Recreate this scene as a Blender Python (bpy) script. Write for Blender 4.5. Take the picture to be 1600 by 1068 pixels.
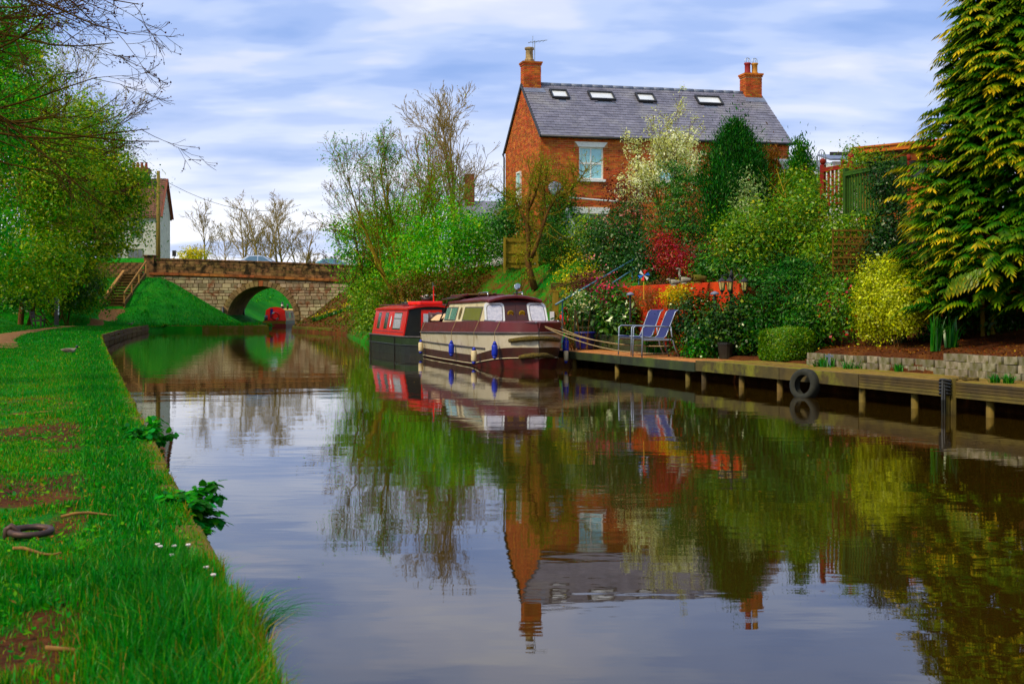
# Canal with two moored boats, a brick cottage, a stone road bridge and gardens.  1 unit = 1 m, water surface z = 0.
import bpy, math, random
import numpy as np
from mathutils import Vector, Matrix
R = math.radians
for o in list(bpy.data.objects): bpy.data.objects.remove(o)
scn = bpy.context.scene
COL = scn.collection

# ------------------------------------------------------------------ camera
cam_d = bpy.data.cameras.new('camera'); cam = bpy.data.objects.new('camera', cam_d); COL.objects.link(cam)
cam.location = (0, 0, 1.4); cam.rotation_euler = (R(90), 0, 0)
cam_d.sensor_width = 36; cam_d.lens = 46.1; cam_d.shift_y = -49/1600
cam_d.clip_start = 0.05; cam_d.clip_end = 3000
cam_d.dof.use_dof = True; cam_d.dof.focus_distance = 34; cam_d.dof.aperture_fstop = 7.0
scn.camera = cam
F = 2050.0
def at(px, py, D): return Vector(((px-800)/F*D, D, 1.4+(485-py)/F*D))      # survey: photo bearing + distance -> place
def xat(px, D): return (px-800)/F*D
def zat(py, D): return 1.4+(485-py)/F*D

# ------------------------------------------------------------------ world: Nishita sky behind broken cloud
SUN_EL, SUN_AZ = R(46), R(-128)          # azimuth measured from +Y towards +X: behind the camera's left shoulder
w = bpy.data.worlds.new('World'); scn.world = w; w.use_nodes = True
nt = w.node_tree; nt.nodes.clear()
def wn(t, **k):
    n = nt.nodes.new(t)
    for a, b in k.items(): setattr(n, a, b)
    return n
sky = wn('ShaderNodeTexSky', sky_type='NISHITA', sun_disc=False, sun_elevation=SUN_EL, sun_rotation=SUN_AZ, air_density=1.0, dust_density=0.6, ozone_density=2.5)
tc = wn('ShaderNodeTexCoord'); sep = wn('ShaderNodeSeparateXYZ'); nt.links.new(tc.outputs['Generated'], sep.inputs[0])
def wm(op, a, b=None, c=None):
    n = wn('ShaderNodeMath', operation=op)
    for i, v in enumerate((a, b, c)):
        if v is None: continue
        if isinstance(v, (int, float)): n.inputs[i].default_value = v
        else: nt.links.new(v, n.inputs[i])
    return n.outputs[0]
zc = wm('MAXIMUM', sep.outputs[2], 0.0)
den = wm('ADD', zc, 0.17)
cx, cy = wm('DIVIDE', sep.outputs[0], den), wm('DIVIDE', sep.outputs[1], den)
cmb = wn('ShaderNodeCombineXYZ'); nt.links.new(cx, cmb.inputs[0]); nt.links.new(cy, cmb.inputs[1])
mp = wn('ShaderNodeMapping'); mp.inputs['Scale'].default_value = (0.75, 1.25, 1); mp.inputs['Location'].default_value = (3.3, 1.15, 0)
nt.links.new(cmb.outputs[0], mp.inputs[0])
def wnoise(scale, detail, rough, dist):
    n = wn('ShaderNodeTexNoise'); n.inputs['Scale'].default_value = scale; n.inputs['Detail'].default_value = detail
    n.inputs['Roughness'].default_value = rough; n.inputs['Distortion'].default_value = dist
    nt.links.new(mp.outputs[0], n.inputs['Vector']); return n.outputs['Fac']
n1 = wnoise(1.7, 4, 0.48, 0.15); n2 = wnoise(4.6, 4, 0.5, 0.2)
dens = wm('ADD', wm('MULTIPLY', n1, 0.74), wm('MULTIPLY', n2, 0.26))
def wramp(f, stops, interp='EASE'):
    n = wn('ShaderNodeValToRGB'); cr = n.color_ramp; cr.interpolation = interp
    while len(cr.elements) < len(stops): cr.elements.new(0.5)
    for e, (p, c) in zip(cr.elements, stops): e.position = p; e.color = (*c, 1)
    nt.links.new(f, n.inputs[0]); return n.outputs[0]
CB = 10.0      # background strength is 0.1
cloud = wramp(dens, [(0.38, (.27, .41, .77)), (0.46, (.36, .49, .83)), (0.52, (.49, .60, .88)), (0.58, (.64, .70, .91)), (0.68, (.84, .86, .95))])
low = wramp(sep.outputs[2], [(0.0, (1, 1, 1)), (0.035, (.97, .97, .99)), (0.09, (.45, .45, .45)), (0.17, (0, 0, 0))], 'LINEAR')   # bright, thin cloud low down
thr = wramp(n1, [(0.36, (.35, .35, .35)), (0.52, (1, 1, 1))])
def wmix(fac, a, b, t='MIX'):
    n = wn('ShaderNodeMix', data_type='RGBA', blend_type=t)
    for s, v in ((n.inputs[0], fac), (n.inputs[6], a), (n.inputs[7], b)):
        if isinstance(v, (int, float)): s.default_value = v
        elif isinstance(v, tuple): s.default_value = (*v, 1)
        else: nt.links.new(v, s)
    return n.outputs[2]
lowf = wm('MULTIPLY', low, thr)
cl2 = wmix(lowf, cloud, (1.12, 1.10, 1.10))
cl3 = wmix(1.0, cl2, (CB, CB, CB), 'MULTIPLY')
fin = wmix(0.93, sky.outputs[0], cl3)
bg = wn('ShaderNodeBackground'); bg.inputs['Strength'].default_value = 0.0515; nt.links.new(fin, bg.inputs[0])
out = wn('ShaderNodeOutputWorld'); nt.links.new(bg.outputs[0], out.inputs[0])

# ------------------------------------------------------------------ sun through thin cloud
sd = bpy.data.lights.new('sun', 'SUN'); sd.energy = 1.5; sd.angle = R(11); sd.color = (1, .90, .74)
so = bpy.data.objects.new('sun', sd); COL.objects.link(so)
sv = Vector((math.sin(SUN_AZ)*math.cos(SUN_EL), math.cos(SUN_AZ)*math.cos(SUN_EL), math.sin(SUN_EL)))
so.rotation_euler = (-sv).to_track_quat('-Z', 'Y').to_euler(); so.location = sv*200
scn.view_settings.view_transform = 'Standard'; scn.view_settings.look = 'None'
scn.view_settings.exposure = 1.2; scn.view_settings.gamma = 1
cy_ = scn.cycles; cy_.use_denoising = True; cy_.max_bounces = 6; cy_.diffuse_bounces = 3; cy_.glossy_bounces = 3
cy_.transmission_bounces = 4; cy_.transparent_max_bounces = 6; cy_.caustics_reflective = False; cy_.caustics_refractive = False
cy_.use_adaptive_sampling = True; cy_.adaptive_threshold = 0.015

# ------------------------------------------------------------------ materials
def S(r, g, b):                                     # picture colour 0-255 -> linear
    f = lambda c: (c/255/12.92 if c/255 <= .04045 else ((c/255+.055)/1.055)**2.4)
    r, g, b = f(r), f(g), f(b); l = .3*r+.6*g+.1*b
    r, g, b = (max(l+(c-l)*1.24, c*.30) for c in (r, g, b))
    return (min(r*1.06, .95), min(g, .93), b*.82)
MATS = {}
def newmat(name):
    m = bpy.data.materials.new(name); m.use_nodes = True; m.node_tree.nodes.clear(); MATS[name] = m
    return m, m.node_tree
class NT:
    def __init__(s, t): s.t = t
    def n(s, typ, **k):
        x = s.t.nodes.new(typ)
        for a, b in k.items(): setattr(x, a, b)
        return x
    def l(s, a, b): s.t.links.new(a, b)
    def setv(s, sock, v):
        if isinstance(v, (int, float)): sock.default_value = v
        elif isinstance(v, tuple): sock.default_value = (*v, 1) if len(v) == 3 and sock.type == 'RGBA' else v
        else: s.l(v, sock)
    def math(s, op, a, b=0.0, c=None):
        x = s.n('ShaderNodeMath', operation=op); s.setv(x.inputs[0], a); s.setv(x.inputs[1], b)
        if c is not None: s.setv(x.inputs[2], c)
        return x.outputs[0]
    def mix(s, f, a, b, t='MIX'):
        x = s.n('ShaderNodeMix', data_type='RGBA', blend_type=t); s.setv(x.inputs[0], f); s.setv(x.inputs[6], a); s.setv(x.inputs[7], b)
        return x.outputs[2]
    def ramp(s, f, stops, interp='LINEAR'):
        x = s.n('ShaderNodeValToRGB'); cr = x.color_ramp; cr.interpolation = interp
        while len(cr.elements) < len(stops): cr.elements.new(0.5)
        for e, (p, c) in zip(cr.elements, stops):
            e.position = p; e.color = (*c, 1) if isinstance(c, tuple) else (c, c, c, 1)
        s.setv(x.inputs[0], f); return x.outputs[0]
    def noise(s, scale, detail=4, rough=.55, vec=None, dist=0, stretch=None):
        if vec is None: vec = s.n('ShaderNodeTexCoord').outputs['Object']
        if stretch:
            m = s.n('ShaderNodeMapping'); m.inputs['Scale'].default_value = stretch; s.l(vec, m.inputs[0]); vec = m.outputs[0]
        x = s.n('ShaderNodeTexNoise'); x.inputs['Scale'].default_value = scale; x.inputs['Detail'].default_value = detail
        x.inputs['Roughness'].default_value = rough; x.inputs['Distortion'].default_value = dist
        s.l(vec, x.inputs['Vector']); return x.outputs['Fac']
    def bump(s, h, strength=.4, dist=.01):
        x = s.n('ShaderNodeBump'); x.inputs['Strength'].default_value = strength; x.inputs['Distance'].default_value = dist
        s.l(h, x.inputs['Height']); return x.outputs[0]
    def island(s): return s.n('ShaderNodeNewGeometry').outputs['Random Per Island']
    def attr(s, name): return s.n('ShaderNodeAttribute', attribute_name=name).outputs['Fac']
    def out(s, sh):
        o = s.n('ShaderNodeOutputMaterial'); s.l(sh, o.inputs[0])
def mat(name, c, c2=None, rough=.6, scale=4, stretch=None, bump=0, bdist=.01, bscale=None, metal=0, spec=.5, isl=0, orand=0, grime=None, gscale=1.3, glo=.5, ghi=.72, coat=0, cont=(.3, .7)):
    """weathered surface: two colours mixed by noise, piece-to-piece variation, dirt patches, fine relief"""
    m, t = newmat(name); k = NT(t)
    f = k.noise(scale, 5, .6, stretch=stretch)
    colr = k.ramp(f, [(cont[0], c), (cont[1], c2 if c2 else tuple(x*.8 for x in c))])
    if isl or orand:
        rv = k.island() if isl else k.n('ShaderNodeObjectInfo').outputs['Random']
        a = isl or orand
        v = k.math('MULTIPLY_ADD', rv, 2*a, 1-a)
        hs = k.n('ShaderNodeHueSaturation'); k.setv(hs.inputs['Value'], v); k.l(colr, hs.inputs['Color'])
        r2 = k.math('FRACT', k.math('MULTIPLY', rv, 17.31)); k.setv(hs.inputs['Hue'], k.math('MULTIPLY_ADD', r2, .03*min(a*3, 1), .5-.015*min(a*3, 1)))
        colr = hs.outputs[0]
    if grime:
        g = k.noise(gscale, 6, .65); gm = k.ramp(g, [(glo, 0.0), (ghi, 1.0)]); colr = k.mix(gm, colr, grime)
    p = k.n('ShaderNodeBsdfPrincipled'); k.l(colr, p.inputs['Base Color'])
    rr = k.math('MULTIPLY_ADD', k.noise(scale*2.3, 3), .25, rough-.125); k.setv(p.inputs['Roughness'], rr)
    p.inputs['Metallic'].default_value = metal; p.inputs['Specular IOR Level'].default_value = spec
    if coat: p.inputs['Coat Weight'].default_value = coat; p.inputs['Coat Roughness'].default_value = .12
    if bump:
        h = k.noise(bscale or scale*5, 6, .65, stretch=stretch); k.l(k.bump(h, bump, bdist), p.inputs['Normal'])
    k.out(p.outputs[0]); return m
def leafmat(name, stops, trans=.3, gloss=.06, grough=.4, hv=.12):
    m, t = newmat(name); k = NT(t)
    c = k.ramp(k.attr('tint'), stops)
    isl = k.island()
    hs = k.n('ShaderNodeHueSaturation'); k.l(c, hs.inputs['Color']); k.setv(hs.inputs['Value'], k.math('MULTIPLY_ADD', isl, .7, .62))
    k.setv(hs.inputs['Hue'], k.math('MULTIPLY_ADD', k.math('FRACT', k.math('MULTIPLY', isl, 13.7)), hv*.35, .5-hv*.175))
    d = k.n('ShaderNodeBsdfDiffuse'); tr = k.n('ShaderNodeBsdfTranslucent'); k.l(hs.outputs[0], d.inputs[0])
    br = k.mix(1.0, hs.outputs[0], (1.15, 1.25, .6), 'MULTIPLY'); k.l(br, tr.inputs[0])
    ms = k.n('ShaderNodeMixShader'); ms.inputs[0].default_value = trans; k.l(d.outputs[0], ms.inputs[1]); k.l(tr.outputs[0], ms.inputs[2])
    g = k.n('ShaderNodeBsdfGlossy'); g.inputs['Roughness'].default_value = grough; g.inputs[0].default_value = (1, 1, .72, 1)
    m2 = k.n('ShaderNodeMixShader'); m2.inputs[0].default_value = gloss*.4; k.l(ms.outputs[0], m2.inputs[1]); k.l(g.outputs[0], m2.inputs[2])
    k.out(m2.outputs[0]); return m
def glassmat(name, c, rough=.05, spec=.8, scale=3, c2=None):
    return mat(name, c, c2 or tuple(x*.75 for x in c), rough=max(rough, .13), scale=scale, spec=spec, coat=.8)

# ------------------------------------------------------------------ mesh building
def link(o, parent=None):
    COL.objects.link(o)
    if parent: o.parent = parent
    return o
def tag(o, label=None, cat=None, group=None, kind=None):
    for k_, v in (('label', label), ('category', cat), ('group', group), ('kind', kind)):
        if v: o[k_] = v
    return o
def thing(name, label, cat, loc=(0, 0, 0), rz=0, group=None):
    o = bpy.data.objects.new(name, None); o.empty_display_size = .2; link(o); o.location = loc; o.rotation_euler = (0, 0, rz)
    return tag(o, label, cat, group)
def copy_tree(o, parent=None):
    c = o.copy(); link(c, parent)
    for ch in list(o.children): copy_tree(ch, c)
    return c
class MB:
    def __init__(s): s.V = []; s.F = []
    def add(s, vs, fs):
        n = len(s.V); s.V += [tuple(v) for v in vs]; s.F += [tuple(i+n for i in f) for f in fs]; return s
    def xbox(s, x0, x1, y0, y1, z0, z1):
        return s.add([(x0, y0, z0), (x1, y0, z0), (x1, y1, z0), (x0, y1, z0), (x0, y0, z1), (x1, y0, z1), (x1, y1, z1), (x0, y1, z1)],
                     [(0, 3, 2, 1), (4, 5, 6, 7), (0, 1, 5, 4), (1, 2, 6, 5), (2, 3, 7, 6), (3, 0, 4, 7)])
    def box(s, c, d, M=None):
        vs = [Vector((sx*d[0]/2, sy*d[1]/2, sz*d[2]/2)) for sz in (-1, 1) for sx, sy in ((-1, -1), (1, -1), (1, 1), (-1, 1))]
        if M is not None: vs = [M @ v for v in vs]
        return s.add([v+Vector(c) for v in vs], [(0, 3, 2, 1), (4, 5, 6, 7), (0, 1, 5, 4), (1, 2, 6, 5), (2, 3, 7, 6), (3, 0, 4, 7)])
    def bar(s, a, b, wd, ht, up=(0, 0, 1)):
        a, b = Vector(a), Vector(b); t = (b-a).normalized(); u = t.cross(Vector(up))
        if u.length < 1e-4: u = t.cross(Vector((1, 0, 0)))
        u.normalize(); v = u.cross(t); vs = []
        for p in (a, b):
            for su, sv_ in ((-1, -1), (1, -1), (1, 1), (-1, 1)): vs.append(p+u*su*wd/2+v*sv_*ht/2)
        return s.add(vs, [(0, 3, 2, 1), (4, 5, 6, 7), (0, 1, 5, 4), (1, 2, 6, 5), (2, 3, 7, 6), (3, 0, 4, 7)])
    def tube(s, pts, r, n=8, caps=True, closed=False):
        pts = [Vector(p) for p in pts]; m = len(pts)
        rs = r if isinstance(r, (list, tuple)) else [r]*m
        vs = []; ref = Vector((0, 0, 1))
        t0 = (pts[1]-pts[0]).normalized()
        if abs(t0.z) > .9: ref = Vector((1, 0, 0))
        for i, p in enumerate(pts):
            a = pts[i-1] if (i > 0 or closed) else p; b = pts[(i+1) % m] if (i < m-1 or closed) else p
            t = (b-a).normalized(); u = t.cross(ref)
            if u.length < 1e-4: u = t.cross(Vector((.3, 1, .2)))
            u.normalize(); v = t.cross(u); ref = u.cross(t)
            for k_ in range(n):
                an = 2*math.pi*k_/n; vs.append(p+(u*math.cos(an)+v*math.sin(an))*rs[i])
        fs = []
        for i in range(m if closed else m-1):
            for k_ in range(n):
                a = i*n+k_; b = i*n+(k_+1) % n; c = ((i+1) % m)*n; fs.append((a, b, c+(k_+1) % n, c+k_))
        if caps and not closed: fs += [tuple(range(n-1, -1, -1)), tuple(range((m-1)*n, m*n))]
        return s.add(vs, fs)
    def lathe(s, prof, n=16, c=(0, 0, 0), M=None):
        vs = []
        for r_, z in prof:
            for k_ in range(n):
                an = 2*math.pi*k_/n; v = Vector((r_*math.cos(an), r_*math.sin(an), z))
                vs.append((M @ v if M is not None else v)+Vector(c))
        m = len(prof); fs = [(i*n+k_, i*n+(k_+1) % n, (i+1)*n+(k_+1) % n, (i+1)*n+k_) for i in range(m-1) for k_ in range(n)]
        fs += [tuple(range(n-1, -1, -1)), tuple(range((m-1)*n, m*n))]
        return s.add(vs, fs)
    def prism(s, poly, vec):                        # poly: list of 3-D points, extruded along vec
        n = len(poly); a = [Vector(p) for p in poly]; b = [p+Vector(vec) for p in a]
        return s.add(a+b, [tuple(range(n-1, -1, -1)), tuple(range(n, 2*n))]+[(i, (i+1) % n, n+(i+1) % n, n+i) for i in range(n)])
    def loft(s, secs, closed=False, caps=False):
        n = len(secs[0]); vs = [p for sec in secs for p in sec]; m = n if closed else n-1
        fs = [(i*n+j, i*n+(j+1) % n, (i+1)*n+(j+1) % n, (i+1)*n+j) for i in range(len(secs)-1) for j in range(m)]
        if caps: fs += [tuple(range(n-1, -1, -1)), tuple(range((len(secs)-1)*n, len(secs)*n))]
        return s.add(vs, fs)
    def build(s, name, m=None, parent=None, smooth=False, bevel=0, sub=0):
        me = bpy.data.meshes.new(name); me.from_pydata(s.V, [], s.F)
        if smooth: me.polygons.foreach_set('use_smooth', [True]*len(me.polygons))
        if m: me.materials.append(MATS[m] if isinstance(m, str) else m)
        me.update(); o = bpy.data.objects.new(name, me); link(o, parent)
        fix_normals(me)
        if bevel:
            b = o.modifiers.new('bevel', 'BEVEL'); b.width = bevel; b.segments = 2; b.limit_method = 'ANGLE'; b.angle_limit = R(40)
        if sub:
            b = o.modifiers.new('sub', 'SUBSURF'); b.levels = sub; b.render_levels = sub
        return o
import bmesh
def fix_normals(me):
    if len(me.polygons) > 60000: return
    b = bmesh.new(); b.from_mesh(me); bmesh.ops.recalc_face_normals(b, faces=b.faces); b.to_mesh(me); b.free()
def inst(src, name, parent=None, loc=None, rot=None, scale=None):       # another piece sharing mesh data
    o = bpy.data.objects.new(name, src.data); link(o, parent)
    if loc is not None: o.location = loc
    if rot is not None: o.rotation_euler = rot
    if scale is not None: o.scale = scale
    return o
def npmesh(name, V, Q, m=None, parent=None, smooth=False, tint=None):
    V = np.asarray(V, dtype=np.float32); Q = np.asarray(Q, dtype=np.int32); k_ = Q.shape[1]
    me = bpy.data.meshes.new(name); me.vertices.add(len(V)); me.vertices.foreach_set('co', V.ravel())
    me.loops.add(Q.size); me.loops.foreach_set('vertex_index', Q.ravel())
    me.polygons.add(len(Q)); me.polygons.foreach_set('loop_start', np.arange(0, Q.size, k_, dtype=np.int32))
    try: me.polygons.foreach_set('loop_total', np.full(len(Q), k_, dtype=np.int32))
    except Exception: pass
    if smooth: me.polygons.foreach_set('use_smooth', np.ones(len(Q), dtype=bool))
    if tint is not None:
        a = me.attributes.new('tint', 'FLOAT', 'POINT'); a.data.foreach_set('value', np.asarray(tint, dtype=np.float32))
    if m: me.materials.append(MATS[m] if isinstance(m, str) else m)
    me.update(calc_edges=True); me.validate()
    o = bpy.data.objects.new(name, me); link(o, parent); return o
def nrm(a): return a/np.maximum(np.linalg.norm(a, axis=-1, keepdims=True), 1e-9)
def ss(a, b, x): t = np.clip((x-a)/(b-a), 0, 1); return t*t*(3-2*t)
# ================================================================== LAND AND WATER
XLk = np.array([(-60, 20.0), (52, -16.3), (70, -20.6), (87, -24.2), (90, -23.9), (91.3, -17.0), (96, -18.2), (105, -20.1), (111, -20.3), (112.4, -22.4), (125, -20.5), (150, -10), (200, 14), (600, 190)])
XRk = np.array([(-60, 31.0), (34.6, 1.6), (36, 1.0), (38, .4), (42, -.6), (45, -1.3), (48, -2.7), (52, -4.7), (57, -6.5), (77, -9.8), (88, -14.4), (91, -15.3), (105, -17.2), (112, -17.3), (125, -15), (150, -3), (200, 20), (600, 196)])
def XL(y): return np.interp(y, XLk[:, 0], XLk[:, 1])
def JX(y): return 2.37-.311*(np.asarray(y, float)-29.6)          # front edge of the jetty
def XR(y): return np.interp(y, XRk[:, 0], XRk[:, 1])
def wob(x, y, s=1.0):
    x, y = x*s, y*s
    return (np.sin(1.7*x+.6*y+.3)+np.sin(-.8*x+1.9*y+1.2)+.6*np.sin(3.1*x-2.7*y+2.1)+.5*np.sin(4.3*x+3.9*y))/3.1
def Zg(x, y):
    x = np.asarray(x, float); y = np.asarray(y, float)
    l, r = XL(y), XR(y); dl, dr = l-x, x-r; dj = x-JX(y)
    zb = np.interp(y, [0, 40, 52, 80, 90, 110], [.29, .30, .42, .40, .33, .33])
    zl = zb+2.4*ss(8.0, 15, dl)*(1-ss(86, 95, y))
    zl = zl+np.clip((-21.6-x)*.60, 0, 3.6)*ss(92.5, 103, y)*(1-ss(112, 118, y))
    zl = zl+np.clip(dl*.5-.6, 0, 4.0)*ss(110, 116, y)
    # right bank
    terr = .30+.18*ss(.9, 1.2, dj)+1.5*ss(1.86, 2.1, dj)+1.3*ss(3.8, 5.2, dj)+.2*ss(6, 11, dj)          # terraced garden
    bed = .30+.40*ss(1.12, 1.25, dj)+.13*np.clip(dj-1.2, 0, 4)+1.6*ss(4.8, 9, dj)+.2*ss(9, 14, dj)      # mulch slope
    bed2 = .32+.14*ss(1.1, 1.3, dj)+.45*ss(2.3, 3.4, dj)+1.3*ss(3.4, 5.2, dj)+.9*ss(5.5, 9, dj)+.2*ss(9, 14, dj)
    k0 = ss(23.4, 24.2, y); bed = bed*(1-k0)+bed2*k0
    slope = .12+.25*ss(0, .4, dr)+2.9*ss(-.3, 5.2, dr)
    k1 = ss(27.4, 28.0, y); k2 = ss(34, 37, y)
    zr = bed*(1-k1)+terr*k1*(1-k2)+slope*k2
    zr = zr+.7*ss(75, 104, y)*ss(5, 9, dr)*k2
    zr = zr+np.clip(dr*.2, 0, .6)*ss(110, 116, y)
    z = np.where(dl > 0, zl, np.where(dr > 0, zr, -1.0))
    z = z+.025*wob(x, y, 1.1)*ss(.05, .5, np.maximum(dl, dr))+.02*wob(x, y, 3.0)*ss(.3, 1, np.maximum(dl, dr))
    far = ss(160, 500, y)
    return z*(1-far)+np.where(z > 0, 3.0, z)*far
def zg(x, y): return float(Zg(x, y))
def BARE(d, y): return ss(.30, .80, d)*(1-ss(3.0, 4.5, d))*(1-.72*ss(9, 20, y))*(1-ss(30, 50, y))
def PATCH(x, y): return ss(-.42, .12, .6*wob(x*.8, y*.55, 1.3)+.35*wob(x+3, y, 2.6)+.25*wob(x, y-7, 6.1))
ys = np.concatenate([np.arange(-20, 2, 2.0), np.arange(2, 60, .4), np.arange(60, 87, .8), np.arange(87, 93, .25), np.arange(93, 118, .6), np.arange(118, 160, 2), [165, 180, 200, 240, 300, 400, 600, 1000, 1600]])
offL = np.array([700, 250, 100, 60, 40, 30, 24, 20, 17, 15, 13, 11.5, 10, 9, 8, 7, 6, 5.2, 4.5, 3.9, 3.3, 2.8, 2.3, 1.9, 1.5, 1.2, .9, .65, .45, .28, .14, .05, .001])
offR = np.array([.001, .05, .2, .3, .45, .6, .8, .95, 1.05, 1.12, 1.2, 1.3, 1.5, 1.75, 2.1, 2.4, 2.8, 3.2, 3.7, 4.3, 5, 5.7, 6.4, 7.2, 8, 9, 10, 11.5, 13, 15, 18, 22, 28, 36, 50, 80, 150, 350, 700])
Y2 = ys[:, None]
GX = np.concatenate([XL(Y2)-offL, XL(Y2)+.0, XR(Y2)-.0, XR(Y2)+offR], axis=1)
GY = np.repeat(Y2, GX.shape[1], axis=1)
GZ = Zg(GX, GY); nL = len(offL); GZ[:, nL] = -1; GZ[:, nL+1] = -1
ny_, nx_ = GX.shape
Vg = np.stack([GX, GY, GZ], -1).reshape(-1, 3)
ii = (np.arange(ny_-1)[:, None]*nx_+np.arange(nx_-1)[None, :]).ravel()
Qg = np.stack([ii, ii+1, ii+1+nx_, ii+nx_], -1)
dl_, dr_ = XL(GY)-GX, GX-XR(GY)
soil = np.where(dl_ > 0, .10+.70*BARE(dl_, GY)*PATCH(GX, GY), 0)
soil = np.where((dl_ > 8) & (GY < 92), .26, soil)
soil = np.where(dr_ > 0, np.where(GY < 36, 1.0, .42-.30*ss(3.0, 5.5, dr_)*(1-ss(47, 52, GY))), soil)
soil = np.where((dr_ > 0) & (GY > 74) & (GY < 104), .62, soil)
soil = np.clip(soil+.15*wob(GX, GY, .7), 0, 1)
m, t = newmat('ground'); k = NT(t)
tcv = k.n('ShaderNodeTexCoord').outputs['Object']
g1 = k.ramp(k.noise(.8, 8, .72), [(.25, S(20, 100, 3)), (.5, S(34, 128, 5)), (.75, S(78, 138, 12))])
g2 = k.ramp(k.noise(24, 4, .7), [(.3, .45), (.7, 1.15)])
gr = k.mix(1.0, g1, g2, 'MULTIPLY')
s1 = k.ramp(k.noise(1.6, 8, .72), [(.25, S(56, 30, 14)), (.5, S(92, 54, 28)), (.75, S(128, 88, 50))])
s2 = k.ramp(k.noise(30, 5, .75), [(.3, .4), (.7, 1.25)])
so_ = k.mix(1.0, s1, s2, 'MULTIPLY')
mk = k.math('ADD', k.attr('tint'), k.math('MULTIPLY_ADD', k.noise(3.2, 7, .7), 1.1, -.55))
mk = k.ramp(mk, [(.36, 0.0), (.56, 1.0)])
cc = k.mix(mk, gr, so_)
p = k.n('ShaderNodeBsdfPrincipled'); k.l(cc, p.inputs['Base Color']); p.inputs['Roughness'].default_value = .95; p.inputs['Specular IOR Level'].default_value = .15
k.l(k.bump(k.noise(18, 8, .75), .9, .05), p.inputs['Normal']); k.out(p.outputs[0])
ground = npmesh('ground', Vg, Qg, 'ground', smooth=True, tint=soil.ravel()); ground['kind'] = 'structure'

# water
m, t = newmat('water'); k = NT(t)
tcv = k.n('ShaderNodeTexCoord').outputs['Object']
na = k.noise(.9, 3, .5, vec=tcv, stretch=(.55, 1.0, 1)); nb = k.noise(5.5, 3, .55, vec=tcv, stretch=(.35, 1.0, 1)); ncm = k.noise(.11, 3, .5, vec=tcv, stretch=(1.2, .6, 1))
ruf = k.ramp(ncm, [(.42, .25), (.62, 1.0)])
hh = k.math('ADD', k.math('MULTIPLY', na, 1.0), k.math('MULTIPLY', k.math('MULTIPLY', nb, .34), ruf))
p = k.n('ShaderNodeBsdfPrincipled')
k.l(k.ramp(k.noise(.25, 4, .6), [(.3, S(40, 29, 11)), (.7, S(47, 36, 15))]), p.inputs['Base Color'])
p.inputs['Roughness'].default_value = .015; p.inputs['IOR'].default_value = 1.42
k.l(k.bump(hh, 1.0, .0042), p.inputs['Normal']); k.out(p.outputs[0])
yw = np.concatenate([np.arange(-20, 100, 2.0), np.arange(100, 215, 5.0)])
Vw = np.concatenate([np.stack([XL(yw)-.25, yw, 0*yw], -1), np.stack([XR(yw)+.25, yw, 0*yw], -1)])
n = len(yw); i = np.arange(n-1)
water = npmesh('canal_water', Vw, np.stack([i, i+n, i+n+1, i+1], -1), 'water'); water['kind'] = 'structure'

# worn towpath: a thin irregular sheet over the grass
mat('path_gravel', S(134, 104, 78), S(104, 76, 52), rough=.95, scale=6, bump=.8, bdist=.03, bscale=40, spec=.1, grime=S(50, 92, 24), gscale=2.2, glo=.62, ghi=.72)
PATH = np.array([(38, -14.6, .5), (46, -18.0, .62), (55, -20.9, .62), (65, -23.6, .6), (75, -26.0, .55), (84, -27.9, .5), (90, -28.6, .55), (94, -29.2, .8), (96.6, -29.5, .95)])
py_ = np.arange(38, 96.7, .35); pxc = np.interp(py_, PATH[:, 0], PATH[:, 1]); pw = np.interp(py_, PATH[:, 0], PATH[:, 2])
mb = MB(); secs = []
for y_, x_, w_ in zip(py_, pxc, pw):
    sec = []
    for j, t_ in enumerate((-1, -.6, 0, .6, 1)):
        xx = x_+t_*w_*(1+.22*math.sin(y_*1.9+j*2)+.15*math.sin(y_*4.3-j)); sec.append((xx, y_, zg(xx, y_)+(.03 if abs(t_) < 1 else -.02)))
    secs.append(sec)
path = mb.loft(secs).build('path', 'path_gravel', smooth=True); path['kind'] = 'structure'

# ------------------------------------------------------------------ grass blades
def blades(rng, X, Y, Z, H, W, lean, tintbase, simple=False):
    n = len(X); a = rng.uniform(0, 2*np.pi, n); u = np.stack([np.cos(a), np.sin(a), 0*a], -1)
    b = a+rng.uniform(.6, 2.5, n); dv = np.stack([np.cos(b), np.sin(b), 0*b], -1)*(lean*rng.uniform(.2, 1.3, n))[:, None]
    P = np.stack([X, Y, Z], -1); up = np.array([0, 0, 1.])
    mid = P+up*(H*.58)[:, None]+dv*(H*.32)[:, None]; tip = P+up*H[:, None]*(1-.28*lean)[:, None]+dv*(H*1.0)[:, None]
    hw = (W/2)[:, None]
    if simple:
        V = np.stack([P-u*hw, P+u*hw, tip+u*hw*.15, tip-u*hw*.15], 1).reshape(-1, 3); i4 = np.arange(n)[:, None]*4
        return V, i4+np.array([[0, 1, 2, 3]]), np.repeat(tintbase, 4)
    V = np.stack([P-u*hw, P+u*hw, mid+u*hw*.8, mid-u*hw*.8, tip+u*hw*.1, tip-u*hw*.1], 1).reshape(-1, 3)
    i6 = np.arange(n)[:, None]*6
    Q = np.concatenate([i6+np.array([[0, 1, 2, 3]]), i6+np.array([[3, 2, 4, 5]])])
    return V, Q, np.repeat(tintbase, 6)
leafmat('grass_blade', [(0, S(2, 78, 1)), (.42, S(8, 122, 2)), (.7, S(44, 146, 4)), (.88, S(134, 148, 24)), (1, S(160, 120, 56))], trans=.35, gloss=.03, hv=.10)
rng = np.random.default_rng(5)
gv, gq, gt, off = [], [], [], 0
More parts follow.
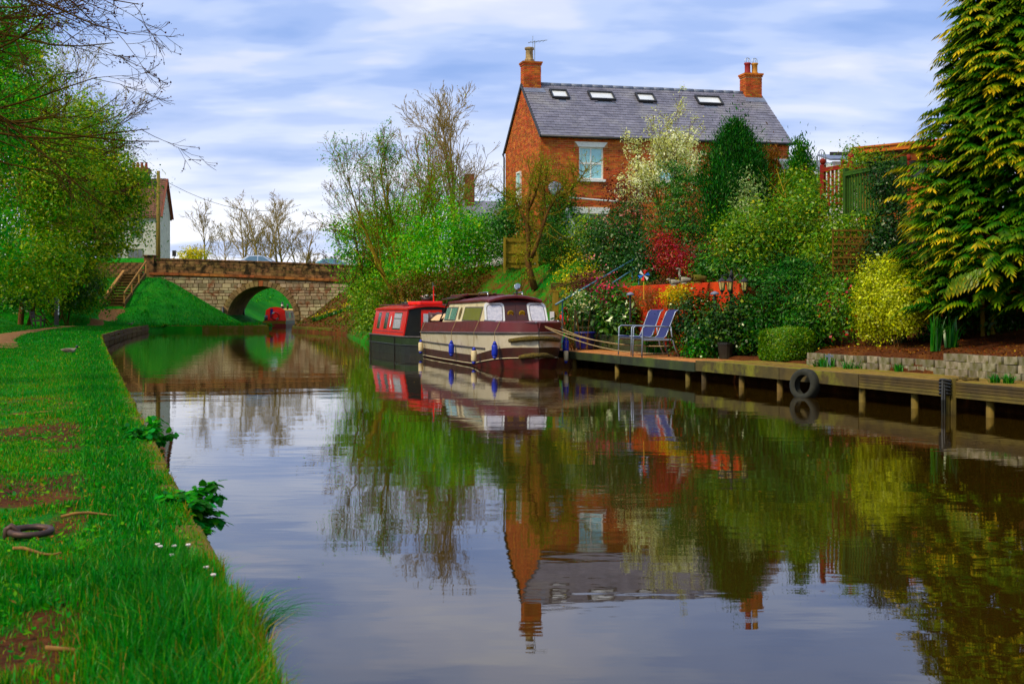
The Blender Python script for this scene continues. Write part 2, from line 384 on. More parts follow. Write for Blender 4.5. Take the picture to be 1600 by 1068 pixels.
def addgrass(y0, y1, dens, hb, wb, dmax, dmin=-.02, keep=None, long_edge=True):
    global off
    n = int(dens*(y1-y0)*(dmax-dmin)); y = rng.uniform(y0, y1, n); d = rng.uniform(dmin, dmax, n); x = XL(y)-d
    v = (x > -.41*y-.4); x, y, d = x[v], y[v], d[v]
    pch = wob(x, y, .9); bare = BARE(d, y)*PATCH(x, y)
    pr = np.clip(1-1.0*bare, .14, 1)*np.where(d < .11, .58+.42*np.sign(wob(x*0, y, 3.1)+.25), 1.0)
    if y0 > 35: pr = pr*(np.abs(x-np.interp(y, PATH[:, 0], PATH[:, 1])) > np.interp(y, PATH[:, 0], PATH[:, 2])*rng.uniform(.7, 1.1, len(x)))
    v = rng.random(len(x)) < pr; x, y, d, pch, bare = x[v], y[v], d[v], pch[v], bare[v]
    h = hb*rng.uniform(.5, 1.3, len(x))*(1+.35*wob(x, y, 2.1))*(1-.55*bare)
    if long_edge: h = h*(1+.5*np.exp(-np.abs(d-.2)/.2)*(.5+.5*wob(x*0, y, 1.7)))*(1+1.1*(1-ss(4.9, 5.9, y))*(1-ss(.45, .75, d)))*np.where(d < .11, .95, 1.0)
    V, Q, T = blades(rng, x, y, Zg(x, y)-.01, np.maximum(h, .02), wb*rng.uniform(.7, 1.3, len(x)), np.clip(rng.normal(.5, .3, len(x)), .1, 1.1), np.clip(rng.normal(.32, .17, len(x))+.30*bare+.12*pch+.50*np.exp(-d/.09)+.22*ss(.35, 1.0, d)*(1-ss(9, 30, y))*(.5+.5*pch)+.14*ss(.4, 1.2, d)*(1-ss(24, 50, y))+.10*(rng.random(len(x)) < .06)*4, 0, 1), simple=y0 >= 12)
    gv.append(V); gq.append(Q+off); gt.append(T); off += len(V)
addgrass(3.4, 6, 15000, .062, .0042, 1.3)
addgrass(6, 12, 5600, .05, .0060, 2.1)
addgrass(12, 24, 2700, .055, .010, 3.2)
addgrass(24, 42, 900, .06, .018, 5)
addgrass(42, 88, 170, .075, .036, 9.5)
# far embankment
n = 30000; x = rng.uniform(-38, -18, n); y = rng.uniform(88, 104, n); v = (x < XL(y)-.1) & (np.abs(x-np.interp(y, PATH[:, 0], PATH[:, 1])) > .7); x, y = x[v], y[v]
V, Q, T = blades(rng, x, y, Zg(x, y)-.01, rng.uniform(.05, .16, len(x))*(1+1.2*(wob(x, y, 1.7) > .35)), rng.uniform(.03, .055, len(x)), rng.uniform(.2, .9, len(x)), np.clip(rng.normal(.40, .16, len(x))+.22*wob(x, y, .8)+.12*wob(x, y, 2.7), 0, 1), True)
gv.append(V); gq.append(Q+off); gt.append(T); off += len(V)
grass = npmesh('grass', np.concatenate(gv), np.concatenate(gq), 'grass_blade', tint=np.concatenate(gt)); tag(grass, 'short green grass covering the towpath bank and the embankment', 'grass', kind='stuff')
# grass and litter on the right-hand slope
leafmat('bank_blade', [(0, S(20, 84, 6)), (.5, S(52, 140, 10)), (.75, S(110, 150, 30)), (.86, S(128, 92, 50)), (1, S(150, 116, 76))], trans=.3, gloss=.02)
n = 42000; y = rng.uniform(35.5, 84, n); d = rng.uniform(0, 9, n)**1.0; x = XR(y)+d
lawn = ss(2.4, 4.5, d)*ss(36, 40, y)*(1-ss(46, 50, y))
v = rng.random(n) < .55+.45*lawn; x, y, d, lawn = x[v], y[v], d[v], lawn[v]
br = (rng.random(len(x)) < (.42-.38*lawn))
V, Q, T = blades(rng, x, y, Zg(x, y)-.02, rng.uniform(.07, .22, len(x))*(1-.3*lawn), rng.uniform(.018, .04, len(x)), rng.uniform(.3, 1.3, len(x)), np.where(br, rng.uniform(.8, 1, len(x)), np.clip(rng.normal(.35+.2*lawn, .2, len(x)), 0, .74)), True)
tag(npmesh('bank_grass', V, Q, 'bank_blade', tint=T), 'rough green and brown grass on the slope below the cottage', 'grass', kind='stuff')
# ================================================================== BUILDINGS AND STRUCTURES
rnd = random.Random(11)
mat('brick', S(188, 110, 66), S(142, 76, 46), rough=.85, scale=3, isl=.34, bump=.3, bdist=.004, bscale=60, spec=.25, grime=S(92, 44, 26), gscale=.8, glo=.58, ghi=.8)
mat('mortar', S(190, 152, 122), S(160, 120, 92), rough=.95, scale=5, spec=.1)
mat('slate', S(122, 122, 138), S(98, 98, 114), rough=.5, scale=2, isl=.16, spec=.4, grime=S(138, 138, 144), gscale=.7)
mat('white_paint', S(236, 240, 246), S(214, 218, 226), rough=.45, scale=6, grime=S(170, 170, 160), gscale=3, glo=.62, ghi=.85)
mat('lead', S(120, 128, 150), S(92, 100, 120), rough=.45, scale=5)
mat('black_iron', S(26, 26, 28), S(40, 38, 36), rough=.45, scale=8, spec=.5)
mat('buff_pot', S(170, 148, 112), S(128, 108, 80), rough=.8, scale=6, grime=S(60, 54, 46), gscale=4)
mat('red_pot', S(150, 48, 46), S(110, 34, 34), rough=.7, scale=6)
mat('yellow_pot', S(196, 146, 50), S(150, 104, 36), rough=.7, scale=6)
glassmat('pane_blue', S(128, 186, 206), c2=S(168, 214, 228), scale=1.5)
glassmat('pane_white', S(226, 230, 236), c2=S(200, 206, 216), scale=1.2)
glassmat('pane_dark', S(40, 48, 52), c2=S(78, 86, 84), scale=2)
mat('wire', S(170, 176, 184), S(130, 136, 144), rough=.35, metal=.8)

def brick_field(mb, O, u, n, L, H, keep, bl=.225, bh=.075, proud=.007, depth=.03, seed=1):
    """bricks in stretcher bond on the plane O + u*s + z*h, facing n; keep(s0,s1,h0,h1) -> clipped (s0,s1) list"""
    rr = random.Random(seed); u, n, O = Vector(u), Vector(n), Vector(O); up = Vector((0, 0, 1)); g = .007
    for j in range(int(H/bh)):
        h0, h1 = j*bh+g, (j+1)*bh-g; i = -1
        half = j % 2
        while i*bl-half*bl/2 < L:
            a = max(i*bl-half*bl/2, 0); b = min((i+1)*bl-half*bl/2, L); i += 1
            if b-a < .03: continue
            for (s0, s1) in keep(a, b, h0, h1):
                if s1-s0 < .03: continue
                q = proud+rr.uniform(-.004, .004)
                P = [O+u*(s0+g)+up*h0, O+u*(s1-g)+up*h0, O+u*(s1-g)+up*h1, O+u*(s0+g)+up*h1]
                mb.add([p-n*depth for p in P]+[p+n*q for p in P], [(4, 5, 6, 7), (0, 1, 5, 4), (1, 2, 6, 5), (2, 3, 7, 6), (3, 0, 4, 7)])
def clip_holes(holes):
    def f(a, b, h0, h1):
        segs = [(a, b)]
        for (x0, x1, z0, z1) in holes:
            if h1 > z0 and h0 < z1:
                ns = []
                for (p, q) in segs:
                    if q <= x0 or p >= x1: ns.append((p, q))
                    else:
                        if p < x0: ns.append((p, x0))
                        if q > x1: ns.append((x1, q))
                segs = ns
        return segs
    return f
def holed_wall(mb, L, H, holes, y0, y1):
    xs = sorted({0, L, *[h[0] for h in holes], *[h[1] for h in holes]}); zs = sorted({0, H, *[h[2] for h in holes], *[h[3] for h in holes]})
    for a, b in zip(xs, xs[1:]):
        for c, d in zip(zs, zs[1:]):
            if not any(h[0] <= a and b <= h[1] and h[2] <= c and d <= h[3] for h in holes): mb.xbox(a, b, y0, y1, c, d)
def sash(parent, x0, x1, z0, z1, y, cols=2, rows=2, pane='pane_blue', name='window', fm='white_paint', nrm_sign=-1):
    """sash window in the local xz plane at depth y, facing -y; one part with bars and panes under it"""
    f = MB(); w_ = .055
    f.xbox(x0, x0+w_, y-.02, y+.05, z0, z1); f.xbox(x1-w_, x1, y-.02, y+.05, z0, z1); f.xbox(x0+w_, x1-w_, y-.02, y+.05, z1-w_, z1); f.xbox(x0+w_, x1-w_, y-.02, y+.05, z0, z0+w_)
    win = f.build(name, fm, parent)
    iw, ih = x1-x0-2*w_, z1-z0-2*w_
    b = MB()
    for c in range(1, cols): xx = x0+w_+iw*c/cols; b.xbox(xx-.024, xx+.024, y-.008, y+.03, z0+w_, z1-w_)
    for r_ in range(1, rows):
        zz = z0+w_+ih*r_/rows; hw = .04 if (r_*2 == rows) else .018; b.xbox(x0+w_, x1-w_, y-.012, y+.03, zz-hw, zz+hw)
    if b.V: b.build('glazing_bar', fm, win)
    for c in range(cols):
        for r_ in range(rows):
            MB().xbox(x0+w_+iw*c/cols+.002, x0+w_+iw*(c+1)/cols-.002, y+.012, y+.02, z0+w_+ih*r_/rows+.002, z0+w_+ih*(r_+1)/rows-.002).build('pane', pane, win)
    return win

# ------------------------------------------------------------------ brick cottage
HG = 3.15; HL, HW, HE, HR = 10.5, 5.75, 5.12, 7.46
house = thing('brick_cottage', 'orange red brick cottage with grey slate roof, four skylights and two chimney stacks', 'house', (1.12, 51, HG), R(14.06))
holesF = [(1.55, 2.55, 3.40, 4.66), (4.70, 5.68, 3.40, 4.66), (7.6, 8.5, 3.40, 4.66), (1.20, 2.70, 1.05, 2.05)]
mb = MB(); holed_wall(mb, HL, HE, holesF, 0, .3); fw = mb.build('front_wall', 'mortar', house)
mb = MB(); fl = clip_holes(holesF+[(1.38, 2.72, 4.66, 4.86), (4.55, 5.83, 4.66, 4.86), (7.45, 8.65, 4.66, 4.86), (1.1, 2.8, 2.05, 2.30)])
brick_field(mb, (0, 0, 0), (1, 0, 0), (0, -1, 0), HL, HE-.09, fl, seed=3); tag(mb.build('brick_courses', 'brick', fw), kind='stuff')
# dentil course under the eaves
mb = MB()
for i in range(int(HL/.225)): mb.xbox(i*.225+.03, i*.225+.135, -.05, .0, HE-.19, HE-.10)
mb.xbox(0, HL, -.07, .0, HE-.098, HE-.01); mb.build('dentil_course', 'brick', fw)
# gable facing left
mb = MB(); mb.prism([(0, 0, 0), (0, HW, 0), (0, HW, HE), (0, HW/2, HR), (0, 0, HE)], (.28, 0, 0)); gw = mb.build('gable_wall', 'mortar', house)
gwin = (2.98, 3.66, 2.66, 3.98)
def keepg(a, b, h0, h1):
    if h1 > HE:
        dy = (h1-HE)*(HW/2)/(HR-HE); a, b = max(a, dy+.02), min(b, HW-dy-.02)
    return clip_holes([(HW-gwin[1], HW-gwin[0], gwin[2], gwin[3])])(a, b, h0, h1) if b > a else []
mb = MB(); brick_field(mb, (0, HW, 0), (0, -1, 0), (-1, 0, 0), HW, HR, keepg, seed=4); tag(mb.build('brick_courses', 'brick', gw), kind='stuff')
we = bpy.data.objects.new('gable_window', None); link(we, house); we.location = (0, 0, 0); we.rotation_euler = (0, 0, R(-90))
# in this rotated frame local x -> -y(house)
f = MB(); y0, y1, z0, z1 = gwin
for bx in ((y0, y0+.06, z0, z1), (y1-.06, y1, z0, z1), (y0+.06, y1-.06, z1-.06, z1), (y0+.06, y1-.06, z0, z0+.06), (y0+.06, y1-.06, (z0+z1)/2-.02, (z0+z1)/2+.02)):
    f.xbox(-.07, .01, bx[0], bx[1], bx[2], bx[3])
bpy.data.objects.remove(we)
gwo = f.build('gable_window', 'white_paint', house)
MB().xbox(-.012, .005, y0+.06, y1-.06, (z0+z1)/2+.02, z1-.06).build('pane', 'pane_blue', gwo); MB().xbox(-.012, .005, y0+.06, y1-.06, z0+.06, (z0+z1)/2-.02).build('pane', 'pane_white', gwo)
MB().xbox(-.09, .0, y0-.06, y1+.06, z0-.09, z0).build('sill', 'white_paint', gwo, bevel=.008)
# other walls
mb = MB(); mb.xbox(.29, HL-.29, HW-.3, HW, 0, HE); mb.prism([(HL-.28, .301, 0), (HL-.28, HW-.301, 0), (HL-.28, HW-.301, HE), (HL-.28, HW/2, HR-.05), (HL-.28, .301, HE)], (.28, 0, 0)); mb.build('back_wall', 'brick', house)
# windows, lintels, sills
for hi, (x0, x1, z0, z1) in enumerate(holesF):
    if hi == 3:
        w1 = sash(house, x0, 1.93, z0, z1, .08, 1, 2, 'pane_dark'); w2 = sash(house, 1.97, x1, z0, z1, .08, 1, 2, 'pane_dark')
        MB().xbox(1.1, 1.92, -.05, .05, 2.052, 2.30).build('lintel', 'white_paint', w1); MB().xbox(1.98, 2.8, -.05, .05, 2.052, 2.30).build('lintel', 'white_paint', w2)
    else:
        w1 = sash(house, x0, x1, z0, z1, .07)
        xm0, xm1 = x0-.17, x1+.17
        MB().prism([(x0-.02, -.03, z1+.002), (x1+.02, -.03, z1+.002), (xm1, -.03, z1+.20), (xm0, -.03, z1+.20)], (0, .1, 0)).build('lintel', 'white_paint', w1)
        MB().xbox(x0-.08, x1+.08, -.09, .068, z0-.10, z0-.002).build('sill', 'white_paint', w1, bevel=.008)
        cur = MB().xbox(x0+.06, x1-.06, .13, .14, z0+.05, z1-.05).build('curtain', 'white_paint', w1)
# roof
rp = math.atan2(HR-HE, HW/2); sl = (HW/2+.14)/math.cos(rp)
def roofpt(s, d, h=0, side=0):      # d = distance up the slope from the eave, h = height off the slope
    y = -.14+d*math.cos(rp)-h*math.sin(rp); z = HE-.14*math.tan(rp)+.02+d*math.sin(rp)+h*math.cos(rp)
    return (s, y, z) if not side else (s, HW-y, z)
mb = MB()
for side in (0, 1):
    P = [roofpt(-.04, 0, 0, side), roofpt(HL+.08, 0, 0, side), roofpt(HL+.08, sl, 0, side), roofpt(-.04, sl, 0, side)]
    mb.prism(P, (0, 0, .05))
rf = mb.build('roof', 'lead', house)
sk = [(1.39, .74), (3.19, 1.08), (5.11, .80), (7.92, 1.12)]; skd0, skd1 = sl-1.12, sl-.46
mb = MB(); rows = 20; ex = sl/rows
for j in range(rows):
    i = 0; x = -.06-(.15 if j % 2 else 0)
    while x < HL+.08:
        a, b = max(x, -.06), min(x+.30, HL+.1); x += .30; d0, d1 = j*ex-.02, (j+1)*ex+.03
        if b-a < .03: continue
        if any(b > c-w_/2-.03 and a < c+w_/2+.03 and d1 > skd0-.05 and d0 < skd1+.03 for c, w_ in sk): 
            if any(b < c+w_/2 and a > c-w_/2 for c, w_ in sk): continue
        hh = rnd.uniform(0, .006); hb = .078+hh; ht = .058+hh; e = rnd.uniform(-.008, .008)
        Q = [roofpt(a+.004, d0+e, hb), roofpt(b-.004, d0+e, hb), roofpt(b-.004, d1, ht), roofpt(a+.004, d1, ht)]
        Q2 = [roofpt(a+.004, d0+e, hb-.012), roofpt(b-.004, d0+e, hb-.012)]
        mb.add(Q+Q2, [(0, 1, 2, 3), (0, 4, 5, 1)])
tag(mb.build('slates', 'slate', rf), kind='stuff')
mb = MB(); Pb = [roofpt(-.04, 0, .052, 1), roofpt(HL+.08, 0, .052, 1), roofpt(HL+.08, sl, .052, 1), roofpt(-.04, sl, .052, 1)]; mb.prism(Pb, (0, 0, .02)); mb.build('rear_slates', 'slate', rf)
src = None
for i in range(int(9.0/.45)):
    if src is None:
        mb = MB(); mb.tube([(0, 0, 0), (.44, 0, 0)], .09, 10); src = mb.build('ridge_tile', 'lead', rf, smooth=True); src.location = (.74, HW/2, HR+.09)
    else: inst(src, 'ridge_tile', rf, (.74+i*.45, HW/2, HR+.09+rnd.uniform(-.006, .006)))
for c, w_ in sk:
    a, b = c-w_/2, c+w_/2
    f = MB()
    for (p, q, d0, d1) in ((a, a+.06, skd0, skd1), (b-.06, b, skd0, skd1), (a+.06, b-.06, skd0, skd0+.07), (a+.06, b-.06, skd1-.07, skd1)):
        f.prism([roofpt(p, d0, .05), roofpt(q, d0, .05), roofpt(q, d1, .05), roofpt(p, d1, .05)], Vector(roofpt(0, 0, .12))-Vector(roofpt(0, 0, 0)))
    so_k = f.build('skylight', 'black_iron', rf)
    MB().prism([roofpt(a+.061, skd0+.071, .09), roofpt(b-.061, skd0+.071, .09), roofpt(b-.061, skd1-.071, .09), roofpt(a+.061, skd1-.071, .09)], (0, -.01, .012)).build('pane', 'pane_white', so_k)
# gutter, downpipe, verge
MB().tube([(-.05, -.19, HE-.10), (HL+.12, -.19, HE-.10)], .055, 8).build('gutter', 'black_iron', house, smooth=True)
MB().tube([(3.95, -.17, HE-.12), (3.95, -.06, HE-.30), (3.95, -.06, .1)], .04, 8).build('downpipe', 'black_iron', house, smooth=True)
MB().tube([(-.10, HW+.1, HE-.12), (-.08, HW-.06, HE-.3), (-.08, HW-.06, .1)], .04, 8).build('downpipe', 'black_iron', house, smooth=True)
mb = MB()
for side in (0, 1):
    mb.prism([roofpt(-.075, -.02, -.06, side), roofpt(-.075, sl, -.06, side), roofpt(-.075, sl, .075, side), roofpt(-.075, -.02, .075, side)], (.05, 0, 0))
mb.build('verge_board', 'black_iron', house)
# chimneys
def chimney(s0, s1, y0, y1, z0, z1):
    core = MB().xbox(s0+.005, s1-.005, y0+.005, y1-.005, z0, z1).build('chimney', 'mortar', house); b = MB()
    yes = lambda a, b_, h0, h1: [(a, b_)]
    brick_field(b, (s0, y0, z0), (1, 0, 0), (0, -1, 0), s1-s0, z1-z0, yes, seed=5); brick_field(b, (s0, y1, z0), (0, -1, 0), (-1, 0, 0), y1-y0, z1-z0, yes, seed=6); brick_field(b, (s1, y0, z0), (0, 1, 0), (1, 0, 0), y1-y0, z1-z0, yes, seed=7)
    for kk, (zz, e) in enumerate(((z1, .03), (z1+.076, .06))):
        b.xbox(s0-e, s1+e, y0-e, y1+e, zz, zz+.074)
    tag(b.build('brick_courses', 'brick', core), kind='stuff')
    dd_ = (y0+.14)/math.cos(rp); MB().prism([roofpt(max(s0-.12, -.05), dd_-.32, .088), roofpt(min(s1+.12, HL+.08), dd_-.32, .088), roofpt(min(s1+.12, HL+.08), dd_, .088), roofpt(max(s0-.12, -.05), dd_, .088)], (0, -.002, .006)).build('flashing', 'lead', core)
    return core
c1 = chimney(.0, .72, HW/2-.27, HW/2+.27, HR-.95, 8.28)
MB().lathe([(.2, 0), (.2, .12), (.16, .16), (.155, .5), (.2, .53), (.2, .6), (.14, .62)], 8, (.30, HW/2, 8.43)).build('chimney_pot', 'buff_pot', c1)
mb = MB(); mb.tube([(.50, HW/2-.1, 8.43), (.50, HW/2-.1, 9.32)], .016, 6); mb.tube([(.22, HW/2-.1, 9.22), (1.0, HW/2-.22, 9.34)], .012, 5)
for q in range(5): xx = .3+.15*q; mb.tube([(xx, HW/2-.32, 9.24+.02*q), (xx, HW/2+.12, 9.24+.02*q)], .008, 4)
mb.tube([(.42, HW/2-.1, 9.0), (.42, HW/2-.1, 9.5)], .01, 4); mb.build('television_aerial', 'wire', c1)
c2 = chimney(9.75, HL, HW/2-.30, HW/2+.30, HR-.95, 8.22)
for xx, mm in ((9.95, 'red_pot'), (10.28, 'yellow_pot')):
    po = MB().lathe([(.14, 0), (.15, .05), (.12, .1), (.12, .38), (.15, .41), (.15, .47), (.1, .48)], 12, (xx, HW/2-.05, 8.37)).build('chimney_pot', mm, c2, smooth=True)
    mb = MB()
    for a in range(4):
        an = math.pi*a/4; mb.tube([(xx+.12*math.cos(an)*math.cos(t_), HW/2-.05+.12*math.sin(an)*math.cos(t_), 8.93+.13*math.sin(t_)) for t_ in np.linspace(-.7, math.pi+.7, 12)], .007, 4)
    mb.build('cowl', 'wire', po)
# satellite dish, awning rail, porch gable
mb = MB(); dm = Matrix.Rotation(R(75), 3, 'X') @ Matrix.Identity(3)
mb.lathe([(.0, .0), (.12, .01), (.24, .04), (.30, .07), (.30, .08), (.0, .02)], 18, (.52, -.22, 2.95), M=dm); mb.tube([(.52, -.2, 2.95), (.52, -.02, 2.85)], .02, 6); mb.build('satellite_dish', 'lead', house, smooth=True)
MB().tube([(.95, -.5, 2.62), (3.0, -.55, 2.5)], .03, 8).build('awning_rail', 'white_paint', house)
mb = MB(); mb.prism([(.45, -.9, 0), (.8, -.9, 0), (1.15, -.9, 0), (1.15, -.9, 1.5), (.8, -.9, 2.2), (.45, -.9, 1.5)], (0, .06, 0)); mb.build('porch_panel', 'white_paint', house)

# ------------------------------------------------------------------ road bridge
mat('bridge_stone', S(184, 172, 148), S(134, 118, 96), rough=.92, scale=1.1, isl=.40, bump=.5, bdist=.03, bscale=9, spec=.15, grime=S(124, 84, 64), gscale=.9, glo=.52, ghi=.64)
mat('parapet_stone', S(136, 110, 80), S(84, 68, 50), rough=.95, scale=2.2, isl=.34, bump=.6, bdist=.03, bscale=10, spec=.1, grime=S(46, 40, 30), gscale=2.2, glo=.47, ghi=.60)
mat('string_stone', S(166, 112, 76), S(122, 82, 56), rough=.92, scale=2, orand=.3, bump=.4, bdist=.02, spec=.15, grime=S(60, 44, 32), gscale=1.5)
mat('ring_stone', S(150, 130, 98), S(112, 94, 68), rough=.92, scale=2, orand=.3, bump=.4, bdist=.02, spec=.15, grime=S(70, 58, 44), gscale=1.5)
mat('bridge_core', S(132, 110, 78), S(96, 78, 54), rough=.95, scale=2, spec=.1)
BX, BY = -20.1, 105.0
bridge = thing('road_bridge', 'humped sandstone road bridge with one round arch over the canal', 'bridge', (BX, BY, 0), 0)
AC, AR = .62, 2.72
par = lambda x: 5.36-.036*x-.0009*x*x; stc = lambda x: 3.98-.04*x-.0012*x*x
def archz(x): return AC+math.sqrt(max(AR*AR-x*x, 0)) if abs(x) < AR else -1.0
xs = sorted(set([round(v, 3) for v in np.linspace(-8.9, 13, 40)]+[round(AR*math.sin(a), 4) for a in np.linspace(-math.pi/2, math.pi/2, 33)]))
mb = MB(); BT = 6.4
for a, b in zip(xs, xs[1:]):
    mid = abs((a+b)/2) < AR; za, zb_ = (archz(a), archz(b)) if mid else (-1, -1); ta, tb = stc(a), stc(b)
    mb.add([(a, 0, za), (b, 0, zb_), (b, 0, tb), (a, 0, ta), (a, BT, za), (b, BT, zb_), (b, BT, tb), (a, BT, ta)], [(0, 1, 2, 3), (7, 6, 5, 4), (3, 2, 6, 7)]+([(0, 4, 5, 1)] if mid else []))
for sx in (-AR, AR): mb.add([(sx, 0, -1), (sx, BT, -1), (sx, BT, AC), (sx, 0, AC)], [(0, 1, 2, 3)])
mb.build('arch_body', 'bridge_core', bridge)
for (yy0, yy1, nm) in ((.12, .42, 'near'), (BT-.42, BT-.12, 'far')):
    mb = MB(); q = np.linspace(-8.9, 13, 23)
    mb.loft([[(x, yy0, stc(x)-.1), (x, yy1, stc(x)-.1), (x, yy1, par(x)-.17), (x, yy0, par(x)-.17)] for x in q], closed=True, caps=True)
    pc = mb.build('parapet', 'bridge_core', bridge)
# coursed wall stones
mb = MB(); rr = random.Random(8)
z = -.2; j = 0
while z < 4.6:
    h = rr.choice((.22, .26, .30, .33)); x = -8.9+rr.uniform(-.3, 0)
    while x < 13:
        l = rr.uniform(.35, .85); a, b = x, x+l; x += l
        zt = min(z+h, min(stc(a), stc(b))-.05); zb0 = z
        segs = [(a, b)]
        rad = AR+.44
        zz = (z+z+h)/2-AC
        lim = math.sqrt(max(rad*rad-max(zz, 0)**2, 0)) if zz < rad else 0
        if zz < 0: lim = AR
        if lim:
            segs = [(p, q) for p, q in ((a, min(b, -lim)), (max(a, lim), b)) if q-p > .06]
        if zt-zb0 < .05: continue
        for p, q in segs:
            e = rr.uniform(.03, .065); g = .012
            f0 = [(p+g, .02, zb0+g), (q-g, .02, zb0+g), (q-g, .02, zt-g), (p+g, .02, zt-g)]; c = .02
            f1 = [(p+g+c, -e, zb0+g+c), (q-g-c, -e, zb0+g+c), (q-g-c, -e+rr.uniform(-.01, .01), zt-g-c), (p+g+c, -e, zt-g-c)]
            mb.add(f0+f1, [(4, 5, 6, 7), (0, 1, 5, 4), (1, 2, 6, 5), (2, 3, 7, 6), (3, 0, 4, 7)])
    z += h
tag(mb.build('wall_stones', 'bridge_stone', bridge), kind='stuff')
mb = MB()
for j in range(4):
    x = -8.9+rr.uniform(-.3, 0)
    while x < 13:
        l = rr.uniform(.4, .8); a, b = x, min(x+l, 13); x += l
        t0, t1 = j/4, (j+1)/4; e = rr.uniform(.0, .03); g = .012
        lo = lambda xx, t_: stc(xx)+.22+(par(xx)-.17-stc(xx)-.22)*t_
        P = [(a+g, lo(a, t0)+g), (b-g, lo(b, t0)+g), (b-g, lo(b, t1)-g), (a+g, lo(a, t1)-g)]
        mb.add([(x_, .14, z_) for x_, z_ in P]+[(x_, .09-e, z_) for x_, z_ in P], [(4, 5, 6, 7), (0, 1, 5, 4), (1, 2, 6, 5), (2, 3, 7, 6), (3, 0, 4, 7)])
tag(mb.build('parapet_stones', 'parapet_stone', bridge), kind='stuff')
for i in range(18):                                       # string course and coping, stone by stone
    a = -8.9+i*1.2; b = min(a+1.19, 13); e = rr.uniform(-.012, .012)
    if b-a < .2: break
    MB().prism([(a, -.17+e, stc(a)), (b, -.17+e, stc(b)), (b, -.17+e, stc(b)+.21), (a, -.17+e, stc(a)+.21)], (0, .28, 0)).build('string_stone', 'string_stone', bridge, bevel=.02)
    MB().prism([(a, .02+e, par(a)-.165), (b, .02+e, par(b)-.165), (b, .02+e, par(b)), (a, .02+e, par(a))], (0, .5, 0)).build('coping_stone', 'parapet_stone', bridge, bevel=.04)
NV = 25
for i in range(NV):
    a0, a1 = math.pi*i/NV+.006, math.pi*(i+1)/NV-.006; e = .10+rr.uniform(-.012, .012); r1 = AR+.42+rr.uniform(-.03, .03)
    P = [(AR*math.cos(a0), -e, AC+AR*math.sin(a0)), (AR*math.cos(a1), -e, AC+AR*math.sin(a1)), (r1*math.cos(a1), -e, AC+r1*math.sin(a1)), (r1*math.cos(a0), -e, AC+r1*math.sin(a0))]
    o = MB().prism(P, (0, .45, 0)).build('voussoir', 'string_stone' if i == 12 else 'ring_stone', bridge, bevel=.02)
# pier at the left end of the parapet
mb = MB(); mb.xbox(-9.35, -8.55, -.12, .75, 2.5, par(-8.9)+.1); mb.build('end_pier', 'parapet_stone', bridge, bevel=.03)
MB().xbox(-9.42, -8.48, -.19, .82, par(-8.9)+.102, par(-8.9)+.24).build('pier_cap', 'parapet_stone', bridge, bevel=.04)
mb = MB(); mb.loft([[(x, .5, stc(x)-.3), (x, BT-.5, stc(x)-.3), (x, BT-.5, stc(x)+.22), (x, .5, stc(x)+.22)] for x in np.linspace(-30, 34, 40)], closed=True, caps=True)
mat('tarmac', S(70, 70, 72), S(56, 56, 58), rough=.9, scale=12, spec=.2); rd = mb.build('road', 'tarmac'); rd.location = (BX, BY, 0); rd['kind'] = 'structure'
# rubbing posts at the arch
for xx, yy in ((-AR-.28, -.22), (-AR+.10, BT-.4)):
    tag(MB().tube([(0, 0, 0), (0, 0, 1.35)], [.1, .1], 8).build('rubbing_post', 'black_iron', smooth=True), 'dark post standing at the near left foot of the bridge arch' if yy < 0 else 'dark post standing at the far end inside the bridge arch', 'post').location = (BX+xx, BY+yy, .35)
# roadside wall left of the bridge
rw = thing('roadside_wall', 'low mossy brown stone wall behind the top of the steps', 'wall', (-33.4, 103.6, 3.0))
rws = None
for j in range(9):
    for i in range(8):
        if rws is None: rws = MB().xbox(0, .53, 0, .32, 0, .235).build('stone', 'parapet_stone', rw, bevel=.025)
        else: inst(rws, 'stone', rw, (i*.55-(.25 if j % 2 else 0), rr.uniform(-.02, .02), j*.245))
# ------------------------------------------------------------------ steps up to the road
mat('old_timber', S(104, 86, 56), S(66, 54, 34), rough=.9, scale=3, stretch=(1, 1, 6), bump=.3, bdist=.01, spec=.15, orand=.2)
mat('pale_timber', S(168, 132, 92), S(124, 94, 62), rough=.9, scale=3, stretch=(1, 1, 5), bump=.3, bdist=.01, spec=.15, orand=.2)
st = thing('timber_steps', 'dark timber steps with handrail climbing the grass bank beside the bridge', 'steps', (-29.45, 96.9, 1.78))
for i in range(11):
    y, z = i*.50, i*.225
    tr = MB().xbox(-.72, .72, y-.05, y+.34, z+.17, z+.225).build('tread', 'old_timber', st, bevel=.01)
    MB().xbox(-.70, .70, y+.02, y+.07, z-.05, z+.168).build('riser', 'black_iron' if i % 1 else 'old_timber', st)
    MB().xbox(-.70, .70, y+.07, y+.5, z-.4, z+.16).build('step_fill', 'old_timber', st)
MB().bar((-.86, -.3, .12), (-.86, 5.5, 2.62), .2, .34).build('stringer', 'pale_timber', st); MB().bar((.82, -.3, .02), (.82, 5.5, 2.42), .12, .3).build('stringer', 'old_timber', st)
MB().bar((.86, -.35, .85), (.86, 5.6, 3.5), .09, .12).build('handrail', 'pale_timber', st)
for i in range(4): MB().bar((.86, -.2+i*1.9, -.2+i*.86), (.86, -.2+i*1.9, .86+i*.86), .1, .1).build('handrail_post', 'pale_timber', st)

